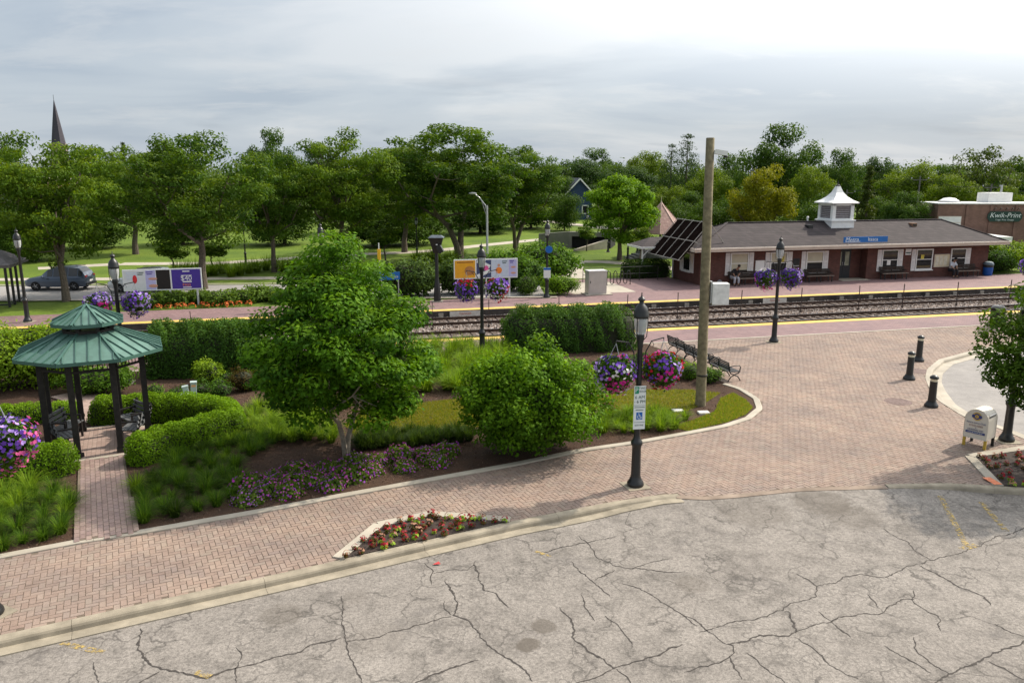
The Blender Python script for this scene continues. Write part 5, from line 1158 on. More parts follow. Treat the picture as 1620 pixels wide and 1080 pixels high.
# black hooded platform light
p0 = G(692, 477); o = empty('hooded_light', p0, 0, 'black hooded light column beside the orange billboard', 'light post'); h = ztop(373, p0.y)
MB().box((-.32, -.28, 0), (.32, .28, .05)).build('footing', CONC_LIGHT, o); MB().lathe([(.22, .05), (.20, .5), (.17, 1.0), (.13, 1.25), (.105, 1.5), (.10, h-.8)], 12).build('column', BLACK, o, smooth=True)
m_ = MB(); m_.add([(-.16, -.12, h-1.0), (.16, -.12, h-1.0), (.16, .14, h-1.0), (-.16, .14, h-1.0), (-.42, -.28, h-.1), (.42, -.28, h-.1), (.42, .28, h-.1), (-.42, .28, h-.1)], [(3,2,1,0),(4,5,6,7),(0,1,5,4),(1,2,6,5),(2,3,7,6),(3,0,4,7)]).build('housing', BLACK, o)
MB().add([(-.46, -.34, h-.1), (.46, -.34, h-.1), (.46, .34, h-.1), (-.46, .34, h-.1), (-.30, -.2, h+.02), (.30, -.2, h+.02), (.30, .2, h+.02), (-.30, .2, h+.02)], [(3,2,1,0),(4,5,6,7),(0,1,5,4),(1,2,6,5),(2,3,7,6),(3,0,4,7)]).build('hood', plain('hood_grey', (.10, .12, .15), .4), o)
MB().obox((.12, -.2, h-.55), (.34, -.24, h-.95), .22, .3).build('speaker_horn', BLACK, o); MB().box((.0, -.30, h-.52), (.10, -.27, h-.46)).build('glass', SIGNW, o)
# silver cabinet
p0 = G(945, 467); o = empty('equipment_cabinet', p0, TA, 'silver metal equipment cabinet on the far platform', 'cabinet'); h = ztop(430, p0.y); MB().box((-.75, -.1, -.02), (1.0, 1.0, .06)).build('slab', CONC_LIGHT, o)
STEEL = plain('cabinet_steel', (.50, .48, .45), .4, metal=.35, var=.08, scale=2)
MB().box((-.55, .05, .06), (.62, .8, h)).build('body', STEEL, o); MB().box((-.58, .02, h), (.65, .83, h+.06)).build('top', plain('cabinet_top', (.62, .62, .62), .4, metal=.4), o); MB().box((-.50, .038, .14), (.56, .049, h-.08)).build('door', STEEL, o); MB().box((-.47, .02, .75), (-.43, .037, .9)).build('handle', BLACK, o)
# bike rack and railing
p0 = Vector((xat(960, 53.2, 0), 53.2, 0)); o = empty('bike_rack', p0, TA, 'black wave bicycle rack beside the silver cabinet', 'bike rack'); pts = []
for k in range(4):
    x = k*.48
    pts += [(x+.0, 0, .12 if k else 0), (x, 0, .78), (x+.05, 0, .9), (x+.12, 0, .95), (x+.19, 0, .9), (x+.24, 0, .78), (x+.24, 0, .2 if k < 3 else 0)]
    if k < 3: pts += [(x+.29, 0, .1), (x+.36, 0, .06), (x+.43, 0, .1)]
MB().tube(pts, .03, 6).build('tube', BLACK, o)
for x in (0, 1.68): MB().lathe([(.07, 0), (.07, .015)], 8).build('foot_plate', BLACK, o, loc=(x, 0, 0))
o = empty('railing', Vector((xat(922, 54.6, 0), 54.6, 0)), TA, 'thin black pipe railing behind the bicycle rack', 'railing')
for z in (.5, .98): MB().tube([(0, 0, z), (5.6, 0, z)], .022, 6).build('rail', BLACK, o)
for k in range(5): MB().tube([(k*1.4, 0, 0), (k*1.4, 0, .98)], .024, 6).build('post', BLACK, o)
# thin stakes between the tracks
for k in range(16):
    s_ = -6 + k*3.55 + (k*37 % 7)*.12
    o = empty('track_stake', TF(s_, 39.15, -.32), TA, 'thin dark steel stake standing between the two tracks', 'stake', 'stakes between the tracks'); MB().obox((0, 0, 0), (.02*((k*13) % 5-2), 0, 1.42), .045, .03).build('stake', plain('stake_steel', (.05, .035, .03), .7), o); MB().obox((-.06, 0, .05), (.06, 0, .05), .05, .1).build('foot', MATS['stake_steel'], o)
# white warning boards on the far platform face
for px, w, lab in ((736, 1.75, 'long white board with red lettering on the platform face below the billboard'), (1225, 1.6, 'long white board with red lettering on the platform face before the station')):
    s_, _ = WP(px, 480, 42.5); o = empty('edge_board', TF(s_, 42.48, 0), TA, lab, 'sign'); MB().box((-w/2, -.02, -.30), (w/2, .0, -.03)).build('board', plain('board_white', (.55, .52, .48), .7, grime=.3), o); text('lettering', 'DANGER', .17, plain('faded_red', (.45, .12, .08), .7), o, (0, -.024, -.16), R_)
# ------------------------------------------------------------------ vegetation
def stuffpart(o): o['kind'] = 'stuff'; return o
def fill_crown(rng, cents, rads, n, flat, leafL, leafW, pal, up=.55, shell=.5, jit=.2, droop=.25, pick=None):
    w = rads**2; k = rng.choice(len(cents), n, p=w/w.sum()); d = rdir(rng, n)
    r = rads[k][:, None]*(shell+(1-shell)*rng.random((n, 1))**.6)*(1+.22*rng.normal(size=(n, 1))*.6)
    P = cents[k] + d*r*np.array([1, 1, flat]); Nn = d*.75+np.array([0, 0, up])+.45*rng.normal(size=(n, 3))
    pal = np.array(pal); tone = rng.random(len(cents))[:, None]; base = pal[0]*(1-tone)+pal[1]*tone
    tip = np.clip((d[:, 2:3]+.2), 0, 1)*rng.random((n, 1))  # upward leaves get a brighter colour, highlights painted into the crown
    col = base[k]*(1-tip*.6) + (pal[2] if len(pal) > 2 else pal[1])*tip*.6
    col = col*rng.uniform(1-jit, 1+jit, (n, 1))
    return leaves('crown', P, Nn, leafL, leafW, col, LEAF, rng, droop)
def make_tree(seed, h, r, cb, tr, ncl, clr, nl, leaf, pal, flat=.75, limbs=8, bark=None, shape='round', forks=1, shell=.45, up=.55, name='tree', droop=.25, aspect=.55, bias=.45, hollow=None, spread=.16):
    rng = np.random.default_rng(seed); rnd = random.Random(seed); cz = (h+cb)/2; rz = (h-cb)/2; C = []; tries = 0
    while len(C) < ncl and tries < 9000:
        tries += 1; d = rdir(rng, 1)[0]; q = d*rng.random()**bias
        if shape == 'vase' and q[2] < -.2: q[:2] *= .75
        if shape == 'cone': q[:2] *= .95*(1-(q[2]+1)/2)*1.6+.08
        if shape == 'dome' and q[2] < 0: q[2] *= .6
        if shape == 'ovoid': q[:2] *= (1-.62*max(0, q[2])**1.2)*(1-.10*max(0, -q[2]))
        p = np.array([q[0]*(r-clr*.6), q[1]*(r-clr*.6), cz+q[2]*(rz-clr*.55*flat)])
        if hollow and p[2] < hollow[1] and math.hypot(p[0], p[1]) < hollow[0]: continue
        if all(np.linalg.norm((p-c)*[1, 1, 1/flat]) > clr*.72 for c in C): C.append(p)
    C = np.array(C); R = clr*rng.uniform(.65, 1.3, len(C))
    o = empty(name)
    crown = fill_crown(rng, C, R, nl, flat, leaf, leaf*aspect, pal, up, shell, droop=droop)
    stuffpart(mobj('crown', crown, o))
    m_ = MB(); th = cb + (h-cb)*.18; bk = bark or BARK
    tops = []
    for f in range(forks):
        a = 2*math.pi*f/forks + rnd.random(); sp = 0 if forks == 1 else spread*th
        pts = [Vector((0, 0, -.08)), Vector((math.cos(a)*sp*.35, math.sin(a)*sp*.35, th*.33)), Vector((math.cos(a)*sp*1.3+rnd.uniform(-.05, .05)*th, math.sin(a)*sp*1.3+rnd.uniform(-.05, .05)*th, th*.7)), Vector((math.cos(a)*sp*2.4+rnd.uniform(-.06, .06)*th, math.sin(a)*sp*2.4+rnd.uniform(-.06, .06)*th, th))]
        q = tr/math.sqrt(forks)*(1.15 if forks > 1 else 1); m_.tube(pts, [q*1.35, q, q*.85, q*.7], 9); tops.append((pts, q))
    order_ = list(range(len(C))); rnd.shuffle(order_); lim = []
    for j in order_:
        c = Vector(C[j]); pts_, q = min(tops, key=lambda t: (t[0][-1]-c).length)
        if len(lim) < limbs:
            st = pts_[2].lerp(pts_[3], rnd.uniform(.2, 1.0)); rr = q*.5
        else:
            st, rr = min(((p, r_) for L_ in lim for p, r_ in L_), key=lambda t: (t[0]-c).length); rr *= .7
        mid = st.lerp(c, .5) + Vector((rnd.uniform(-.1, .1), rnd.uniform(-.1, .1), -.10))*(c-st).length
        path = [st, st.lerp(mid, .55), mid, mid.lerp(c, .6)+Vector((0, 0, .03*(c-st).length)), c]; rs = [rr, rr*.8, rr*.6, rr*.4, rr*.2]
        m_.tube(path, rs, 6, cap=False)
        if len(lim) < limbs*2: lim.append([(path[2], rs[2]), (path[3], rs[3])])
    m_.build('trunk', bk, o, smooth=True)
    return o
def plant_at(o, loc, rz, sc, label, cat, group=None):
    o.location = loc; o.rotation_euler[2] = rz; o.scale = sc if isinstance(sc, tuple) else (sc,)*3; return tag(o, label, cat, group)

# --- hedges: clipped masses of small leaves round an added dark solid that blocks see-through
def hedge(name, label, pts, w, h, nl, leaf, pal, seed, pw=3.0, wav=.06, top=None, cat='hedge', z0=0.0):
    rng = np.random.default_rng(seed); P2 = np.array([(p[0], p[1]) for p in pts]); hw = w/2
    lo = P2.min(0)-hw*1.2; hi = P2.max(0)+hw*1.2; got = []; tot = 0
    while tot < nl:
        q = lo + (hi-lo)*rng.random((60000, 2)); z = rng.random(60000)*h*1.08; best = np.full(60000, 1e9); vec = np.zeros((60000, 2))
        for a, b_ in zip(P2[:-1], P2[1:]):
            d = b_-a; t = np.clip(((q-a) @ d)/(d @ d), 0, 1); v = q-a-t[:, None]*d; dd = np.hypot(v[:, 0], v[:, 1]); mk = dd < best; best[mk] = dd[mk]; vec[mk] = v[mk]
        wv = 1+wav*(np.sin(q[:, 0]*5.1+z*3)+np.sin(q[:, 1]*6.3-z*4+1)+.8*np.sin(q[:, 0]*11+q[:, 1]*9))*.6
        f = (np.abs(best/hw)**pw + np.abs(z/h)**pw)**(1/pw)/wv; sel = (f > .80) & (f < 1.02+.05*rng.random(60000)) & (z > .04)
        s_ = np.where(sel)[0]; nrm = np.zeros((len(s_), 3)); b2 = best[s_]; dirv = vec[s_]/np.maximum(b2, 1e-6)[:, None]
        nrm[:, :2] = dirv*((b2/hw)**(pw-1))[:, None]; nrm[:, 2] = (z[s_]/h)**(pw-1)*hw/h*1.2+.05
        got.append((np.column_stack([q[s_], z[s_]+z0]), nrm)); tot += len(s_)
    P = np.concatenate([g[0] for g in got])[:nl]; Nn = unit(np.concatenate([g[1] for g in got])[:nl])
    o = empty(name, label=label, cat=cat)
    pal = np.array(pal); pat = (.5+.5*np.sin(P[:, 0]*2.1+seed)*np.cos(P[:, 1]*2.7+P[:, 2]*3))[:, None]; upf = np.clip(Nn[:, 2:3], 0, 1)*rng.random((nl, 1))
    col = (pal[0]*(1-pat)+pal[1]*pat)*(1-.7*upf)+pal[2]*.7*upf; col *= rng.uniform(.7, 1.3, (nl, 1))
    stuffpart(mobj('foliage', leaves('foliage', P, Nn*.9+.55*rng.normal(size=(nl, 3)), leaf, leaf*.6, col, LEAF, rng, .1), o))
    cm = MB(); k = .80
    for a, b_ in zip(P2[:-1], P2[1:]):
        d = Vector((*(b_-a), 0)); q = Vector((-d.y, d.x, 0)).normalized()*hw*k
        ring = []
        for zf, wf in ((0, 1), (.5, 1), (.68, .9), (.76, .7)): ring.append((zf, wf))
        A_, B_ = Vector((*a, z0)), Vector((*b_, z0)); vs = []
        for e_ in (A_, B_):
            for s1_ in (1, -1):
                for zf, wf in (ring if s1_ == 1 else ring[::-1]): vs.append(e_+q*wf*s1_+Vector((0, 0, zf*h)))
        n_ = len(ring)*2; cm.add(vs, [(i, (i+1) % n_, n_+(i+1) % n_, n_+i) for i in range(n_)]+[tuple(range(n_-1, -1, -1)), tuple(range(n_, 2*n_))])
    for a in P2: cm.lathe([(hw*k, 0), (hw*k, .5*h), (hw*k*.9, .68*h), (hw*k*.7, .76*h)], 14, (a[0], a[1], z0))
    cm.build('dark_core', CORE, o); return o
def bush(name, label, loc, r, h, nl, leaf, pal, seed, ncl=26, clr=None, cat='shrub', core=True, up=.5, aspect=.6, group=None, base=.06, shell=.45):
    rng = np.random.default_rng(seed); C = []; clr = clr or r[0]*.36; t_ = 0
    while len(C) < ncl and t_ < 6000:
        t_ += 1; d = rdir(rng, 1)[0]; u = rng.random()**.3; p = np.array([d[0]*(r[0]-clr*.7)*u, d[1]*(r[1]-clr*.7)*u, h*.5+d[2]*(h*.5-clr*.5)*u])
        if p[2] > base+clr*.3 and all(np.linalg.norm(p-c) > clr*.6 for c in C): C.append(p)
    C = np.array(C); C = C*(1+.10*rng.normal(size=(len(C), 1))*[1, 1, .6]); R = clr*rng.uniform(.55, 1.4, len(C)); o = empty(name, loc, 0, label, cat, group)
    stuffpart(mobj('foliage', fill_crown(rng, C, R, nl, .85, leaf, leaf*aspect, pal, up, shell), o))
    n2 = nl//3; d = rdir(rng, n2); P = d*np.array([r[0]*.66, r[1]*.66, h*.39])*rng.uniform(.8, 1.15, (n2, 1))+[0, 0, h*.48]; k_ = P[:, 2] > .03
    stuffpart(mobj('inner_foliage', leaves('inner_foliage', P[k_], d[k_]+[0, 0, .4]+.5*rng.normal(size=(k_.sum(), 3)), leaf, leaf*aspect, mixcol(rng, int(k_.sum()), pal[:2], .25), LEAF, rng), o))
    if core: MB().ell((0, 0, h*.47), (r[0]*.60, r[1]*.60, h*.38), 14, 9, .08, random.Random(seed)).build('dark_core', CORE, o)  # added dark solid, closes the view through the leaves
    else:
        m_ = MB()
        for k in range(7): a = k*.9; m_.tube([(0, 0, 0), (math.cos(a)*r[0]*.3, math.sin(a)*r[1]*.3, h*.4), (math.cos(a)*r[0]*.6, math.sin(a)*r[1]*.6, h*.75)], [.02, .014, .005], 5)
        m_.build('stems', BARK, o)
    return o
DKG = [(.020, .055, .012), (.038, .09, .018), (.075, .16, .025)]
MIDG = [(.035, .085, .012), (.06, .135, .018), (.115, .215, .03)]
LIME = [(.075, .14, .015), (.13, .22, .02), (.20, .30, .03)]
YEWG = [(.055, .12, .010), (.09, .185, .012), (.18, .31, .018)]
# clipped hedges
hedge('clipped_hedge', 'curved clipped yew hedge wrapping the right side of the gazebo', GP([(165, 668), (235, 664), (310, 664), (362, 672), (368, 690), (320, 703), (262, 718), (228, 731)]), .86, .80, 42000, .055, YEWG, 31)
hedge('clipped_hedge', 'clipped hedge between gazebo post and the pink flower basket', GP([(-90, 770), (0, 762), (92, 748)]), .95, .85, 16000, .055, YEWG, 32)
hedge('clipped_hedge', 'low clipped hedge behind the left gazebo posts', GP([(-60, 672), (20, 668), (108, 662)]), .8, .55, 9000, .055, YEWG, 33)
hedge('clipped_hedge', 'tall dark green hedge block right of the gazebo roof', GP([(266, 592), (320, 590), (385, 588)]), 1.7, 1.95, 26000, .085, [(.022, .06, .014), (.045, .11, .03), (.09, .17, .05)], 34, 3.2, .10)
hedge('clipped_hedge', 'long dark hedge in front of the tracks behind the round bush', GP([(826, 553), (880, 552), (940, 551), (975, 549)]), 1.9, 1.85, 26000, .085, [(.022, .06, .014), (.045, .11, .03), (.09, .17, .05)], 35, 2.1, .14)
bush('shrub', 'tall light green shrub mass left behind the gazebo', G(-30, 615), (2.3, 1.6), 2.55, 9000, .13, LIME, 36, 34, .75)
bush('shrub', 'light green shrub behind the gazebo roof, right half of the mass', G(75, 606), (2.0, 1.4), 2.35, 8000, .13, LIME, 37, 30, .7)
bush('shrub', 'dark lower shrub seen between the gazebo posts', G(150, 622), (1.6, .8), 1.0, 4000, .10, MIDG, 38, 22, .4)
bush('shrub', 'small lime green shrub in front of the tall hedge block', G(331, 609), (.62, .55), .95, 2400, .08, LIME, 39, 18, .26)
bush('shrub', 'dark reddish barberry shrub left of the shade tree', G(386, 618), (.55, .5), .8, 1800, .06, [(.035, .025, .012), (.06, .04, .02), (.07, .08, .02)], 40, 16, .24)
bush('shrub', 'second dark reddish barberry shrub close to the shade tree', G(415, 612), (.5, .5), .75, 1600, .06, [(.035, .025, .012), (.05, .05, .02), (.07, .09, .02)], 41, 16, .24)
bush('round_bush', 'big round leafy bush in the middle of the garden', G(838, 712), (2.15, 1.8), 2.95, 30000, .11, [(.035, .09, .008), (.07, .165, .012), (.18, .32, .025)], 42, 150, .42, cat='bush', shell=.35)
# the shade tree
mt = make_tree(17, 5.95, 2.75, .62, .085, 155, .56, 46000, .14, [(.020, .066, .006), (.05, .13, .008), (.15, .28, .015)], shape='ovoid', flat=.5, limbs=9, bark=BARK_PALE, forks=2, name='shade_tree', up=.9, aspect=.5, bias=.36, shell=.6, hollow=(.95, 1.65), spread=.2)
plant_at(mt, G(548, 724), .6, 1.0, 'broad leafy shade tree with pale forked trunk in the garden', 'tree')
# young tree at the right edge
yt = make_tree(9, 5.2, 2.2, 1.3, .085, 80, .5, 20000, .12, [(.025, .06, .010), (.05, .105, .016), (.10, .17, .03)], flat=.5, limbs=8, name='young_tree', aspect=.55)
plant_at(yt, G(1668, 738), 1.0, 1.0, 'small dark leafed tree cut by the right edge, before the lamp', 'tree')

# --- ornamental grass clumps
def grass_clump(seed, nb, h, spread, w, pal):
    rng = np.random.default_rng(seed); a = rng.random(nb)*2*np.pi; r0 = spread*.25*np.sqrt(rng.random(nb)); L = h*rng.uniform(.65, 1.25, nb); ou = spread*rng.uniform(.2, 1.15, nb)
    dx, dy = np.cos(a), np.sin(a); b0 = np.stack([dx*r0, dy*r0, 0*a], 1); pts = []
    for t_ in (0, .4, .75, 1.0):
        rr = ou*t_**1.7; z = L*(t_ - .52*t_**2.6*ou/spread); pts.append(b0 + np.stack([dx*rr, dy*rr, z], 1))
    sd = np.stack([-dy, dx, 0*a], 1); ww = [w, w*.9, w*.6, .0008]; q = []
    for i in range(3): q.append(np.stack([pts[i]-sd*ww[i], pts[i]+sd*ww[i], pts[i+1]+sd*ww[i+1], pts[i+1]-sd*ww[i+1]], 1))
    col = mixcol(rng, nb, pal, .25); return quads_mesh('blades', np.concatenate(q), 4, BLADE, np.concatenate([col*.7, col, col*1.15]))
GR1 = [(.028, .08, .010), (.055, .13, .013), (.10, .19, .025)]; GR2 = [(.07, .15, .012), (.115, .22, .018), (.17, .27, .035)]
gmeshes = [grass_clump(50+i, 260, .62, .55, .006, GR1) for i in range(4)] + [grass_clump(60+i, 220, .60, .50, .007, GR2) for i in range(3)] + [grass_clump(70+i, 260, .62, .5, .009, [(.018, .045, .01), (.03, .065, .014), (.05, .09, .02)]) for i in range(2)]
def clump(k, p, sc, label, group): 
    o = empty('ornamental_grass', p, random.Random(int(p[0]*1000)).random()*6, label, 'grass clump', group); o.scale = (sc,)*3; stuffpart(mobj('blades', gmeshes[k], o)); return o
rr = np.random.default_rng(77)
def scatter(poly_px, n, mind, seed):
    rng = np.random.default_rng(seed); poly = GP(poly_px); out = []
    for q in tri_area_pts(rng, poly, 4000):
        if all((q[0]-r[0])**2+(q[1]-r[1])**2 > mind**2 for r in out): out.append(q)
        if len(out) >= n: break
    return out
for q in scatter([(0, 872), (112, 848), (118, 800), (100, 778), (0, 790), (-60, 830)], 30, .36, 1): clump(int(rr.choice([0, 1, 2, 3, 7, 4])), Vector((q[0], q[1], 0)), rr.uniform(.5, .85), 'arching ornamental grass clump left of the gazebo path', 'grass clumps left of the gazebo path')
for q in scatter([(-10, 800), (40, 772), (70, 778), (30, 812)], 7, .34, 2): clump(int(rr.integers(4, 7)), Vector((q[0], q[1], 0)), rr.uniform(.7, 1.0), 'light green grass clump below the pink flower basket', 'light grass clumps below the basket')
for q in scatter([(225, 828), (345, 806), (385, 780), (370, 740), (440, 700), (500, 690), (430, 680), (330, 700), (250, 745), (210, 780)], 74, .37, 3): clump(int(rr.choice([0, 1, 2, 3, 7, 8, 0, 1, 5])), Vector((q[0], q[1], 0)), rr.uniform(.45, .8), 'arching ornamental grass clump right of the gazebo path', 'grass clumps right of the gazebo path')
for q in scatter([(310, 700), (430, 668), (505, 662), (470, 690), (350, 715)], 16, .36, 4): clump(int(rr.integers(4, 7)), Vector((q[0], q[1], 0)), rr.uniform(.6, .9), 'fine light grass clump left of the shade tree trunk', 'light grass clumps by the shade tree')
for q in scatter([(950, 690), (1075, 680), (1085, 664), (1010, 655), (945, 664)], 26, .30, 5): clump(int(rr.integers(4, 7)), Vector((q[0], q[1], 0)), rr.uniform(.6, .9), 'bright daylily clump along the kerb right of the round bush', 'daylily clumps by the kerb')
for q in scatter([(560, 632), (735, 628), (800, 585), (800, 548), (640, 556)], 62, .45, 6): clump(int(rr.integers(4, 7)), Vector((q[0], q[1], 0)), rr.uniform(1.0, 1.5), 'lime green daylily clump behind the round bush', 'daylily clumps behind the round bush')
for q in scatter([(565, 712), (745, 700), (745, 686), (575, 692)], 34, .26, 7): clump(int(rr.integers(7, 9)), Vector((q[0], q[1], 0)), rr.uniform(.6, .8), 'dark low grass clump in the shade between tree and bush', 'dark grass clumps in the tree shade')
for q in scatter([(395, 700), (530, 700), (530, 665), (560, 640), (440, 640), (395, 655)], 40, .36, 14): clump(int(rr.integers(4, 7)), Vector((q[0], q[1], 0)), rr.uniform(.6, 1.0), 'leafy light green perennial clump behind the shade tree trunk', 'perennials behind the shade tree')
for i, q in enumerate(scatter([(440, 640), (560, 640), (600, 610), (640, 565), (420, 590)], 12, .8, 15)):
    bush('low_shrub', 'green shrub in the deep bed behind the shade tree crown', Vector((q[0], q[1], 0)), (.6, .55), .8, 900, .08, [MIDG, LIME, DKG][i % 3], 440+i, 14, .26, group='shrubs behind the shade tree crown')
for i, q in enumerate(scatter([(255, 650), (395, 622), (420, 600), (300, 612), (235, 622)], 8, .7, 16)):
    bush('low_shrub', 'low dark shrub between tall hedge block and curved hedge', Vector((q[0], q[1], 0)), (.45, .4), .5, 600, .07, [DKG, MIDG][i % 2], 460+i, 12, .2, group='low shrubs by the tall hedge block')
for i, q in enumerate(scatter([(900, 612), (1010, 600), (1120, 604), (1120, 590), (1010, 575), (900, 590)], 14, .75, 8)):
    bush('low_shrub', 'low green shrub in the bed behind the hanging baskets', Vector((q[0], q[1], 0)), (.5, .45), .6, 700, .07, [MIDG, LIME, DKG][i % 3], 400+i, 12, .22, group='low shrubs behind the baskets')
for (px, py, r, h, lab) in ((1117, 606, .42, .6, 'round green boxwood at the foot of the wooden pole, left'), (1128, 604, .45, .55, 'round green boxwood right of the wooden pole'), (1092, 600, .4, .6, 'bright green boxwood between basket and pole'), (960, 655, .35, .4, 'brownish low plant left of the daylilies')):
    bush('boxwood', lab, G(px, py), (r, r), h, 1200, .05, MIDG if 'brown' not in lab else [(.05, .04, .025), (.08, .06, .03), (.06, .08, .03)], px, 14, r*.42)
# flowering ground cover mounds
def mound(seed):
    rng = np.random.default_rng(seed); o = empty('flower_mound'); n = 900; d = rdir(rng, n); d[:, 2] = np.abs(d[:, 2])
    P = d*np.array([.46, .42, .30])*rng.uniform(.75, 1.05, (n, 1)); P *= (1+.18*np.sin(d[:, :1]*6+seed)*np.cos(d[:, 1:2]*7))
    stuffpart(mobj('foliage', leaves('foliage', P, d+.5*rng.normal(size=(n, 3)), .07, .05, mixcol(rng, n, [(.04, .085, .02), (.08, .14, .03), (.13, .19, .06)]), LEAF, rng), o))
    n = 120; d = rdir(rng, n); d[:, 2] = np.abs(d[:, 2])+.1; d = unit(d); P = d*np.array([.48, .44, .33])*(1+.18*np.sin(d[:, :1]*6+seed)*np.cos(d[:, 1:2]*7))
    stuffpart(mobj('flowers', flower_faces(P, d+.4*rng.normal(size=(n, 3)), .026, mixcol(rng, n, [(.55, .06, .46), (.33, .09, .50), (.58, .12, .42)] if seed % 2 else [(.30, .11, .46), (.42, .13, .48), (.48, .20, .48)]), rng), o)); return o
mp = [mound(91), mound(92), mound(93)]; usedm = set()
for q in scatter([(380, 800), (460, 782), (540, 768), (612, 752), (712, 732), (705, 718), (640, 718), (560, 738), (470, 745), (385, 772)], 27, .5, 9):
    k = int(rr.integers(0, 3)); o = mp[k] if k not in usedm else copy_tree(mp[k]); usedm.add(k)
    plant_at(o, (q[0], q[1], 0), float(rr.random()*6), float(rr.uniform(.8, 1.15)), 'mound of purple flowering ground cover before the shade tree', 'flowers', 'purple flower mounds before the shade tree')
# --- planting beyond the tracks
bush('shrub', 'dark shrub mass behind the hooded light column, left part', TF(5.2, 48.4), (2.6, 1.4), 2.3, 5000, .20, [(.03, .06, .022), (.055, .10, .04), (.09, .15, .06)], 201, 34, .7)
bush('shrub', 'dark shrub mass between hooded light column and billboard', TF(8.6, 48.6), (2.2, 1.3), 2.2, 4500, .20, [(.03, .06, .022), (.055, .10, .04), (.09, .15, .06)], 202, 34, .65)
bush('shrub', 'shrub mass behind the orange billboard', TF(11.6, 49.4), (2.2, 1.3), 2.6, 4500, .20, MIDG, 203, 34, .65)
bush('shrub', 'spreading feathery shrub behind the platform lamp with signs', TF(15.2, 53.0), (3.2, 2.0), 2.7, 7000, .22, MIDG, 204, 44, .7)
bush('shrub', 'shrub behind the right end of the orange billboard', TF(13.0, 49.2), (1.6, 1.2), 2.0, 3500, .18, [(.03, .07, .025), (.05, .11, .04), (.10, .17, .05)], 208, 30, .5)
bush('boxwood', 'bright rounded shrub right of the platform lamp with signs', TF(14.6, 46.95), (1.35, .8), 1.25, 3600, .10, YEWG, 205, 26, .4)
bush('boxwood', 'rounded shrub left of the platform lamp with signs', TF(12.5, 47.4), (.9, .7), 1.3, 2400, .10, [(.03, .07, .02), (.06, .12, .03), (.11, .18, .04)], 206, 20, .36)
hedge('clipped_hedge', 'dark boxy hedge at the left end of the station', [TF(22.0, 53.4), TF(24.2, 53.6)], 1.7, 1.25, 5000, .11, [(.012, .032, .008), (.022, .05, .012), (.05, .09, .02)], 207, 4)
bush('shrub', 'yellow-green shrubs right of the station beside the bin', TF(51.6, 50.6), (2.2, 1.6), 2.5, 4500, .2, LIME, 209, 30, .6)
bush('shrub', 'dark shrubs right of the station beyond the blue bin', TF(50.2, 49.4), (1.6, 1.0), 1.7, 3200, .16, DKG, 210, 26, .5)
for i in range(9):
    s_ = -9.6 + i*1.25; bush('juniper', 'low spreading juniper between billboard and platform', TF(s_, 47.9+.5*(i % 3)), (1.15, .9), .75+.12*(i % 2), 1500, .17, [(.04, .08, .02), (.07, .13, .03), (.12, .19, .04)], 220+i, 16, .36, group='junipers by the wide billboard')
for i in range(12):
    s_ = -8.9 + i*.42 + .1*(i % 3); o = empty('orange_flowers', TF(s_, 47.0+.18*(i % 2)), i, 'small orange flowers below the wide billboard', 'flowers', 'orange flowers by the wide billboard'); rng = np.random.default_rng(i); n = 26; d = rdir(rng, n); d[:, 2] = abs(d[:, 2])
    stuffpart(mobj('flowers', flower_faces(d*[.24, .2, .26]+[0, 0, .05], d+[0, 0, .4], .05, mixcol(rng, n, [(.62, .16, .03), (.5, .10, .03)]), rng), o)); n = 50; d = rdir(rng, n); d[:, 2] = abs(d[:, 2]); stuffpart(mobj('foliage', leaves('foliage', d*[.26, .22, .2], d+[0, 0, .4], .1, .05, mixcol(rng, n, MIDG), LEAF, rng), o))
# --- street and park trees
LOC = [(.022, .058, .010), (.045, .094, .013), (.125, .185, .018)]; LOC2 = [(.030, .070, .010), (.062, .120, .013), (.160, .225, .02)]
def locust(seed, pal, **k):
    a = dict(h=10, r=4.9, cb=3.0, tr=.21, ncl=105, clr=.85, nl=22000, leaf=.22, flat=.55, limbs=10, shape='vase', name='street_tree', aspect=.5, bias=.42); a.update(k); return make_tree(seed, pal=pal, **a)
GRP_T = 'street and park trees'
t1 = locust(101, LOC2, cb=1.9); t2 = locust(102, LOC, cb=2.1); t3 = locust(103, LOC, forks=2, cb=2.2)
def put_tree(src, first, px, Y, top, wpx, rz, label, h0=10., r0=4.9, cat='tree', group=GRP_T):
    o = src if first else copy_tree(src); h = ztop(top, Y); r = wpx/2/F_PX*(Y*_c+4*_s)
    return plant_at(o, (xat(px, Y, 0), Y, -.02), rz, (r/r0, r/r0, h/h0), label, cat, group)
put_tree(t1, True, 105, 46.5, 207, 245, .4, 'broad street tree behind the gazebo beside the dark car')
put_tree(t2, True, 322, 51.5, 200, 265, 1.0, 'broad dark street tree right of the purple billboard')
put_tree(t2, False, 434, 60.5, 232, 170, 2.6, 'dark street tree with leaning trunk left above the shade tree')
put_tree(t1, False, 545, 63, 202, 205, 2.0, 'tall street tree directly above the shade tree')
put_tree(t3, True, 728, 68, 190, 290, .5, 'large forked park tree beside the tall grey street light')
put_tree(t3, False, 815, 74, 226, 170, 3.5, 'park tree overlapping the right side of the large forked one')
put_tree(t1, False, 640, 76, 222, 190, 4.2, 'shaded park tree between the two tall street trees')
put_tree(t2, False, -40, 66, 160, 190, 4.0, 'tall tree cut by the left edge behind the brick building')
put_tree(t1, False, 215, 74, 228, 190, 5.0, 'rear tree between the two broad street trees at left')
pk = make_tree(105, 7.6, 3.7, 1.3, .2, 80, .8, 17000, .25, [(.055, .13, .012), (.095, .195, .014), (.17, .28, .022)], flat=.6, limbs=9, name='park_tree', shape='ovoid', bias=.4)
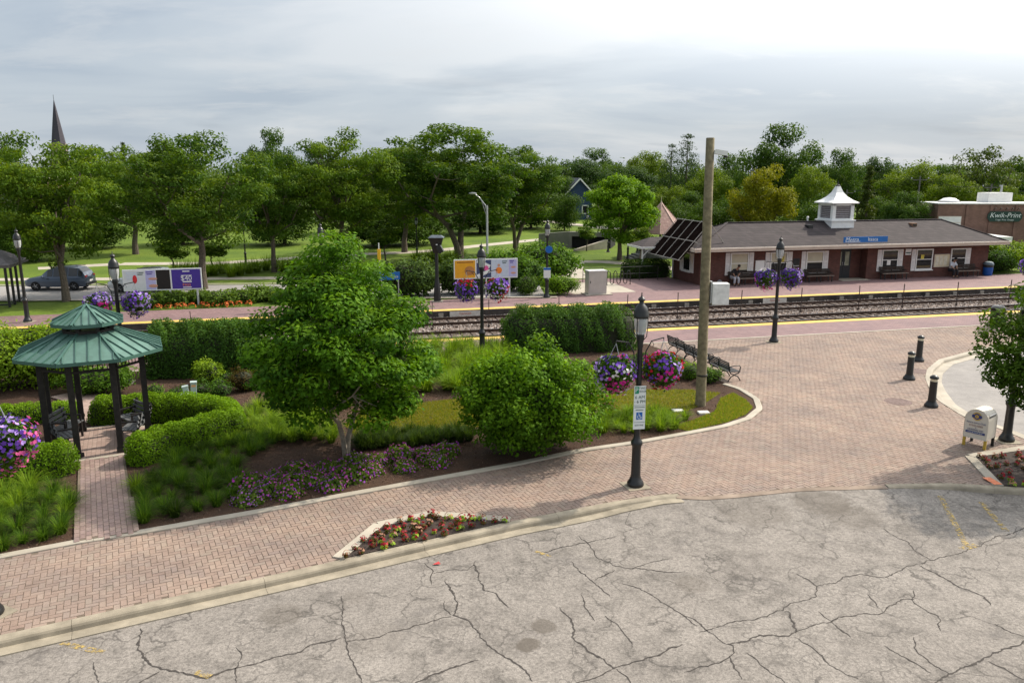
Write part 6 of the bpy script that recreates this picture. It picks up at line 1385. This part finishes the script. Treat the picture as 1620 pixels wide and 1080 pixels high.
put_tree(pk, True, 980, 69, 264, 132, 0, 'bright green park tree left of the pink-roofed bandstand', 7.6, 3.7)
sap = make_tree(106, 3.6, 1.15, 1.4, .05, 22, .42, 3200, .17, LOC2, flat=.6, limbs=6, name='sapling')
for i, (px, Y, top, w, lab) in enumerate(((1012, 66, 352, 46, 'small light green tree before the bandstand steps'), (928, 77, 352, 40, 'slender sapling on the lawn left of the park tree'), (275, 58, 372, 60, 'small multi-stem tree on the lawn behind the purple billboard'), (338, 60, 375, 62, 'small tree behind the dark street tree trunk'), (610, 66, 352, 60, 'small light tree beyond the blue platform sign'))):
    put_tree(sap, i == 0, px, Y, top, w, i*1.3, lab, 3.6, 1.15)
# background broadleaf, pine, spruce
FARP = [[(.022, .056, .018), (.040, .085, .024), (.085, .14, .035)], [(.050, .095, .014), (.085, .14, .018), (.15, .205, .03)], [(.016, .042, .018), (.028, .062, .024), (.055, .095, .035)]]
bt = [make_tree(110+i, 12, 5.5, 1.6, .22, 60, 1.35, 15000, .33, FARP[i], flat=.72, limbs=6, name='broadleaf_tree', bias=.4) for i in range(3)]
olive = make_tree(120, 9, 4.2, .6, .2, 60, 1.0, 13000, .28, [(.09, .11, .012), (.14, .155, .014), (.20, .20, .02)], flat=.7, limbs=6, name='olive_tree')
sparse = make_tree(121, 12, 5.5, 2.5, .24, 70, 1.0, 4200, .40, [(.03, .055, .02), (.05, .08, .03), (.08, .11, .04)], flat=.55, limbs=14, name='sparse_tree')
def conifer(seed, h, r, pal, pine=False):
    rng = np.random.default_rng(seed); C, R = [], []; z = h*.12
    while z < h*.98:
        f = 1-(z/h)**(2.2 if pine else 1.05); k = max(5, int(11*f))
        for j in range(k): a = rng.random()*6.28; rr_ = r*f*rng.uniform(.35, 1)*(1 if not pine else rng.uniform(.5, 1.1)); C.append((rr_*math.cos(a), rr_*math.sin(a), z+rng.uniform(-.2, .2)-rr_*.12)); R.append(.40+.55*f*(1.7 if pine else 1)+(.4 if pine else 0))
        z += h*(.05 if not pine else .06)
    o = empty('pine_tree' if pine else 'spruce_tree'); stuffpart(mobj('crown', fill_crown(rng, np.array(C), np.array(R), 9000, .45, .32, .11, pal, .3, .2, droop=.5), o)); MB().tube([(0, 0, 0), (0, 0, h*.6), (0, 0, h)], [.22, .13, .02], 7).build('trunk', BARK, o); return o
pine = conifer(130, 14, 4.2, [(.014, .034, .016), (.022, .048, .022), (.04, .07, .03)], True); spr = conifer(131, 10, 2.3, [(.022, .040, .012), (.035, .055, .016), (.06, .08, .022)])
BG = 'background trees beyond the park and station'
put_tree(pine, True, 1082, 112, 210, 88, 0, 'dark tall pine left of the wooden pole top', 14, 4.2, group=BG); put_tree(pine, False, 1058, 118, 226, 70, 2, 'second dark pine, lower and farther left', 14, 4.2, group=BG)
put_tree(spr, True, 1364, 72, 262, 58, 0, 'dark spruce just right of the station cupola', 10, 2.3, group=BG); put_tree(spr, False, 205, 150, 225, 34, 1, 'thin far spruce top above the street trees at left', 10, 2.3, group=BG)
put_tree(olive, True, 1198, 74, 252, 112, 0, 'olive yellow-green tree behind the station left of the cupola', 9, 4.2, group=BG)
put_tree(sparse, True, 1545, 96, 226, 118, .3, 'sparse grey-green tree with see-through crown at right', 12, 5.5, group=BG)
spots = [(0, 1222, 96, 192, 140, 'tall dark green tree rising highest behind the station'), (1, 1120, 92, 262, 90, 'light green tree directly behind the wooden pole'), (0, 1150, 104, 240, 80, 'dark tree just right of the wooden pole'), (0, 1322, 98, 232, 84, 'green tree above the station cupola'), (1, 1275, 84, 256, 90, 'mid green tree left of the cupola roof'), (2, 1385, 108, 240, 70, 'dark tree right of the spruce top'), (1, 1445, 100, 252, 130, 'yellow-green tree behind the right station roof'), (0, 1424, 76, 300, 84, 'round green tree low above the right station roof'), (1, 1500, 88, 272, 90, 'yellow-green tree left of the sparse crown'), (0, 1612, 100, 246, 110, 'green tree at the right edge above the print shop'), (1, 1580, 84, 290, 70, 'low light tree above the print shop roof'),
    (2, 905, 150, 246, 120, 'dark rounded tree above the blue house'), (0, 870, 130, 262, 90, 'green tree left of the blue house'), (0, 945, 165, 232, 90, 'tall far tree between forked tree and pines'), (1, 1022, 160, 234, 80, 'lighter far tree left of the pines'), (2, 985, 140, 258, 120, 'dark wood edge behind the bright park tree'), (1, 1060, 90, 290, 80, 'thin light tree behind the bandstand roof'), (0, 1095, 88, 300, 80, 'slim dark tree between bandstand and pole'),
    (0, 440, 120, 200, 90, 'tall dark tree top between the two left street trees'), (2, 260, 130, 222, 120, 'dark rear tree above the purple billboard'), (0, 150, 120, 228, 120, 'rear tree right of the church spire'), (0, 30, 110, 232, 130, 'rear tree left of the church spire'), (2, 610, 130, 228, 110, 'dark rear tree in the gap left of the forked park tree'), (0, 500, 125, 225, 110, 'rear tree behind the tall street tree'), (0, 700, 135, 232, 120, 'rear tree behind the forked park tree'), (1, 380, 105, 270, 120, 'light rear tree low between the left street trees'), (1, 560, 100, 290, 120, 'light rear tree low behind the tall street tree'), (2, 90, 95, 290, 150, 'dark rear tree low behind the broad street tree'), (2, 20, 76, 300, 110, 'dark tree beside the brick building at left'), (0, 690, 96, 300, 130, 'low rear tree behind the forked trunk'), (0, 790, 110, 262, 110, 'rear tree right behind the forked park tree'), (2, 1355, 120, 250, 90, 'dark rear tree behind the spruce'), (0, 1490, 125, 258, 110, 'rear tree behind the utility wires')]
ub = set()
for i, (k, px, Y, top, w, lab) in enumerate(spots): put_tree(bt[k], k not in ub, px, Y, top, w, i*1.7, lab, 12, 5.5, group=BG); ub.add(k)
lowp = make_tree(140, 6.5, 3.6, .15, .15, 60, 1.05, 11000, .26, [(.022, .05, .012), (.04, .085, .015), (.08, .14, .02)], flat=.75, limbs=5, name='understory_tree', bias=.4)
low = [(-20, 72, 318, 130), (60, 68, 330, 120), (150, 80, 312, 130), (290, 84, 315, 120), (450, 84, 310, 130), (590, 82, 318, 120), (893, 104, 303, 60), (660, 84, 312, 130), (760, 100, 305, 130), (840, 108, 298, 110), (1075, 84, 318, 80), (1130, 78, 312, 90), (1260, 76, 316, 100), (1300, 80, 300, 100), (1395, 80, 305, 90), (1462, 78, 318, 90), (1170, 84, 300, 100), (1005, 112, 292, 110), (1545, 108, 285, 120)]
for i, (px, Y, top, w) in enumerate(low): put_tree(lowp, i == 0, px, Y, top, w, i*2.1, ('dark low tree in the undergrowth behind the street trees' if px < 900 else 'dark low tree in the undergrowth behind the station'), 6.5, 3.6, group='undergrowth behind the street trees' if px < 900 else 'undergrowth behind the station')
# far wood: one mass along the horizon
rng = np.random.default_rng(300); C = []; R = []
for k in range(520):
    Y = rng.uniform(190, 420); px = rng.uniform(-200, 1820); hh = rng.uniform(6, 10)
    for j in range(3): C.append((xat(px, Y, 5)+rng.normal(0, 2.5), Y+rng.normal(0, 2), hh*(.35+.28*j)*rng.uniform(.85, 1.05))); R.append(rng.uniform(3.0, 4.8))
fw = fill_crown(rng, np.array(C), np.array(R), 110000, .75, .85, .55, [(.035, .070, .025), (.055, .095, .03), (.08, .12, .04)], .5, .5)
tag(mobj('far_wood', fw), 'hazy far woodland along the horizon', 'woodland', kind='stuff')
# tall ornamental grasses in the park
for i, (px, py, n) in enumerate(((345, 438, 9), (470, 430, 9), (700, 418, 6))):
    for k in range(n):
        p = G(px + (k-n/2)*14, py - 3*(k % 3), 0); o = clump(4+k % 3, p, 2.1, ['tall bright grass clump on the lawn behind the dark street tree', 'tall bright grass clump left above the shade tree', 'tall bright grass clump beside the far park path'][i], 'tall park grasses %s' % ['left', 'centre', 'right'][i])
# ------------------------------------------------------------------ street things and far buildings
def wheel(o, x, y, r=.34):
    t_ = MB().lathe([(r*.62, -.11), (r*.95, -.11), (r, -.07), (r, .07), (r*.95, .11), (r*.62, .11)], 20).build('wheel', plain('tyre', (.015, .015, .016), .85), o, smooth=True, loc=(x, y, r), rot=(rad(90), 0, 0))
    MB().lathe([(r*.63, -.06), (r*.63, .08), (r*.2, .10), (.0, .10)], 16).build('rim', plain('alloy', (.42, .43, .45), .35, metal=.7), t_, rot=(math.pi if y < 0 else math.pi, 0, 0) if y > 0 else (0, 0, 0))
    for k in range(5):
        a = 2*math.pi*k/5; MB().obox((0, 0, .10 if y < 0 else -.10), (math.cos(a)*r*.6, math.sin(a)*r*.6, .10 if y < 0 else -.10), .05, .02).build('spoke', MATS['alloy'], t_)
def make_car(paint, label, loc, rz):
    o = empty('parked_car', loc, rz, label, 'car')
    ST = [(-2.28, .74, .42, .80, .92, .70), (-2.22, .86, .34, .92, 1.02, .74), (-2.05, .90, .28, .98, 1.30, .70), (-1.72, .92, .26, 1.0, 1.60, .64), (-1.0, .93, .26, .98, 1.67, .64), (.1, .93, .26, .96, 1.64, .64), (.55, .93, .26, .95, 1.46, .66), (1.02, .93, .26, .93, 1.06, .74), (1.25, .92, .27, .92, .98, .78), (1.9, .90, .28, .84, .90, .74), (2.2, .82, .34, .70, .76, .66), (2.3, .70, .42, .62, .66, .60)]
    m_ = MB(); n_ = 10
    for x, w, zb, zs, zt, wr in ST:
        m_.v += [(x, -w*.92, zb), (x, -w, (zb+zs)/2-.05), (x, -w*.985, zs-.03), (x, -w*.94, zs+.02), (x, -wr, zt), (x, wr, zt), (x, w*.94, zs+.02), (x, w*.985, zs-.03), (x, w, (zb+zs)/2-.05), (x, w*.92, zb)]
    for i in range(len(ST)-1):
        for k in range(n_): m_.f.append((i*n_+k, i*n_+(k+1) % n_, (i+1)*n_+(k+1) % n_, (i+1)*n_+k))
    m_.f += [tuple(range(n_-1, -1, -1)), tuple((len(ST)-1)*n_+k for k in range(n_))]
    for f in range(len(m_.f)): m_.f[f] = tuple(reversed(m_.f[f]))
    m_.build('body', paint, o, smooth=True)
    def gl(i, j, k0, k1, nm, ins=.12):
        A_, B_, C_, D_ = [Vector(m_.v[a*n_+k]) for a, k in ((i, k0), (j, k0), (j, k1), (i, k1))]; c = (A_+B_+C_+D_)/4; nn = (B_-A_).cross(D_-A_).normalized()
        if nn.dot(c-Vector((c.x*.6, 0, .9))) < 0: nn = -nn
        q = [v.lerp(c, ins)+nn*.014 for v in (A_, B_, C_, D_)]; MB().add(q+[v-nn*.02 for v in q], [(0,1,2,3),(7,6,5,4),(0,4,5,1),(1,5,6,2),(2,6,7,3),(3,7,4,0)]).build(nm, DARKGLASS, o)
    for k0, k1 in ((3, 4), (6, 5)): gl(3, 4, k0, k1, 'side_window'); gl(4, 5, k0, k1, 'side_window', .07); gl(5, 6, k0, k1, 'side_window', .16); gl(2, 3, k0, k1, 'quarter_window', .2)
    gl(6, 7, 4, 5, 'windscreen', .08); gl(2, 3, 4, 5, 'rear_window', .1)
    for s_ in (-1, 1):
        MB().box((-2.25, s_*.62-.14, .86), (-2.16, s_*.62+.14, 1.06)).build('tail_light', plain('tail_red', (.45, .01, .015), .3), o); MB().box((2.14, s_*.58-.16, .64), (2.26, s_*.58+.16, .76)).build('headlight', plain('headlight', (.7, .7, .7), .2), o)
        MB().ell((.82, s_*1.0, 1.02), (.09, .10, .07), 8, 6).build('mirror', paint, o, smooth=True)
        for x in (-1.38, 1.42): wheel(o, x, s_*.84)
        MB().obox((-1.7, s_*.60, 1.70), (.1, s_*.60, 1.70), .04, .04).build('roof_rail', BLACK_SATIN, o)
        for x in (-.62, .38): MB().box((x, s_*.94-.012, .86), (x+.16, s_*.94+.012, .90)).build('door_handle', BLACK_SATIN, o)
    MB().box((-2.30, -.26, .60), (-2.27, .26, .72)).build('number_plate', WHITE, o); MB().box((-2.32, -.78, .38), (-2.2, .78, .52)).build('bumper', BLACK_SATIN, o)
    return o
def carpaint(nm, c): 
    m, t, b = newmat(nm); b.inputs['Base Color'].default_value = (*c, 1); b.inputs['Metallic'].default_value = .3; b.inputs['Roughness'].default_value = .32; b.inputs['Coat Weight'].default_value = .7; MATS[nm] = m; return m
yaw = TA - rad(11)
make_car(carpaint('slate_paint', (.06, .085, .13)), 'dark slate blue estate car parked on the street at left', (xat(93, 51.2, .6), 51.4, -.01), math.pi+yaw)
make_car(carpaint('white_car_paint', (.72, .73, .74)), 'white car mostly hidden behind the wide billboard', (xat(226, 50.6, .6), 50.6, -.01), math.pi+yaw)
for o in bpy.data.objects:
    if o.name.startswith('parked_car'): o.scale = (.86, .86, .9)
# platform shelter
sx, sy = xat(-38, 45.0, 0), 45.0; sh = empty('shelter', (sx, sy, 0), TA+rad(4), 'grey roofed open shelter with black posts at the left edge', 'shelter'); hx, hy, ze = 2.1, 1.5, 2.42
MB().add([(-hx-.35, -hy-.35, ze), (hx+.35, -hy-.35, ze), (hx+.35, hy+.35, ze), (-hx-.35, hy+.35, ze), (-hx+1.1, 0, ze+.95), (hx-1.1, 0, ze+.95)], [(0,1,5,4),(1,2,5),(2,3,4,5),(3,0,4),(3,2,1,0)]).build('roof', plain('shelter_shingle', (.17, .155, .16), .85, var=.25, scale=6, bump=.4, bscale=20), sh)
MB().box((-hx-.38, -hy-.38, ze-.16), (hx+.38, -hy-.34, ze)).box((hx+.34, -hy-.34, ze-.16), (hx+.38, hy+.38, ze)).build('fascia', plain('shelter_fascia', (.10, .09, .09), .6), sh)
for x in (-hx, -.7, .7, hx): MB().box((x-.06, -hy-.06, 0), (x+.06, -hy+.06, ze)).build('post', BLACK, sh)
for y in (-.5, .5, hy): MB().box((hx-.06, y-.06, 0), (hx+.06, y+.06, ze)).build('post', BLACK, sh)
MB().box((-hx, -hy-.03, .12), (hx, -hy+.03, .2)).box((hx-.03, -hy, .12), (hx+.03, hy, .2)).build('rail', BLACK, sh)
# galvanised street light
Y = 62; sl_ = empty('street_light', (xat(771, Y, 0), Y, 0), 0, 'tall grey galvanised street light with curved arm', 'street light'); hz = ztop(325, Y)
MB().lathe([(.13, 0), (.12, .2), (.10, .3), (.085, hz)], 10).build('pole', GALV, sl_, smooth=True)
ax = xat(750, Y, 5)-xat(771, Y, 0); MB().tube([(0, 0, hz-.5), (-.12, 0, hz), (ax*.6, 0, hz+.62), (ax, 0, ztop(306, Y))], [.05, .045, .04, .035], 7).tube([(0, 0, hz-1.0), (-.1, 0, hz-.6), (ax*.4, 0, hz+.3)], .025, 6).build('arm', GALV, sl_, smooth=True); MB().ell((ax-.1, 0, ztop(306, Y)), (.32, .14, .09), 10, 6).build('lamp_head', GALV, sl_, smooth=True)
# bandstand with conical shingle roof
Y = 72; bs = empty('bandstand', (xat(1043, Y, 0), Y, 0), rad(12), 'octagonal park bandstand with steep pinkish shingle roof', 'bandstand'); za = ztop(320, Y); zev = ztop(367, Y)
PSH = mat_wall('pink_shingle', (.30, .185, .165), (.40, .27, .235), (.20, .13, .12), .22, .12)
for k in range(8):
    a, b_ = octp(2.45, zev, k), octp(2.45, zev, k+1); MB().add([a, b_, Vector((0, 0, za)), a-Vector((0, 0, .06)), b_-Vector((0, 0, .06))], [(0, 1, 2), (3, 4, 1, 0)]).build('roof_face', PSH, bs); MB().obox(a, Vector((0, 0, za+.02)), .09, .05).build('hip_cap', plain('pink_cap', (.46, .33, .28), .8), bs)
    p = octp(2.0, 0, k); MB().obox(p+Vector((0, 0, .4)), p+Vector((0, 0, zev+.15)), .12, .12).build('post', plain('dark_brown_wood', (.06, .045, .035), .7), bs)
    if k not in (4, 5):
        q = octp(2.0, 0, k+1); MB().obox(p+Vector((0, 0, 1.2)), q+Vector((0, 0, 1.2)), .06, .07).build('rail', MATS['dark_brown_wood'], bs); bl_ = MB()
        for i in range(1, 8): r_ = p.lerp(q, i/8); bl_.obox(r_+Vector((0, 0, .45)), r_+Vector((0, 0, 1.2)), .03, .03)
        bl_.build('balusters', MATS['dark_brown_wood'], bs)
MB().lathe([(.04, za-.1), (.07, za+.05), (.03, za+.1), (.02, za+.4), (0, za+.5)], 8).build('finial', plain('finial_tan', (.45, .38, .30), .6), bs)
MB().prism([octp(2.15, 0, k) for k in range(8)], -.05, .45).build('floor', plain('grey_deck', (.17, .165, .16), .8, var=.2), bs)
for i in range(3): MB().box((-2.3-.35*i-.35, -1.6, -.05), (-1.9-.35*i, .2, .33-.14*i)).build('step', MATS['grey_deck'], bs)
# low rear canopy by the station
Y = 58.5; cn = empty('rear_canopy', (xat(1034, Y, 2), Y, 0), TA, 'low grey roofed canopy with white fascia left of the station', 'canopy'); zc = ztop(388, Y)
MB().add([(-1.5, -1.2, zc), (2.2, -1.2, zc), (2.2, 1.4, zc), (-1.5, 1.4, zc), (-.2, .1, zc+.6), (2.0, .1, zc+.6)], [(0,1,5,4),(1,2,5),(2,3,4,5),(3,0,4),(3,2,1,0)]).build('roof', SHING, cn); MB().box((-1.53, -1.24, zc-.13), (2.2, -1.2, zc+.02)).box((-1.54, -1.2, zc-.13), (-1.5, 1.4, zc+.02)).build('fascia', WHITE, cn)
for x in (-1.3, 1.2): MB().box((x-.05, -1.05, 0), (x+.05, -.95, zc)).build('post', WHITE, cn); MB().obox((x, -1.0, zc-.7), (x+.6, -1.0, zc-.1), .07, .07).build('brace', WHITE, cn)
tp = empty('blue_tarp', (xat(1062, 57.6, 2), 57.6, zc+.25), TA, 'bright blue tarp bundle on the low canopy roof', 'tarp'); MB().ell((0, 0, .1), (.5, .35, .24), 12, 8, .12, random.Random(4)).build('bundle', plain('tarp_blue', (.01, .22, .58), .5), tp, smooth=True); MB().ell((.3, -.1, .05), (.22, .2, .16), 8, 6, .1, random.Random(5)).build('fold', MATS['tarp_blue'], tp, smooth=True)
# underpass walls in the park
Y = 80; ud = empty('underpass', (xat(915, Y, 0), Y, 0), rad(-14), 'concrete underpass portal and wing walls in the park', 'underpass'); zt_ = 1.6; CG = plain('grey_concrete', (.22, .21, .20), .9, var=.15, scale=1, grime=.3)
MB().box((-1.0, 0, 1.15), (3.4, .5, zt_)).box((-1.0, 0, -.05), (-.7, .5, 1.15)).build('head_wall', CG, ud); MB().box((-.7, .3, -.05), (3.2, 4.5, 1.14)).build('tunnel_shade_box', plain('tunnel_dark', (.012, .012, .014), .9), ud)  # solid box in near-black, colour stands in for the unlit opening
MB().add([(-1.0, .1, -.05), (-4.5, 1.8, -.05), (-4.5, 2.1, -.05), (-1.0, .45, -.05), (-1.0, .1, zt_), (-4.5, 1.8, 1.2), (-4.5, 2.1, 1.2), (-1.0, .45, zt_)], [(0,1,2,3),(7,6,5,4),(0,4,5,1),(1,5,6,2),(2,6,7,3),(3,7,4,0)]).build('wing_wall', CG, ud)
MB().add([(3.0, -.1, -.05), (.2, -3.2, -.05), (.0, -3.0, -.05), (2.7, .1, -.05), (3.0, -.1, .9), (.2, -3.2, .12), (.0, -3.0, .12), (2.7, .1, .9)], [(0,1,2,3),(7,6,5,4),(0,4,5,1),(1,5,6,2),(2,6,7,3),(3,7,4,0)]).build('ramp_wall', CONC_LIGHT, ud)
for k in range(5): MB().obox((-1+k*1.1, .25, zt_), (-1+k*1.1, .25, zt_+.6), .05, .05).build('rail_post', BLACK, ud)
MB().obox((-1, .25, zt_+.6), (3.4, .25, zt_+.6), .05, .05).build('hand_rail', BLACK, ud)
# blue house
Y = 128; bh = empty('blue_house', (xat(896, Y, 3), Y, 0), rad(8), 'dark blue gabled house between the far trees', 'house'); BLU = plain('blue_siding', (.025, .05, .11), .8, var=.12, scale=2); zr, ze_ = ztop(284, Y), ztop(306, Y)
MB().box((0, 0, -.1), (4.2, 8, ze_)).add([(0, 0, ze_), (4.2, 0, ze_), (2.1, 0, zr), (0, 8, ze_), (4.2, 8, ze_), (2.1, 8, zr)], [(0, 1, 2), (5, 4, 3)]).build('wall', BLU, bh)
for s_ in (0, 1):
    xe = -.35 if s_ == 0 else 4.55; MB().add([(xe, -.4, ze_-.35), (2.1, -.4, zr+.08), (2.1, 8.4, zr+.08), (xe, 8.4, ze_-.35), (xe, -.4, ze_-.2), (2.1, -.4, zr+.22), (2.1, 8.4, zr+.22), (xe, 8.4, ze_-.2)], [(0,1,2,3),(7,6,5,4),(0,4,5,1),(1,5,6,2),(2,6,7,3),(3,7,4,0)]).build('roof', plain('slate_roof', (.07, .075, .10), .8), bh); MB().obox((xe, -.43, ze_-.28), (2.1, -.43, zr+.14), .05, .2).build('barge_board', WHITE, bh)
for x, z in ((3.1, 1.6),): w_ = MB().box((x-.55, -.06, z-.7), (x+.55, -.005, z+.7)).build('window', WHITE, bh); MB().box((x-.42, -.075, z-.57), (x+.42, -.062, z+.57)).build('pane', DARKGLASS, w_)
# brick building and church spire at left
Y = 92; bk_ = empty('brick_building', (xat(-150, Y, 3), Y, 0), TA, 'two storey pinkish brick building cut by the left edge', 'building'); L = xat(48, Y, 3)-xat(-150, Y, 3); zt_ = ztop(288, Y); PB = mat_wall('pink_brick', (.26, .13, .11), (.32, .17, .14), (.24, .16, .14))
MB().box((0, 0, -.1), (L, 12, zt_)).build('wall', PB, bk_); MB().box((-.1, -.12, zt_), (L+.1, 12.1, zt_+.5)).build('cornice', TRIM, bk_); MB().box((-.05, -.08, zt_*.55), (L+.05, -.003, zt_*.55+.3)).build('band', TRIM, bk_)
for k in range(6):
    for z in (1.6, zt_*.78):
        x = L-1.5-k*2.2; w_ = MB().box((x-.6, -.06, z-.8), (x+.6, -.004, z+.8)).build('window', TRIM, bk_); MB().box((x-.5, -.07, z-.7), (x+.5, -.062, z+.7)).build('pane', DARKGLASS, w_)
Y = 235; ch_ = empty('church', (xat(90, Y, 20), Y, 0), rad(20), 'far church spire, dark and needle thin, above the left trees', 'church'); zt_ = ztop(158, Y); zb_ = ztop(216, Y)
MB().box((-1.9, -1.9, -.1), (1.9, 1.9, zb_-2)).build('tower', plain('church_stone', (.2, .16, .14), .9), ch_); m_ = MB(); pr = [(1.9, zb_-2), (.85, zb_+5), (.05, zt_)]
for r, z in pr:
    for k in range(8): a = rad(45*k+22.5); m_.v.append((r*math.cos(a), r*math.sin(a), z))
for i in range(2):
    for k in range(8): m_.f.append((i*8+k, i*8+(k+1) % 8, (i+1)*8+(k+1) % 8, (i+1)*8+k))
m_.build('spire', plain('spire_slate', (.045, .04, .055), .7), ch_); MB().lathe([(.06, zt_-.3), (.05, zt_+1.4)], 6).build('finial', BLACK, ch_); MB().box((-2.2, 1.9, -.1), (6, 20, 8)).build('nave', MATS['church_stone'], ch_)
# print shop
Y = 74; x0 = xat(1482, Y, 3); kw = empty('print_shop', (x0, Y, 0), rad(-5), 'flat roofed brown brick print shop with garage door at right', 'building'); zt_ = ztop(323, Y); KB = mat_wall('shop_brick', (.185, .095, .07), (.24, .13, .098), (.19, .13, .11))
MB().box((0, 0, -.1), (22, 4, zt_)).build('wall', KB, kw); MB().box((-.06, -.06, zt_), (22.06, 4.06, zt_+.10)).build('coping', plain('white_coping', (.72, .71, .69), .6), kw)
px2x = lambda px: (xat(px, Y-.6, 3)-x0)/math.cos(rad(5))
gx0, gx1 = px2x(1489), px2x(1524); gz = ztop(342, Y); gd = MB().box((gx0, -.05, 0), (gx1, -.004, gz)).build('garage_door', TRIM, kw)
for k in range(6): MB().box((gx0+.04, -.062, gz*(k+.05)/6), (gx1-.04, -.052, gz*(k+.92)/6)).build('door_panel', WHITE, gd)
for x in (px2x(1532), px2x(1568), px2x(1606)): MB().box((x-.15, -.1, 0), (x+.15, -.003, zt_-.05)).build('pier', KB, kw)
sx0, sx1, sz0, sz1 = px2x(1562), px2x(1614), ztop(350, Y), ztop(334, Y)
ks = empty('shop_sign', (x0, Y, 0), rad(-5), 'dark green print shop sign with white lettering on the brick wall', 'sign'); DG = plain('sign_dark_green', (.018, .05, .04), .6)
m_ = MB(); hh_ = (sz1-sz0)/2; zc_ = (sz0+sz1)/2; cut = hh_*.5
poly = [(sx0+cut, sz0), (sx1-cut, sz0), (sx1, zc_-cut*.6), (sx1, zc_+cut*.6), (sx1-cut, sz1), (sx0+cut, sz1), (sx0, zc_+cut*.6), (sx0, zc_-cut*.6)]
m_.v = [(x, -.20, z) for x, z in poly]+[(x, -.12, z) for x, z in poly]; m_.f = [tuple(range(8)), tuple(range(15, 7, -1))]+[(i, 8+i, 8+(i+1) % 8, (i+1) % 8) for i in range(8)]; m_.build('board', DG, ks)
text('lettering', 'Kwik-Print', .62, SIGNW, ks, ((sx0+sx1)/2, -.205, zc_+.10), R_, shear=.25); text('lettering', 'Copy  Print  Design', .20, SIGNW, ks, ((sx0+sx1)/2, -.205, zc_-.30), R_)
for k in range(5): x = sx0+.5+k*(sx1-sx0-1)/4; MB().tube([(x, -.12, sz1+.1), (x, -.4, sz1+.35), (x, -.55, sz1+.2)], .025, 5).build('sign_lamp', BLACK_SATIN, ks)
ac = empty('roof_unit', (x0+px2x(1595), Y+2, zt_+.10), rad(7), 'white rooftop unit on the print shop roof', 'roof unit'); MB().box((-1.2, -.8, 0), (1.2, .8, .9)).build('body', WHITE, ac); MB().lathe([(.1, .9), (.1, 1.6)], 8).build('flue', GALV, ac, loc=(.6, 0, 0)); 
dm = empty('roof_dome', (x0+px2x(1522), Y+2, zt_+.10), 0, 'low white dome vent on the print shop roof', 'vent'); MB().lathe([(.9, 0), (.85, .15), (.5, .38), (0, .45)], 16).build('dome', WHITE, dm, smooth=True); MB().lathe([(.98, 0), (.98, .08)], 16).build('flange', GALV, dm)
vn = empty('parked_van', (x0+px2x(1538), Y-3.2, 0), 0, 'white van roof just visible above the station roof', 'van'); MB().box((-1.3, -2, .4), (1.0, 2, 2.0)).box((1.0, -1.9, .4), (1.9, 1.9, 1.2)).build('body', WHITE, vn); MB().box((1.0, -1.7, 1.22), (1.3, 1.7, 1.9)).build('windscreen', DARKGLASS, vn)
for x in (-.8, 1.3):
    for y in (-2, 2): MB().lathe([(.34, -.1), (.34, .1)], 14).build('wheel', MATS['tyre'], vn, loc=(x, y*.95, .34), rot=(rad(90), 0, 0))
# utility poles with wires
prev = None; ends = []
for px, Y, top, lab in ((1340, 92, 300, 'far utility pole mostly hidden behind the cupola trees'), (1456, 86, 279, 'far utility pole with cross-arm above the station roof'), (1569, 84, 291, 'far utility pole left of the print shop flue'), (1700, 82, 296, 'far utility pole outside the right edge')):
    z = ztop(top, Y); x = xat(px, Y, z); o = empty('power_pole', (x, Y, 0), rad(10), lab, 'pole', 'far power poles'); MB().lathe([(.10, 0), (.07, z)], 8).build('shaft', plain('grey_pole', (.13, .125, .12), .9), o); MB().box((-.8, -.04, z-.42), (.8, .04, z-.34)).build('cross_arm', MATS['grey_pole'], o)
    for k in (-1, 0, 1): MB().lathe([(.05, z-.3), (.06, z-.2), (.03, z-.1)], 6).build('insulator', GALV, o, loc=(k, 0, 0))
    ends.append((x, Y, z-.12))
for i in range(3):
    a, b_ = Vector(ends[i]), Vector(ends[i+1])
    for k in (-1, 0, 1):
        off = Vector((0, k*.9, 0)); pts = [a.lerp(b_, t_/10)+off-Vector((0, 0, .55*math.sin(math.pi*t_/10))) for t_ in range(11)]
        tag(MB().tube(pts, .014, 4).build('power_line', BLACK_SATIN), 'thin overhead wire sagging between the far power poles', 'wire', 'overhead wires between the power poles')
# scraps on the ground
tag(MB().add([(*G(684, 885)[:2], -.10), (*G(697, 885)[:2], -.09), (*G(694, 881)[:2], -.085)], [(0, 1, 2)]).build('litter', plain('red_scrap', (.45, .05, .05), .7)), 'small red scrap lying by the gutter below the flower bed', 'litter')
pt = empty('plant_tag', G(766, 826), rad(20), 'small white plant tag in the triangular flower bed', 'tag'); MB().box((-.04, -.005, 0), (.04, .005, .12)).build('tag', WHITE, pt); MB().box((-.03, -.008, .04), (.03, -.0055, .08)).build('print', SINK, pt)
